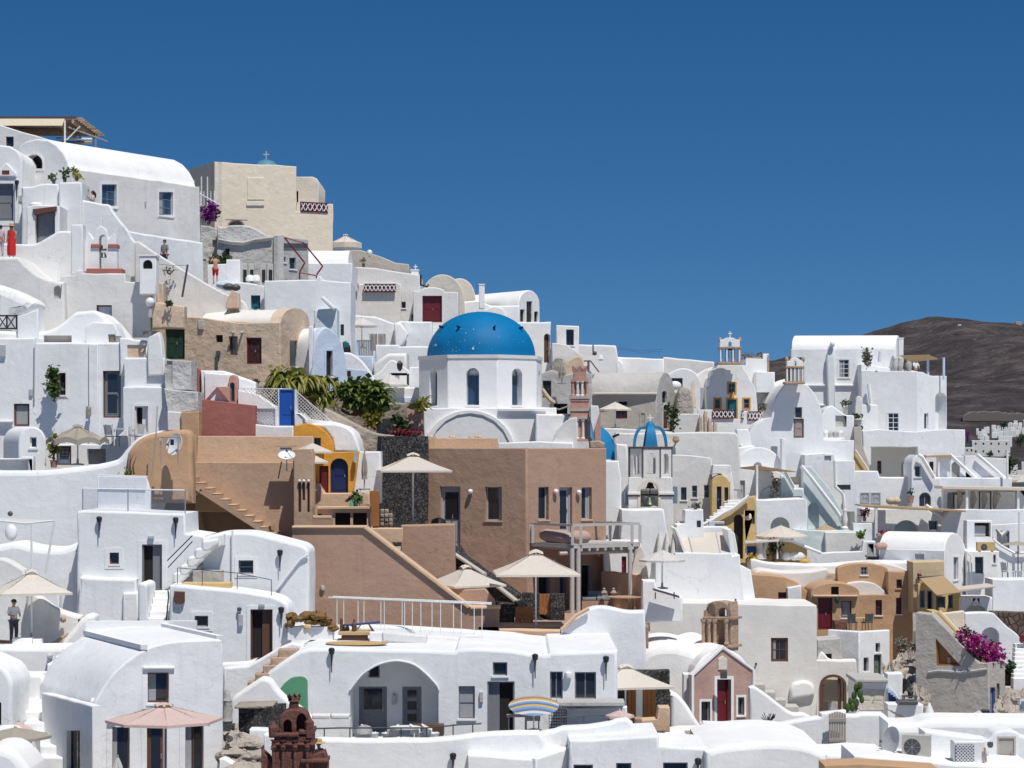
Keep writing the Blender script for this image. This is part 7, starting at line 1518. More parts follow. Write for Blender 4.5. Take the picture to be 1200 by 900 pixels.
t=T('blue_shutter','slim blue shuttered window left of the bell arch','window');t.part('shutter',MB().slab(Pl(125.2),RC(731,577,736,592),.2,(),.02),SLB);t.part('shutter',MB().slab(Pl(125.2),RC(789,570,794,590),.2,(),.02),SLB)
# white flat house with three windows, ochre door
t=T('white_house','old white flat roofed house with three small windows beside an ochre arched porch','house')
fac(t,134,[(786,533),(800,533),(830,536),(834,537),(836,640),(786,640)],4,[('w',798,571,804.5,586,'br',{'m':(1,1)}),('w',811,569,817,583,'gr',{'m':(1,2)}),('w',825,568.5,831,583,'gr',{'m':(1,2)})],WO,.06)
t=T('ochre_porch','pale ochre arched porch with a navy door and navy window','porch');fac(t,132.6,[(834,640),(834,568)]+arc(834,855,567,557,12)+[(855,640)],1.5,[('d',840,570,845.5,600,'nv',{'n':1}),('w',849,571,853.5,587,'nv',{'m':(1,2)})],OCL,.05)
t.part('white_hood',MB().slab(Pl(132.9),[(834,556),(836,545),(856,545),(860,570),(860,640),(855,640),(855,566),(844,555)],3,(),.05),WB)
t=T('white_stairs','white steps climbing beside the pale ochre stair wall','stairs')
for k in range(7):t.part('step',MB().slab(Pl(131.5-k*.15),RC(853-k*4.2,586+3.8*k,873-k*5.0,640),.6,(),.04,None,False,k==6),WC)
t=T('ochre_stair_wall','pale ochre stair wall with an arched opening and white coping','wall')
fac(t,130,[(826,622)]+cr([(836,611),(848,603),(860,597),(870,589),(878,583),(885,581)],3)+[(885,597),(872,598),(874,660),(826,660)],.8,[('va',860,603,871,655,'gr',{'mat':VOM,'r':.5})],OCL,.05)
t.part('coping',MB().tube([P(824,615,129.7),P(836,609.5,129.7),P(848,601.5,129.7),P(860,595.5,129.7),P(870,587.5,129.7),P(878,581,129.7)],.12,6),WC)
blk('grey shaded wall with a carved shell relief beside the ochre stair',131.5,[(872,585),(886,581),(886,640),(872,640)],.6,[('v',872.5,598,884.5,614,'gr',{'mat':GRYD,'r':.15})],OCL,'wall_block','wall',.04)
t=T('shell_ornament','pale shell shaped wall ornament in the dark recess','ornament');t.part('shell',MB().ball(P(876.5,607,131.3),.22,.1,.13),BEI);t.part('shell_lip',MB().ball(P(879,605,131.3),.08,.08,.16),BEI)
t=T('white_house','small white hut with a tiny dark hatch and flower bowl on its roof','house');fac(t,124,[(803,598),(824,597),(825,625),(825,650),(793,650),(793,615),(803,613)],2,[('v',816.5,610,821.5,618,'gr',{'mat':GRYD,'r':.2})],WB,.06)
bush('rusty dry plant bowl on the small white hut',815,597,124.5,11,7,LFG,90,.12,'pot_plant','plant',pot=.1)
t=T('roof_vent','grey box vents on the white roof above the canvas blind','vent');[t.part('vent',MB().slab(Pl(126),RC(a,611,b,618),.5,(),.03),GRYL)for a,b in((793,812),(831,849))];t.part('dark_slot',MB().slab(Pl(125.9),RC(838,614,849,618),.1,(),.01),GRYD)
t=T('white_house','white house block with a tan canvas blind sloping over its roof light','house')
fac(t,121,[(768,655),(791,652),(791,648),(858,648),(858,652),(867,650),(872,700),(872,760),(768,760)],3,(),WB,.06)
fac(t,125.2,[(791,617),(852,617),(861,625),(866,660),(791,660)],1,(),WB,.06,'back_wall');t.part('side_rib',MB().slab(Pl(121.2),[(790,619),(793,619),(806,650),(802,650)],3,(),.04),WC);t.part('side_rib',MB().slab(Pl(121.2),[(852,621),(857,620),(863,660),(858,660)],3,(),.04),WC)
t.part('canvas_blind',tilt(802,649,121.3,857,647.5,121.3,797,624.5,125,.04),CAN)
for x0,x1 in((812,806),(844,839)):t.part('blind_bar',MB().bar(P(x0,648,121.25),P(x1,624,124.9),.035),GRYL)
parasol('pale pink white parasol right of the timber balcony',776,644,749,803,656,690,110.5,CAW,8,0,False)
t=T('sofa_loungers','dark folded lounger beside the pale parasol pole','lounger');t.part('frame',MB().obox(P(766,692,106),(1.2,0,-.35),(0,.7,0),(0,0,.08)),GRYD);[t.part('leg',MB().bar(P(x,694,106),P(x,702,106),.03),GRYD)for x in(768,790)]
blk('white house block with a maroon doorway behind the timber balcony',114,[(707,634),(750,634),(752,640),(752,740),(707,740)],2,[('d',728.5,652,734,674,'mr',{'r':.2})],WC,bev=.1)
blk('pinkish white triangular gable piece behind the balcony posts',111.5,cr([(738,690),(742,660),(750,640),(756,652),(762,690)],3)+[(762,740),(738,740)],.6,(),CRM,'gable_piece','wall',.05)
blk('white ledge block left of the dark lounger',107,[(753,680),(768,680),(770,690),(800,700),(800,730),(753,730)],1,(),WC,'wall_block','wall',.1)
blk('white wall panel right of the canvas blind house',122.5,[(855,655),(880,668),(885,700),(885,760),(855,760)],1.5,(),WB,'wall_block','wall',.08)
# ---------------------------------------------------------------- big white house, upper right
t=T('barrel_vault_house','biggest white barrel roofed house on the right skyline, with a pale multi pane window','house');gp=Pl(1050,170.5,1056,176)
rt=gp.len;zb_=(HY-410)*170.5/F;zt_=(HY-391)*170.5/F
L_=Vector((PX(928,171)-PX(1050,170.5),.5,0))
t.part('vault',MB().slab(gp,[(0,zb_-9),(0,zb_)]+[(rt/2-rt/2*math.cos(R(a)),zb_+(zt_-zb_)*math.sin(R(a))**.8)for a in range(12,180,12)]+[(rt,zb_),(rt,zb_-9)],3,(),.08,L_,True),WC)
fac(t,170,[(927,409),(1031,408.5),(1048,409),(1048,520),(927,520)],.5,[('w',983,421.5,995,442.5,'wh',{'m':(2,4),'sur':WC,'sw':.12,'r':.12})],WB,.03)
t.part('ledge',MB().slab(Pl(169.8),RC(927,450.5,1012,452.5),.3,(),.02),WC);t.part('ledge',MB().slab(Pl(169.8),RC(927,474,968,475.5),.3,(),.02),WC)
t.part('chimney_flue',MB().slab(Pl(169.5),[(970,480),(969,420),(972,405),(975,402),(978,405),(979,480)],.6,(),.1),WB);t.part('flue_ring',MB().ball(P(975.5,403,169.3),.18,.15,.22),WC)
for x in(935,938):t.part('finial',MB().ball(P(x,420,169.8),.1),BLK)
chimney('white chimney with a brick red edge at the right end of the big skyline vault',1056,397,425,6,169,holes=False)
bush('wispy green shrub on the white parapet in front of the big skyline house',1016,429,166.5,11,20,LFG,200,.16,stems=5)
t=T('white_house','white terraced house with a curved front and a tall half arch niche, right skyline','house');pa_=Pl(1009,165.5,1076,164.5);pb_=Pl(1074.5,164.5,1111,167.5)
fac(t,pa_,[(1009,433.5),(1040,435),(1075.5,435.5),(1075.5,520),(1009,520)],.6,[('w',1040.5,484,1053,506.5,'wh',{'m':(2,4),'sur':WC,'sw':.1,'r':.12})],WC,.05)
fac(t,pb_,[(1075,435.5),(1082,436),(1088,439.5),(1094,440.5),(1109.5,440.5),(1110,520),(1075,520)],5,[('w',1083,484,1088,503,'wh',{'m':(1,1),'sill':0}),('va',1096,460,1109,505,'gr',{'mat':WH,'r':.7})],WB,.05,'front_wall')
fac(t,168.3,[(1009,427),(1022,428),(1030,430),(1048,432),(1075,435),(1075,470),(1009,470)],4,(),WC,.05,'parapet')
t.part('annex',MB().slab(Pl(165.2),[(1010,474),(1036,474.5),(1038,483.5),(1036.5,484),(1036.5,515),(1010,515)],1,(),.08),WC)
for a,b in(((1018,450),(1020.5,473)),((1061,488),(1058,507)),((1032,412),(1030.5,424))):t.part('rib',MB().bar(P(*a,165),P(*b,165),.12,6),WC)
t=T('sail_canopy','tan sail canopy on two pale blue posts over the skyline terrace','canopy');t.part('sail',MB().add([P(1054,416.5,167),P(1088,415.5,165.5),P(1100,420.5,166),P(1068,424,167.5)]+[P(1054,416.9,167),P(1088,416,165.5),P(1100,421,166),P(1068,424.4,167.5)],[(0,1,2,3),(7,6,5,4)]),CAT)
for x,y0 in((1087.5,415.5),(1106,419)):t.part('post',MB().bar(P(x,y0,166.3),P(x,445,166.3),.09),PBL)
person('person with a dark cap and white top leaning on the skyline terrace wall',1073,447,168.6,1.65,200,'lean',WHP,(NVY,True),None,None,NVY)
t=T('terrace_statue','grey weathered stone figure posts on the skyline terrace','ornament');[t.part('figure',MB().lathe(P(x,436,168),[(.15,0),(.2,.3),(.25,.6),(.15,.8),(.16,1.0),(0,1.1)],10),GW)for x in(1049,1055,1065)]
t=T('white_terrace','long white terrace wall over a deep shaded porch, right','wall');fac(t,161.5,[(1011,505),(1030,503),(1075,506),(1110,503),(1131,503.5),(1131,532),(1126,536),(1075,536),(1075,524),(1021,524),(1021,545),(1011,545)],.6,(),WB,.06)
fac(t,165.5,[(1005,520),(1080,520),(1080,575),(1005,575)],.5,[('w',1028,540,1033,555,'br',{'m':(1,3)}),('da',1056,541,1065,562,'gl',{'leaf':GRYL})],WH,.04,'porch_back_wall');t.part('slab',MB().slab(Pl(161.6),RC(1011,518,1131,523.5),5,(),.03),WB)
t.part('side_wall',MB().slab(Pl(162),[(1105,520),(1131,520),(1131,560),(1105,560)],4,(),.03),WB)
for i,(x,y,lb)in enumerate(((1006,514,'grey urn with dark plant, upper of two beside the skyline terrace'),(1005,500,'small urn of plants in the niche left of the curved house'))):pot(lb,x-(0 if i else 1),y+2,161,.6,GW,LF3,.3)
pot('potted shrub on the grey balcony wall left of the curved house',991,485,161,.5,GW,LF3,.3)
blk('grey white niche column wall left of the curved skyline house',162.5,cr([(1001,520),(1002,480),(1004,467),(1008,464),(1011,470)],3)+[(1011,560),(1001,560)],.8,(),WO,'wall_pier','wall',.06)
blk('grey white balcony house with a rounded parapet below the big skyline house',158.5,[(963,485),(968,478),(975,475),(982,480),(990,486),(1001,487),(1001,570),(963,570)],3,[('v',979,487,992,500,'gr',{'mat':GW,'r':.2}),('v',971,515,990,541,'gr',{'mat':GW,'r':.4})],WB,bev=.08)
t=T('balcony','grey white balcony slab crowded with pots below the big skyline house','balcony');t.part('slab',MB().slab(Pl(156.8),RC(960,513,990,516),1.6,(),.04),WC);[t.part('pot',MB().lathe(P(x,513,157),[(0,0),(.15,0),(.2,.35),(.12,.5),(0,.5)],8),(GRYL,WHP,GW)[i%3])for i,x in enumerate((963,968,973,979,985))];[t.part('post',MB().bar(P(x,505,156.9),P(x,513,156.9),.03),WHP)for x in(961,975,990)];t.part('rail',MB().bar(P(961,505.5,156.9),P(990,505.5,156.9),.03),WHP)
t=T('ochre_stairway','narrow ochre side stair with a grey wall and white handrail, right of centre','stairs');fac(t,158,[(1001,500),(1009,500),(1010,520),(1019,545),(1018,555),(1001,555)],1,(),GRB,.04);t.part('ochre_wall',MB().slab(Pl(157.8),[(1001,527),(1004,529),(1017,551),(1001,551.5)],.4,(),.03),OCL);t.part('handrail',MB().bar(P(1002,527,157.6),P(1018,551,157.6),.06),WC)
# ================================================================ RIGHT MIDDLE: stepped white terraces
blk('white stepped terrace block above the diagonal stair, right of the sail',149,[(943,533),(963,531),(978,532),(979,540),(1002,542),(1002,620),(943,620)],3,[('v',966,534,974,540,'gr',{'mat':GRYL,'r':.15})],WB,bev=.05)
t=T('diagonal_stair','grey white stair wall with a bright diagonal coping running down right','stairs')
fac(t,144,[(941,546),(950,546),(972,572),(990,603),(992,640),(941,640)],.8,[('va',947,589,960,620,'gr',{'mat':AQU,'r':.4})],AQU,.05)
t.part('coping',MB().tube([P(939,546,143.6),P(950,559,143.6),P(966,580,143.6),P(979,597,143.6),P(985,606,143.6),P(989,616,143.6)],.13,6),WC)
fac(t,147,[(978,540),(979,572),(989,577),(990,600),(1002,600),(1002,540)],.6,[('v',981,568,997,574,'gr',{'mat':GRYD,'r':.2})],WB,.04,'upper_wall')
t.part('coping',MB().tube([P(979,545,146.7),P(979,570,146.7),P(988,579,146.7),P(990,600,146.7)],.11,6),WC);t.part('turned_post',MB().lathe(P(990,622,143.4),[(.22,0),(.22,.2),(.12,.3),(.2,.7),(.12,1.1),(.16,1.3),(0,1.35)],10),WC)
blk('white terrace with aqua walls below the lower vault front',143.5,[(888,546),(912,553),(914,553),(930,572),(942,572),(942,620),(888,620)],3,[('w',905,563,913,582,'gl',{'m':(1,1)})],WB,bev=.05)
t=THINGS[-1];t.part('aqua_panel',MB().slab(Pl(143.3),[(890,582),(896,573),(906,569),(906,582)],.2,(),.04),AQU);t.part('aqua_panel',MB().slab(Pl(143.25),[(915,557),(921,559),(931,573),(941,573),(941,582),(915,582)],.2,(),.04),AQU);t.part('coping',MB().bar(P(920,553,143),P(931,572,143),.1),WC)
blk('grey white door wall left of the aqua terrace',144.5,[(858,548),(890,548),(890,600),(858,600)],2,[('d',863.5,563,873,585,'gl',{'leaf':GRYL}),('w',889,563,889.9,570,'gl',{})][:1],WB)
t=T('sail_canopy','flat tan shade sail on a white pole above the aqua terrace','canopy');t.part('sail',MB().add([P(863,548,142),P(888,545.5,141),P(936,553,142.5),P(888,551,144),P(863,548.5,142),P(888,546.1,141),P(936,553.5,142.5),P(888,551.5,144)],[(0,1,2),(0,2,3),(6,5,4),(7,6,4)]),CAT);t.part('post',MB().bar(P(887,545,141),P(887,588,141),.08),WHP)
blk('white block with an aqua arched niche below the aqua terrace',139.5,[(886,586),(942,584),(946,587),(946,660),(886,660)],3,[('va',903,606,925.5,640,'gr',{'mat':AQU,'r':.6})],WB,bev=.06)
t=T('pot_plant','dark pot plant on the aqua terrace wall','plant');t.part('foliage',leaves(MB(),P(908,574,142.6),.3,.25,.7,90,.14),LFG);t.part('pot',MB().lathe(P(908,583,142.6),[(0,0),(.16,0),(.2,.3),(0,.3)],10),GRYD)
parasol('larger cream parasol on the terrace beside the ochre wall, right of centre',915,615.5,886,950,628,655,133,CAN,8,0,False)
parasol('smaller tan parasol in front of the diagonal stair',968,614.5,952,986,622.5,640,140.5,CAT,8,0,False)
blk('aqua tinted wall behind the two terrace parasols',139,[(930,620),(968,622),(1012,622),(1012,660),(930,660)],.6,(),AQU,'terrace_wall','wall',.05);blk('grey white pool terrace wall right of the aqua tinted wall',138.6,[(967,624),(1012,624),(1012,660),(967,660)],.5,(),WO,'terrace_wall','wall',.05)
blk('low white parapet with stepped ends in front of the aqua wall',135,[(940,638),(947,640),(965,648),(978,647),(1010,646),(1012,634),(1026,634),(1026,680),(940,680)],.6,[('d',1016,636,1025,652,'gl',{'leaf':GRYL,'r':.1})],WB,'parapet_wall','wall',.06)
t=T('bin','dark square bin beside the pale gate','bin');t.part('body',MB().slab(Pl(134),RC(1017,652,1030,660),.6,(),.03),GRYD);t.part('lid',MB().slab(Pl(133.9),RC(1016,651,1030.5,653),.8,(),.02),GRYP)
t=T('white_awning','cream flat awning over the ochre terrace corner','awning');t.part('canvas',tilt(872,635.5,131,913,633,131,874,628.5,134.5,.08),CAW);[t.part('post',MB().bar(P(x,633,131.3),P(x,655,131.3),.05),WHP)for x in(874,911)]
bush('rust and green climbing plant hanging under the cream awning',906,655,131.6,18,22,LF3,200,.16,'climbing_plant','plant',70,leafmat('flower_rust',(.2,.04,.03),(.28,.08,.05)))
t=T('curtain','pale pleated curtain tied under the cream awning','curtain');t.part('cloth',MB().tube([P(889,634,131.5),P(891,644,131.5),P(890,655,131.5)],[.28,.16,.26],10),CAW);t.part('cloth',MB().tube([P(899,636,131.6),P(895,645,131.6),P(895,655,131.6)],[.2,.12,.2],10),CAW)
blk('pale ochre low wall behind the white terrace cushions',133.5,[(917,634),(925,634.5),(946,642),(946,660),(917,660)],.5,(),OCL,'terrace_wall','wall',.05);t=THINGS[-1];t.part('coping',MB().tube([P(917,633.5,133.4),P(928,634.5,133.4),P(946,642,133.4),P(962,648,133.4)],.09,6),WC)
blk('ochre house corner with a navy doorway under the cream awning',134.5,[(872,634),(918,634),(918,670),(872,670)],.6,[('d',874.5,637,886,656,'bp',{'r':.1})],OCL,'ochre_house','house')
for i,(x,lb)in enumerate(((922,'white scatter cushion nearest the climbing plant'),(931,'white scatter cushion in the middle of the ochre terrace seat'),(937,'white scatter cushion at the right end of the ochre terrace seat'))):t=T('cushion',lb,'cushion','white scatter cushions');t.part('cushion',MB().ball(P(x,652,132.4),.3,.14,.24),CUW)
t=T('yellow_blanket','small yellow cloth folded on the ochre terrace','cloth');t.part('cloth',MB().ball(P(944,657,132),.3,.2,.1),YLP);t=T('flowers','yellow flowers beside the navy doorway','flowers');t.part('blooms',leaves(MB(),P(884,652,131.2),.4,.3,.35,80,.14),MATS['flower_yellow'])
blk('long white scalloped terrace wall above the brown houses',130.5,cr([(880,657),(884,655),(900,659),(930,661),(970,662),(1010,659),(1040,658),(1072,659)],3)+[(1072,700),(880,700)],2,(),WC,'terrace_wall','wall',.1)
blk('white canopy roof with a worn edge over the left brown house',128,cr([(884,672),(892,667),(920,670),(950,669),(968,666),(971,670)],3)+[(966,690),(884,690)],2,(),WW,'roof','roof',.12)
# brown houses right
t=T('brown_house','low brown house with a dark doorway below the scalloped wall','house');fac(t,126,[(874,676),(882,673),(920,676),(934,682),(945,692),(955,698),(955,760),(874,760)],4,[('d',912,694,923,716,'mr',{})],TAN,.06);t.part('annex',MB().slab(Pl(125.5),[(923,689),(939,686),(940,720),(923,720)],1,(),.06),WB);t.part('back_wall',MB().slab(Pl(129.5),[(921,673),(966,671),(980,672),(980,700),(921,700)],1,(),.05),TAU)
t=T('brown_house','small brown vaulted house with a maroon double door','house');fac(t,124.5,[(951,780),(951,692)]+arc(951,1007,694,683,14)+[(1007,770),(1007,780)],3,[('v',974,687.5,983,697,'br',{'mat':VOI,'r':.2}),('d',958.5,700.5,975.5,738,'mr',{'n':2}),('w',986,704,998,724,'cu',{'m':(1,1),'fw':.07})],TAN,.05)
t.part('vault',MB().slab(Pl(125.95),[(988,720),(990,686)]+cr([(996,683),(1010,681.5),(1025,684),(1036,692),(1040,696.5)],3)+[(1038,700),(1038,720)],4,(),.05),WW);t.part('wall_lamp',MB().ball(P(981,703,124.3),.12,.12,.2),GNP)
t.part('cornice',MB().slab(Pl(124.2),RC(953,697.5,1006,699.5),.4,(),.03),TAU)
t=T('brown_house','tall brown house with four narrow dark windows','house');fac(t,126.5,[(982,720),(982,667)]+arc(982,1041,668,660,14)+[(1041,720)],1,[('w',1008.5,664.5,1016.5,673.5,'gr',{'m':(2,2),'r':.12})],TAN,.05,'vault_front')
fac(t,125.6,[(1005,697),(1041,697),(1041,670),(1070,670),(1070,800),(1005,800)],3,[('w',1050.5,679,1057,689.5,'mr',{'m':(1,1),'sillm':TAN}),('w',1026,703,1033.5,721,'mr',{'m':(1,2),'sillm':WC}),('w',1050,700.5,1056.5,719.5,'mr',{'m':(1,2),'sillm':WC})],TAN,.05)
t.part('vault',MB().slab(Pl(126.8),cr([(1018,664),(1030,660),(1042,661.5),(1056,665),(1068,670)],3)+[(1068,690),(1018,690)],4,(),.05),WW)
t=T('terrace_set','dark wicker terrace box below the maroon double door','box');t.part('body',MB().slab(Pl(122.5),RC(978,728,993,739),.8,(),.04),MAR)
chair('dark terrace chair beside the wicker box',999,739,122,GRYD,R(160));chair('dark terrace chair at the right of the straw table',1016,739,122,GRYD,R(200));table('small straw topped terrace table between dark chairs',1005,739,122.3,.9,.8,.7,PAL)
t=T('ochre_house','sandy ochre house with a tan canvas awning over its glass doors','house');fac(t,124,[(1070,659),(1107,657.5),(1107,718),(1070,718)],2,(),plaster('sandy_ochre',(.62,.49,.31),dirt=.25),.04);
fac(t,123,[(1076,684),(1096,684),(1126,692),(1126,740),(1076,740)],.4,[('w',1078,692,1084,712,'sb',{'m':(1,1),'sill':0}),('o',1086.5,692,1093,718,'sb',{}),('w',1098,699,1108,713,'gr',{'m':(1,1),'sill':0}),('w',1111,697,1117,713,'gr',{'m':(1,1),'sill':0})],OCL,.04,'glazed_front')
t.part('awning',tilt(1097.5,697,120,1126,693.5,120,1077,677,123.5,.05),CAT);t.part('awning_bar',MB().bar(P(1077,676.5,123.4),P(1106,675,123.4),.06),GRYD);t.part('post',MB().bar(P(1098,697,120.2),P(1098,720,120.2),.04),BLK)
bush('pink potted flowers on the ochre house wall',1077,682,123.8,7,6,LF1,30,.1,'pot_plant','plant',50,FLM,pot=.15)
# white barrel house and terraces
t=T('barrel_vault_house','smooth white barrel vaulted house with a tall slim window in its gable, middle right','house');gp=Pl(1107,131.5,1133.5,135)
L_=Vector((PX(1031,133.5)-PX(1107,131.5),2.2,0))
fac(t,gp,[(1107,760),(1107,645)]+[(1108,637),(1110.5,630),(1114,625.5),(1118,624),(1123,626),(1128,632),(1131,639),(1133,648)]+[(1133,760)],3,[('w',1117,653,1122.5,679,'sb',{'m':(1,1),'sur':WC,'sw':.1})],WC,.08,'wall',L_)
fac(t,Pl(1030.5,133.3,1107,131.2),[(1031,643),(1107,645),(1107,740),(1031,740)],.3,[('v',1072,649,1083,657,'gr',{'mat':GRYL,'r':.1})],WB,.04,'long_wall')
t=T('white_house','white house with one dark window and an air conditioner on its roof, right','house');fac(t,134,[(1133,646),(1171,646),(1171,760),(1133,760)],4,[('w',1142.5,652.5,1152.5,673,'gr',{'m':(1,1)}),('w',1164,650,1167,660,'gr',{'m':(1,1)})],WC,.06);t.part('downpipe',MB().tube([P(1134,648,133.8),P(1138,652,133.8),P(1139,685,133.8)],.05),WC)
ac_unit('yellowed air conditioner on the white roof, right',1155,646.5,133,1.05,.5,.4,OCL)
t=T('white_house','white house with flat awning roof and small window below the slim gable','house');fac(t,122.5,[(1126,700),(1163,700),(1163,760),(1126,760)],2,[('w',1140,696+3,1148,708,'gr',{'m':(1,1)})],WC,.05);t.part('awning_roof',MB().slab(Pl(121.5),[(1122,691),(1166,686),(1168,688),(1126,694)],2,(),.03),CAN)
blk('broad white wall at the right edge above the dark stone wall',124.5,[(1163,679),(1215,679),(1215,760),(1163,760)],2,(),WB,'terrace_wall','wall',.06)
t=T('terrace_parasol','flat grey parasol with dark chairs on the right edge terrace','parasol');c=P(1193,680,128);t.part('canopy',MB().lathe(c+Vector((0,0,2.0)),[(1.0,0),(.5,.12),(0,.2)],12),CAG);t.part('pole',MB().bar(c,c+Vector((0,0,2.1)),.03),GRYD)
chair('dark lounge chair under the flat grey parasol, left',1181,680,127.5,GRYD,R(120),s=1.1,seatm=WHP);chair('dark lounge chair under the flat grey parasol, right',1196,680,127.5,GRYD,R(220),s=1.1,seatm=WHP)
t=T('white_terraces','white terrace house wall with a dark pergola corner, right','house');fac(t,137,[(1133,610),(1163,610),(1163,632),(1172,640),(1186,648),(1215,650),(1215,690),(1133,690)],1,[('v',1142,612.5,1161,629,'br',{'mat':STB,'r':.6})],WB,.06);t.part('white_box',MB().slab(Pl(137.3),RC(1141,616,1155,628),.4,(),.03),GRYL)
t.part('coping',MB().tube([P(1164,632,136.8),P(1172,639,136.8),P(1188,648,136.8),P(1215,648,136.8)],.09,6),WC)
fac(t,139.5,[(1163,615),(1215,612),(1215,660),(1163,660)],.4,[('d',1168,622,1183,645,'sb',{'leaf':GRYP,'n':2}),('v',1196,610.5,1215,622,'mr',{'mat':VOM,'r':.3})][:1],WH,.04,'upper_wall')
t.part('curtain',MB().tube([P(1168,620,138.9),P(1173,628,138.9),P(1181,621,138.9)],[.1,.25,.1],8),GRYL);t.part('post',MB().bar(P(1195,600,136.5),P(1195,648,136.5),.08),WC)
blk('white terrace wall with grey gates and a maroon pot, upper right middle',147,[(1001,552),(1029,552),(1031,559),(1068,559),(1068,588),(1074,590),(1100,590),(1100,640),(1001,640)],2,[('d',1008,577,1019,590,'gl',{'leaf':GRYL,'r':.08}),('d',1020.5,577,1032,590,'gl',{'leaf':GRYL,'r':.08})],WC,'terrace_wall','wall',.08)
t=T('white_house','white house with sloping side parapet and brown arched doorway, upper right','house');fac(t,145.5,[(1068,545),(1070,537),(1075,533),(1080,534),(1094,560),(1103,560),(1103,575),(1114,598),(1068,598)],3,[('w',1072,546,1079,559,'gl',{'m':(1,1)}),('wa',1077,577,1091,594,'ww',{'m':(2,1)})],WB,.05)
t.part('coping',MB().tube([P(1076,533,145.2),P(1081,536,145.2),P(1095,560,145.2)],.12,6),WC);t.part('coping',MB().tube([P(1104,574,145.2),P(1114,598,145.2)],.12,6),WC)
blk('white terrace wall under the three slanted parapets, upper right',146.5,[(1095,559),(1186,560),(1186,575),(1100,600)],1,(),WB,'terrace_wall','wall',.06)
for k,(x0,y0,x1,lb)in enumerate(((1113,532.5,1144,'middle slanted white parapet with a tan canopy edge, upper right'),(1145,535,1178,'rightmost slanted white parapet on the upper right terrace'))):
    t=T('slanted_parapet',lb,'wall');fac(t,147.6,[(x0-14,534),(x0,534),(x1-1,561),(x1-1,575),(x0-14,575)],.5,[('va',x0+2,541,x0+12,559,'ww',{'mat':GW,'r':.3})]if k==0 else[],WH if k else WB,.04);t.part('coping',MB().tube([P(x0,532.5,147.3),P(x1,561,147.3)],.13,6),WC)
blk('shaded white back wall of the upper right terraces',151,[(1085,533),(1180,537),(1180,575),(1085,575)],.6,[('da',1133,541,1143,560,'ww',{'leaf':WOOL}),('w',1089,541,1094,552,'br',{})],WH,'back_wall','wall',.04)
t=T('grey_pole','slim white pole above the upper right terrace','pole');t.part('shaft',MB().bar(P(1180.5,528,146),P(1180.5,561,146),.07),WC);t=T('tan_canopy','flat tan canopy strip on the upper right terrace','canopy');t.part('canopy',MB().slab(Pl(147),[(1085,534),(1115,533),(1116,535),(1085,536)],2.5,(),.02),CAT);[t.part('post',MB().bar(P(x,535,147.2),P(x,560,147.2),.06),WHP)for x in(1100,1114)]
t=T('restaurant_terrace','long white restaurant terrace with dark openings under a beige canopy, right edge','house')
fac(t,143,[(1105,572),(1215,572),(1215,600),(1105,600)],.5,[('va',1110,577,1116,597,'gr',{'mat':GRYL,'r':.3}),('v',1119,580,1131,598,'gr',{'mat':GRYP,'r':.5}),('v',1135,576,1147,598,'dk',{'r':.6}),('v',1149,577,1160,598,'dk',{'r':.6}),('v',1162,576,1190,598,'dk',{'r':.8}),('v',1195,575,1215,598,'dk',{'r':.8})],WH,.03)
t.part('canopy',MB().slab(Pl(140.5),[(1104,569.5),(1215,571.5),(1215,575),(1104,573)],2.6,(),.02),CAN);fac(t,140.3,[(1113,597),(1215,597),(1215,620),(1105,650),(1105,610)],.6,(),WB,.05,'parapet')
for x in(1133,1193):t.part('post',MB().bar(P(x,574,140.8),P(x,598,140.8),.09),WHP)
for x in(1124,1140,1153,1166):t.part('curtain',MB().tube([P(x,575,141.5),P(x+1,585,141.5),P(x-1,596,141.5)],[.1,.22,.08],8),CAG)
t.part('lantern',MB().ball(P(1169,581,141.5),.22),WOOL)
t=T('white_house','white porch with an aqua arched niche under a long tan shade strip','house');fac(t,141.5,[(1010,596),(1086,596),(1092,601),(1107,610),(1133,611),(1133,660),(1010,660)],2,[('va',1047,609.5,1077,640,'gr',{'mat':AQU,'r':1.0}),('w',1088,610,1099,622,'gl',{'m':(1,1)}),('d',1120,614,1133,640,'gl',{'leaf':GW,'fr':GW})],WH,.05);t.part('coping',MB().tube([P(1085,592,141),P(1108,609,141)],.12,6),WC)
t.part('white_pier',MB().slab(Pl(140.8),RC(1029,598,1038,616),.5,(),.04),WC)
t=T('shade_strip','long thin tan shade strip on a white pole over the aqua niche','canopy');t.part('strip',MB().slab(Pl(139),[(1008,591.5),(1026,592),(1132,598),(1132,600),(1026,595.5),(1008,593)],2,(),.02),CAT);t.part('post',MB().bar(P(1026.5,592,139.1),P(1026.5,630,139.1),.09),WHP)
bush('red and white flowering plant on the white step, right of the turned post',1013,611,140,10,11,LF1,40,.12,'flowering_plant','plant',110,FLR_,pot=.25)
bush('bright green boxed plants in a white planter, middle right',1009,631,138,11,6,leafmat('leaf_bright',(.10,.22,.03),(.2,.32,.05)),140,.12,'box_plants','plant',pot=.05)
blk('pale bluish white step block with the flowering plant',139.3,[(1000,613),(1023,613),(1023,650),(1000,650)],.8,(),WB,'step_block','wall',.05);t=T('planter','rust red planter row at the foot of the aqua niche','planter');t.part('trough',MB().slab(Pl(138.5),RC(1028,625,1048,629),.4,(),.03),PNK);[t.part('plant',leaves(MB(),P(x,624,138.6),.2,.2,.12,30,.1),FLR_)for x in(1032,1038,1044)]
t=T('stone_urns','pair of round dry bushes in urns on the white terrace wall','plant');[t.part('urn',MB().ball(P(x,587,145),.32,.3,.25),TAU)for x in(1044,1050)];t=T('stone_urns','pink stone lumps on the low white parapet, right','ornament');[t.part('lump',MB().ball(P(x,640,133),.25,.25,.22),PNK)for x in(1030,1035)]
pot('small terracotta pot beside the brown arched doorway',1067,590,144,.5,None,LF3,.2)
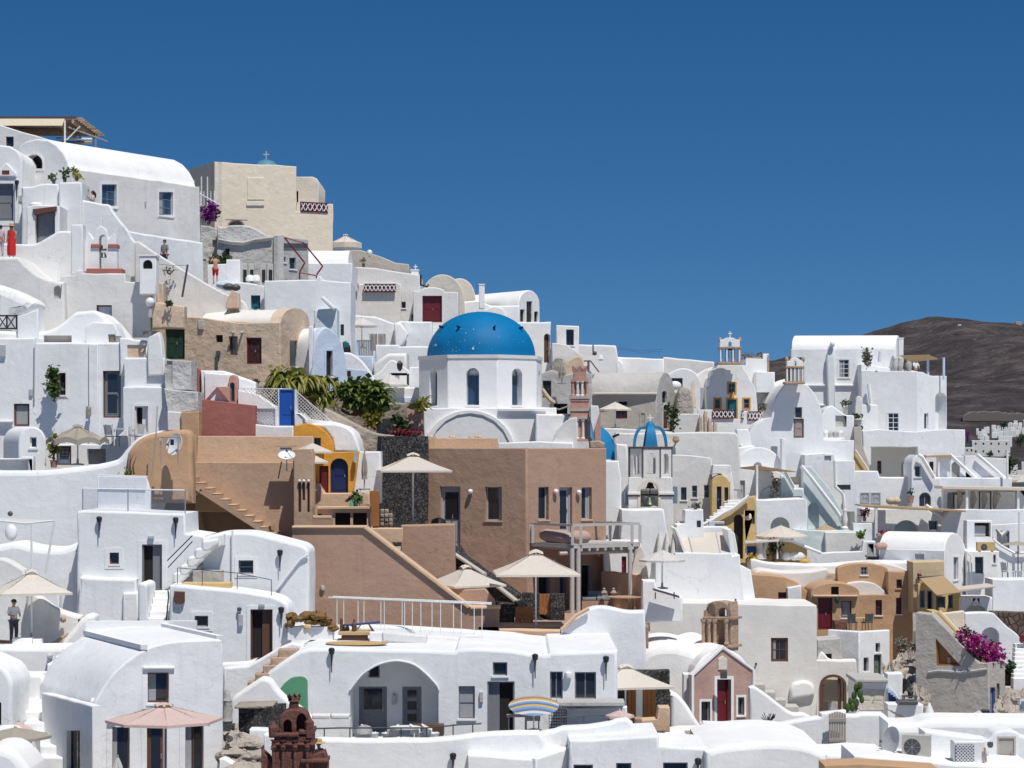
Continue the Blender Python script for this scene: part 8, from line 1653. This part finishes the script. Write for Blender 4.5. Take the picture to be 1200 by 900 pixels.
# ---------------------------------------------------------------- right lower: beige stair building and rocks
t=T('stair_building','grey beige building with an ochre stair running down its roof and a wood triangle window','building');pl=Pl(1073,110.3,1159,109);pr=Pl(1158,109,1178.5,109.6)
tri=clean([pl.uv(*p)for p in((1096.5,748),(1126,780.5),(1097,780.5))])
fac(t,pl,[(1073,718),(1092,720),(1147,777),(1158.5,777),(1158.5,870),(1073,870)],1.0,(),plaster('greige_stucco',(.45,.42,.385),dirt=.35,var=.15,bump=.6),.04,holes=[(tri,.35)])
t.part('wood_window',poly_plate(MB(),pl,inset(tri if area(tri)>0 else tri[::-1],.02),.26,.32),WOOR);t.part('wood_frame',ringplate(MB(),pl,tri,.09,.12,.2),WOOR);t.part('wood_door',MB().slab(pl.shift(.2),RC(1110,770,1114,780),.05,(),.01,None,False,False),WOOL)
fac(t,pr,[(1158.5,776.5),(1178,774.5),(1178.5,870),(1158.5,870)],.4,[('d',1160.5,805.5,1166.5,836,'bp',{'leaf':SLB}),('w',1168,801,1171.5,820,'gr',{'m':(1,1)})],MATS['greige_stucco'],.04,'end_wall')
t.part('stair_flight',MB().slab(Pl(111.2),[(1091,716),(1101,716.5),(1154,776),(1147,780)],1.4,(),.05),OCL);
t.part('stair_rail',MB().bar(P(1092.5,717.5,111.0),P(1147.5,775.5,109.9),.05),BEI);t.part('stair_rail',MB().bar(P(1101,715.5,112.4),P(1154,774,112),.05),BEI)
fac(t,114.5,[(1098,720),(1130,716),(1131,740),(1131,790),(1098,790)],.5,(),BEI,.04,'ochre_back_wall')
t.part('cornice',MB().tube([pl.w(pl.uv(1088,788),-.05),pl.w(pl.uv(1100,786),-.05),pl.w(pl.uv(1128,788),-.05),pl.w(pl.uv(1157,784),-.05)],.07,6),GW)
t.part('wood_floor',MB().slab(Pl(109.6),RC(1150,773,1168,777),1.5,(),.02),WOOR)
t=T('cottage_bougainvillea','large magenta bougainvillea spilling along the ochre stair','plant');rr=random.Random(21);fl=MB();lf=MB()
for k in range(9):
    f=k/8;c=P(1131+37*f,746+22*f+rr.uniform(-4,4),109.5+rr.uniform(-.4,.6));leaves(fl,c,.45,.4,.42,95,.15,.1,5,rr,1.1);leaves(lf,c-Vector((0,-.2,.1)),.45,.4,.4,25,.15,.1,4,rr)
t.part('stems',MB().tube([P(1168,776,109.6),P(1150,762,109.8),P(1134,748,109.8)],.04),WOOD);t.part('foliage',lf,LF3);t.part('flowers',fl,FLM)
blk('bluish white garden wall with a round topped shade niche beside the bougainvillea',116,cr([(1131,719),(1140,718),(1162,718),(1168,722),(1180,734),(1193,744),(1196,752)],3)+[(1196,810),(1131,810)],.8,[('va',1150,735,1171,780,'gr',{'mat':WB,'r':.5})],WB,'garden_wall','wall',.06)
blk('dark red brown stone retaining wall at the right edge',119,[(1163,717),(1215,718),(1215,780),(1163,780)],1,(),STB,'stone_wall','wall',.05)
t=T('white_stairs','bright white steps at the right edge beside the stone wall','stairs')
for k in range(9):t.part('step',MB().slab(Pl(113.5-k*.35),RC(1190-k*.3,755+5*k,1215,860),.6,(),.04,None,False,k==8),WC)
t=T('sign_post','small red and white board at the right edge above the white steps','sign');t.part('board',MB().slab(Pl(113.3),RC(1195,744,1206,752),.1,(),.01),MRP);t.part('post',MB().bar(P(1200,752,113.3),P(1200,762,113.3),.05),STE)
blk('brown red planter wall with an olive bush near the white steps',112.2,RC(1176,792,1206,804),.6,(),STB,'planter_wall','planter',.05);bush('round olive bush beside the white steps',1185,793,112,14,16,LF3,220,.18)
def rubble(name,label,bot,top,amp,m,seed,cat=None,kind=None,n=26,k=16):
    """a rough sheet of broken ground between two edge lines of (px, py, distance)"""
    def ev(L,f):
        g=f*(len(L)-1);i=min(int(g),len(L)-2);g-=i;return P(*L[i]).lerp(P(*L[i+1]),g)
    vs=[];o=Vector((seed*7.3,0,0))
    for b in range(k+1):
        for a in range(n+1):
            p=ev(bot,a/n).lerp(ev(top,a/n),b/k);q=p*1.1+o;d=MN.fractal(q,.8,2.1,5)-.8*abs(MN.noise(q*1.7));vs.append(p+Vector((.25*MN.noise(q*2.3),-.5*amp*d,amp*d)))
    w_=n+1;t=T(name,label,cat,None,kind);t.part('ground',MB().add(vs,[(b*w_+a,b*w_+a+1,(b+1)*w_+a+1,(b+1)*w_+a)for b in range(k)for a in range(n)],False),m);return t
rubble('dirt_path','pale dirt and rubble path below the white steps',[(1158,850,104),(1215,850,104)],[(1166,822,108.4),(1180,806,110.8),(1215,800,111.5)],.35,ROC,3,None,'structure')
for i,(x,y,Y,r_,lb)in enumerate(((1062,788,113.5,1.1,'large pale rock below the tall brown house'),(1052,800,112.5,.9,'pale rock left of the beige stair building'),(1076,806,111.2,1.0,'rock against the beige stair building foot'),(1068,776,114.5,.9,'upper rock touching the tall brown house'),(1084,826,109,.8,'low rock beneath the beige stair building'),(1058,818,110.5,.7,'small rock beside the pot table'),(1192,818,104.5,.6,'rubble lump on the dirt path'),(1176,830,104,.5,'smaller rubble lump low on the dirt path'))):
    tt=T('boulder',lb,'boulder','rocks on the right hillside');tt.part('boulder',boulder(P(x,y+3,Y),r_*.5,40+i,.65),ROC)
rubble('rock_slope','rocky slope of pale broken stone left of the beige stair building',[(1034,850,106),(1092,850,106)],[(1036,775,115.5),(1055,762,117),(1075,752,117),(1084,770,116)],.6,ROC,5,'bank',None,34,26)
bush('leafless grey shrub against the tall brown house',1056,772,117,16,24,LFG,260,.10,'dry_shrub',stems=9);bush('dry grass tuft on the rocks',1072,764,114,10,12,LFG,120,.1,'dry_grass')
t=T('white_house','small bluish white house with a green door below the brown houses','house')
corner(t,(970,121.6),(1007,120.4),(1043,121.6),740,850,(),[('w',1026,753.5,1031.5,764.5,'gr',{'m':(1,1)}),('w',1012,770.5,1018,787,'gr',{'m':(1,1)}),('d',1024,767.5,1033,795,'gn',{'leaf':mat_plain('sage_paint',(.12,.16,.13),.6)})],PBL if 0 else WB,.3)
blk('grey beige block with a small dark opening left of the bluish house',119.6,[(958,750),(985,748),(987,772),(987,800),(958,800)],2,[('v',967,766,975,772.5,'gr',{'mat':VOM,'r':.3})],GW,'outhouse','house',.05);blk('white curved lump wall between the warm building and the bluish house',119.3,cr([(958,772),(963,764),(968,768),(975,773),(1003,773)],3)+[(1003,800),(958,800)],.6,(),WC,'wall_block','wall',.1)
t=T('laundry','blue and white cloths heaped at the foot of the bluish house','cloth');[t.part('heap',MB().ball(P(x,795,117),.35,.3,.18),m_)for x,m_ in((1008,PBL),(1014,GRYP),(1037,PBL))]
t=T('garage','low white garage with pale cream double doors','garage');fac(t,108.5,[(1003,799),(1039,799),(1040,803),(1040,850),(1003,850)],2.5,[('d',1007,808,1038,832,'wh',{'leaf':CRM,'fr':CRM,'n':2,'r':.1})],WB,.06);t.part('roof_edge',MB().slab(Pl(108.2),RC(1002,796,1041,800),3,(),.05),GW)
blk('bluish white upstand wall right of the garage',110.5,[(1040,790),(1058,789),(1058,830),(1040,830)],1,(),WB,'wall_block','wall',.05)
t=T('lounge_seat','blue and white striped lounge seat heaped beside the garage','seat');t.part('seat',MB().slab(Pl(106.5),cr([(1040,820),(1041,809),(1045,806),(1050,812),(1056,820)],3)+[(1058,825),(1040,825)],.7,(),.08),PBL);[t.part('stripe',MB().bar(P(1042+3*k,812+2.2*k,106.4),P(1043+3*k,824,106.4),.06),NVY)for k in range(4)]
table('small dark pot table on the bluish wall',1066,824,106,.7,.5,.35,GRYD);pot('green tinted bowl on the dark pot table',1067,818,106,.3,GNP,LFG,.15)
blk('blue white rough wall with a dark shelf above the leaning planks',104.5,[(1040,825),(1082,826),(1082,880),(1040,880)],1,(),WB,'wall_block','wall',.06);t=THINGS[-1];t.part('shelf',MB().slab(Pl(104.2),RC(1054,822,1076,826),.9,(),.02),GRYD)
t=T('plank_stack','weathered timber planks leaning against the blue white wall','timber')
for k in range(4):t.part('plank',MB().obox(P(1040+5*k,832+2*k,102.5),(.9,.0,-.55),(0,.25,0),(0,0,.06)),WOOL)
t=T('white_cone','small white pointed chimney cap by the beige building','chimney');t.part('cone',MB().lathe(P(1089,842,100),[(.25,0),(.2,.3),(.03,.7),(0,.7)],10),WC);t=T('picket_fence','short weathered picket fence half hidden by the white parapet','fence');[t.part('picket',MB().slab(Pl(99),RC(1111+2.3*k,833-1.5*math.sin(k/6*3.14),1112.6+2.3*k,848),.05,(),.005,None,False,False),WOOL)for k in range(7)]
t=T('letter_box','black box on a post in front of the blue door','box');t.part('box',MB().slab(Pl(101),RC(1151,832,1160,842),.3,(),.02),BLK);t.part('post',MB().bar(P(1155,842,101),P(1155,850,101),.05),BLK)
blk('pale kerb stone running beside the black post box',100,[(1133,842),(1150,834),(1152,838),(1136,848)],.5,(),WO,'kerb_stone','kerb',.03)
t=T('info_board','small white signboard with dark panels at the right edge','sign');t.part('board',MB().slab(Pl(102),RC(1195,820,1208,834),.1,(),.01),WHP);t.part('panel',MB().slab(Pl(101.9),RC(1197,822,1206,831),.04,(),.005),SLB)
# bottom-right foreground
t=T('rooftop_parapet','thick rounded white rooftop parapet in the bottom right corner','wall')
fac(t,88,cr([(1040,846),(1052,848),(1068,848),(1078,847),(1090,843),(1110,842),(1150,842.5),(1215,843)],4)+[(1215,960),(1040,960)],2.0,(),WC,.35)
t=T('white_house','white shaded wall with a taupe arched door in the bottom right corner','house')
fac(t,85.5,[(1083,857),(1110,860),(1140,864),(1158,867)]+arc(1163,1196,862,855.5,10)+[(1215,868),(1215,960),(1083,960)],1.2,[('d',1168,863,1190.5,900,'gl',{'leaf':plaster('taupe_door',(.42,.39,.35),dirt=.2),'fr':GRB,'n':1,'r':.12,'pan':()})],WB,.1)
t.part('wall_lamp',MB().lathe(P(1160.5,876,85.2),[(.08,0),(.12,.1),(.1,.2),(0,.22)],8),GRYD)
ac_unit('large grey air conditioning unit on the white roof, bottom right',1074,889,84,1.02,.82,.5,plaster('ac_beige',(.50,.48,.44),dirt=.2),R(-18))
dish('grey white satellite dish leaning beside the grey air conditioner',1046,869,84.5,.55,(-.95,-.45,.3),.5,GRYL)
t=T('lattice_box','white equipment box with a diamond lattice front, bottom right','box');t.part('box',MB().slab(Pl(83),RC(1118,869,1154.5,899),.7,(),.03),WHP);pl=Pl(82.96)
t.part('lattice_back',MB().slab(pl,RC(1120,872,1142,897),.03,(),.005,None,False,False),GRYP)
for k in range(-6,8):
    for sg in(1,-1):
        a=(1120+4*k,872 if sg>0 else 897);pts=[]
        x0,y0=a;x1,y1=x0+25,y0+25*sg
        f0=max(0,(1120-x0)/25);f1=min(1,(1142-x0)/25)
        if f1-f0>.05:t.part('lath',MB().bar(pl.w(pl.uv(x0+25*f0,y0+25*sg*f0),-.02-.012*(sg>0)),pl.w(pl.uv(x0+25*f1,y0+25*sg*f1),-.02-.012*(sg>0)),.018,4),WHP)
t.part('pipe',MB().bar(P(1154,876,82.9),P(1155.5,893,82.9),.04),BRK)
blk('flat bright white roof ledge across the bottom right',82.5,[(1000,885),(1060,889),(1120,895),(1215,899),(1215,960),(1000,960)],3.0,(),WC,'roof_ledge','roof',.12)
blk('tan painted strip of roof along the bottom edge, right',80.5,[(966,897),(1010,895),(1100,901),(1100,960),(966,960)],1.5,(),TAN,'roof_edge','roof',.04)
blk('white roof slope between the plank gate and the flat ledge',86.5,[(960,884),(1005,882),(1040,884),(1040,960),(960,960)],3,(),WC,'white_roof','roof',.15)
# ---------------------------------------------------------------- far town and hill houses
rr=random.Random(31)
def far_house(label,x0,x1,y0,y1,Y,m,wins=0,rows=1):
    t=T('far_house',label,'house','white houses of the far town');pl=Pl(Y);D=(x1-x0)*Y/F*.3;s=Y/F
    it=[]
    for r_ in range(rows):
        for k in range(wins):xx=x0+(x1-x0)*(k+.5)/wins;yy=y0+(y1-y0)*(r_+.3)/rows;it.append(('v',xx-1,yy,xx+1,yy+2.6,'dk',{'r':.4}))
    fac(t,pl,RC(x0,y0,x1,y1+6),D,it,m,.1);return t
DESC=['leftmost','left','inner left','middle','inner right','right','rightmost']
far_house('largest far house, two storeys with dark windows, at the right below the hill',1139,1184,516,534,800,WW,5,2);far_house('flat far house on top of the largest one',1170,1186,511,518,815,WC,0)
far_house('far house with a low front terrace left of the largest far house',1131,1141,524,532,790,WW,2)
pl_=[(1144,502),(1150,503),(1156,500),(1162,498),(1168,499),(1174,496),(1181,495),(1188,493),(1194,497),(1199,492),(1186,502),(1176,505),(1164,506),(1152,509)]
for i in range(46):
    if i<len(pl_):x,y=pl_[i]
    else:x=rr.uniform(1143,1200);y=511-(x-1143)*.20+rr.uniform(-9,3)
    w_=rr.uniform(3,7);h_=rr.uniform(2.5,5);far_house('tiny white far house in the cluster of the far town',x,x+w_,y,y+h_,890+max(-40,511-y-h_)*2.6,(WC,WW,WC,WC,WO)[i%5],0)
for i,(x,y)in enumerate(((1132,540),(1140,546),(1150,541),(1158,548),(1166,543),(1176,549),(1184,544),(1192,551),(1197,541))):
    far_house('pale far building %s on the slope below the largest far house'%('furthest left','second from the left','third from the left','fourth from the left','fifth from the left','sixth from the left','seventh from the left','eighth from the left','furthest right')[i],x,x+rr.uniform(8,14),y,y+6,700-(y-540)*5,(WC,WW,WO)[i%3],0)
t=T('ruined_terrace','long ruined brown terrace wall on the hillside above the far town','ruin');t.part('wall',MB().slab(Pl(950),[(1128,490),(1131,486),(1137,483)]+[(1140+3*k,482+rr.uniform(-1.2,1.6)+k*.1)for k in range(25)]+[(1215,494),(1128,494)],4,(),.3),mat_plain('hill_stone',(.17,.145,.13),.95));0 and t.part('white_wall',MB().slab(Pl(945),[(1128,487),(1138,479.5),(1141,480),(1132,488)],4,(),.3),WW)
t=T('hilltop_chapel','tiny pink and ochre chapel on the hill crest at the right edge','chapel');t.part('chapel',MB().slab(Pl(1640),[(1189,382),(1191,377),(1197,377),(1198,382)],5,(),.3),PNK);t.part('annex',MB().slab(Pl(1640),[(1176,382),(1177,379.5),(1183,380),(1183,383)],5,(),.3),OCL)
t=T('hillside_quarry','pale streak of ruins on the hill slope','ruin');[t.part('wall',MB().slab(Pl(1500),[(x,y),(x+w__,y+1),(x+w__,y+2.2),(x,y+1.5)],4,(),.2),WW)for x,y,w__ in((1120,379,5),(1124,380.5,4),(1136,379.5,5),(1149,407,4),(1178,402,7))]if 0 else t.part('wall',MB().slab(Pl(1480),[(1122,380.5),(1126,380),(1127,381.5),(1123,382)],6,(),.2),WW)
for i,(x,y,wp,hp,Y,lb)in enumerate(((1183,556,20,20,420,'round dark green tree below the far town, right edge'),(1134,514,7,9,780,'purple flowering tree left of the largest far house'),(1196,522,12,12,780,'green tree right of the largest far house'),(1160,536,8,6,760,'small dark tree in front of the largest far house'),(1176,500,10,6,880,'dark tree clump among the tiny far houses'))):
    t=T('tree',lb,'tree','trees of the far town');s=Y/F;c=P(x,y,Y);t.part('trunk',MB().tube([c-Vector((0,0,1)),c+Vector((0,0,hp*s*.5))],[.25,.15]),WOOD);t.part('crown',leaves(MB(),c+Vector((0,0,hp*s*.5)),wp*s/2,wp*s/2,hp*s/2,500,.09*wp*s,.2,12,random.Random(i)),FLP if i==1 else LF3)
t=T('sun_loungers_blue','dark terrace edge with loungers at the far right edge','terrace');t.part('edge',MB().slab(Pl(150),[(1187,566),(1215,565),(1215,570),(1187,571)],2,(),.04),GRYD)

rubble('earth_bank','rocky earth bank under the boulders at the bottom, left of the stone tower',[(256,925,76),(325,925,76)],[(256,846,86),(285,846,86),(325,858,84)],.45,ROC,9,'bank',None,30,26)
# ================================================================ terrain, sea, far hill
def terrain():
    x0,x1,y0,y1,st=-70,90,60,330,1.0
    nx,ny=int((x1-x0)/st)+1,int((y1-y0)/st)+1
    G=[[None]*nx for _ in range(ny)]
    for a,b,d,z in FOOT:
        L=(b-a).length;D=min(d.length,40)
        for i in range(max(2,int(L/.5)+1)):
            for j in range(max(2,int(D/.5)+1)):
                p=a.lerp(b,i/max(1,int(L/.5)))+d*(j/max(1,int(D/.5)))
                ix,iy=round((p.x-x0)/st),round((p.y-y0)/st)
                for ddx in(-1,0,1):
                    for ddy in(-1,0):
                        if 0<=ix+ddx<nx and 0<=iy+ddy<ny:
                            g=G[iy+ddy][ix+ddx];G[iy+ddy][ix+ddx]=z-.25 if g is None else min(g,z-.25)
    fixed=[[v is not None for v in r]for r in G]
    import numpy as np
    A=np.array([[v if v is not None else np.nan for v in r]for r in G]);M=~np.isnan(A)
    yy,xx=np.mgrid[0:ny,0:nx]
    base=-17+np.clip((yy*st+y0-75)*.22,0,19)-np.clip((yy*st+y0-178),0,150)*.35
    A=np.where(M,A,base);edge=np.zeros_like(M);edge[0,:]=edge[-1,:]=True;edge[:,0]=edge[:,-1]=True
    far=(yy*st+y0)>200
    K=M|edge|far
    for _ in range(700):
        B=A.copy();B[1:-1,1:-1]=(A[:-2,1:-1]+A[2:,1:-1]+A[1:-1,:-2]+A[1:-1,2:])/4;A=np.where(K,A,B)
    for _ in range(3):
        B=A.copy();B[1:-1,1:-1]=np.minimum.reduce([A[1:-1,1:-1],A[:-2,1:-1],A[2:,1:-1],A[1:-1,:-2],A[1:-1,2:]]);A=B
    A-=.8
    rnd=np.random.RandomState(1);A=A+rnd.uniform(-.12,.0,A.shape)
    vs=[(x0+i*st,y0+j*st,float(A[j,i]))for j in range(ny)for i in range(nx)]
    fs=[(j*nx+i,j*nx+i+1,(j+1)*nx+i+1,(j+1)*nx+i)for j in range(ny-1)for i in range(nx-1)]
    t=T('hillside_ground','whitewashed and rocky hillside ground under the village houses',None,None,'structure')
    t.part('hillside_ground',MB().add(vs,fs,True),plaster('hillside',(.62,.60,.56),dirt=.6,var=.25,bump=1.2,patch=(.32,.27,.22),patchamt=.08))
terrain()
def hill():
    prof=[(-400,470),(300,440),(820,428),(900,422),(960,404),(1010,389),(1045,377),(1080,369),(1105,371),(1150,377),(1200,379),(1260,384),(1400,400),(1900,440)]
    def ridge(px):
        for(a,ya),(b,yb)in zip(prof,prof[1:]):
            if a<=px<=b:f=(px-a)/(b-a);return ya+(yb-ya)*f
        return 470
    def low(y):
        L_=[(600,-12),(700,-7.5),(800,-3.2),(900,4.5),(951,11)]
        for(a,ya),(b,yb)in zip(L_,L_[1:]):
            if y<=b:return ya+(yb-ya)*(y-a)/(b-a)
        return 11
    Yr=1700;vs=[];nx,ny=420,110;X0,X1=PX(-400,Yr),PX(1900,Yr)
    for j in range(ny+1):
        f=j/ny;Yy=620+(Yr-620)*f if f<=.85 else 1538+(f-.85)/.15*900
        for i in range(nx+1):
            X=X0+(X1-X0)*i/nx;top=(HY-ridge(CX+X*F/Yr))*Yr/F
            g=(Yy-620)/(Yr-620);g=(Yy-950)/(Yr-950);h=(11+(top-11)*g**.85)if 0<=g<=1 else(top*max(-1,1-(g-1)*2.5)if g>1 else low(Yy))
            k_=min(1,max(0,g*3));nn=MN.fractal(Vector((X/160,Yy/160,3.1)),1.0,2.0,6)*9*k_+MN.fractal(Vector((X/35,Yy/35,1.7)),1.0,2.0,4)*(.3+2.6*k_)
            gul=-abs(MN.noise(Vector((X/110+.3*Yy/110,Yy/400,0))))*10*min(1,max(0,g)*2)*(0 if g>1 else 1)
            fade=1-.6*max(0,1-abs(g-1)/.12)
            vs.append((X,Yy,h+(nn+gul)*fade))
    w_=nx+1;fs=[(j*w_+i,j*w_+i+1,(j+1)*w_+i+1,(j+1)*w_+i)for j in range(ny)for i in range(nx)]
    t=T('hill','dark brown volcanic hill behind the village',None,None,'structure')
    m=bpy.data.materials.new('hill_scrub');m.use_nodes=True;n=m.node_tree;N=n.nodes;L=n.links;b=N['Principled BSDF'];b.inputs['Roughness'].default_value=1;b.inputs['Specular IOR Level'].default_value=.1
    g=N.new('ShaderNodeNewGeometry')
    def no(s,d=8,rg=.65):
        q=N.new('ShaderNodeTexNoise');q.inputs['Scale'].default_value=s;q.inputs['Detail'].default_value=d;q.inputs['Roughness'].default_value=rg;L.new(g.outputs['Position'],q.inputs['Vector']);return q.outputs[0]
    cr_=N.new('ShaderNodeValToRGB');e=cr_.color_ramp.elements;e[0].position=.32;e[0].color=(.042,.037,.04,1);e[1].position=.68;e[1].color=(.19,.16,.148,1)
    k=e.new(.52);k.color=(.092,.080,.081,1);L.new(no(.035,10,.72),cr_.inputs[0])
    c2=N.new('ShaderNodeValToRGB');e=c2.color_ramp.elements;e[0].position=.60;e[0].color=(0,0,0,1);e[1].position=.68;e[1].color=(1,1,1,1);L.new(no(.22,6,.7),c2.inputs[0])
    mx=N.new('ShaderNodeMix');mx.data_type='RGBA';L.new(c2.outputs[0],mx.inputs[0]);L.new(cr_.outputs[0],mx.inputs[6]);mx.inputs[7].default_value=(.27,.24,.20,1)
    c3=N.new('ShaderNodeValToRGB');e=c3.color_ramp.elements;e[0].position=.56;e[0].color=(0,0,0,1);e[1].position=.62;e[1].color=(.85,.85,.85,1);L.new(no(.16,9,.8),c3.inputs[0])
    m3=N.new('ShaderNodeMix');m3.data_type='RGBA';L.new(c3.outputs[0],m3.inputs[0]);L.new(mx.outputs[2],m3.inputs[6]);m3.inputs[7].default_value=(.032,.034,.026,1)
    L.new(m3.outputs[2],b.inputs['Base Color']);bp=N.new('ShaderNodeBump');bp.inputs['Distance'].default_value=6;L.new(no(.07,10,.75),bp.inputs['Height']);L.new(bp.outputs[0],b.inputs['Normal'])
    t.part('hill',MB().add(vs,fs,True),m)
hill()
t=T('sea','deep blue sea sheet reaching the horizon below the island',None,None,'structure')
sm=mat_plain('sea_water',(.01,.035,.07),.15);t.part('sea',MB().add([(-40000,-2000,-100),(40000,-2000,-100),(40000,50000,-100),(-40000,50000,-100)],[(0,1,2,3)]),sm)
t=T('valley_ground','dry stony valley ground between the village and the far hill',None,None,'structure')
vs=[];
for j in range(31):
    for i in range(61):
        X=-500+1100*i/60;Yy=190+560*j/30;vs.append((X,Yy,-14+6*min(1,(Yy-190)/450)+MN.fractal(Vector((X/40,Yy/40,0)),1,2,4)*1.5))
t.part('valley_ground',MB().add(vs,[(j*61+i,j*61+i+1,(j+1)*61+i+1,(j+1)*61+i)for j in range(30)for i in range(60)],True),plaster('dry_ground',(.20,.165,.13),dirt=.7,var=.4,bump=1))
build_all()
print('things',len(THINGS),'objects',len(bpy.data.objects),'tris',sum(len(m.polygons)for m in bpy.data.meshes))
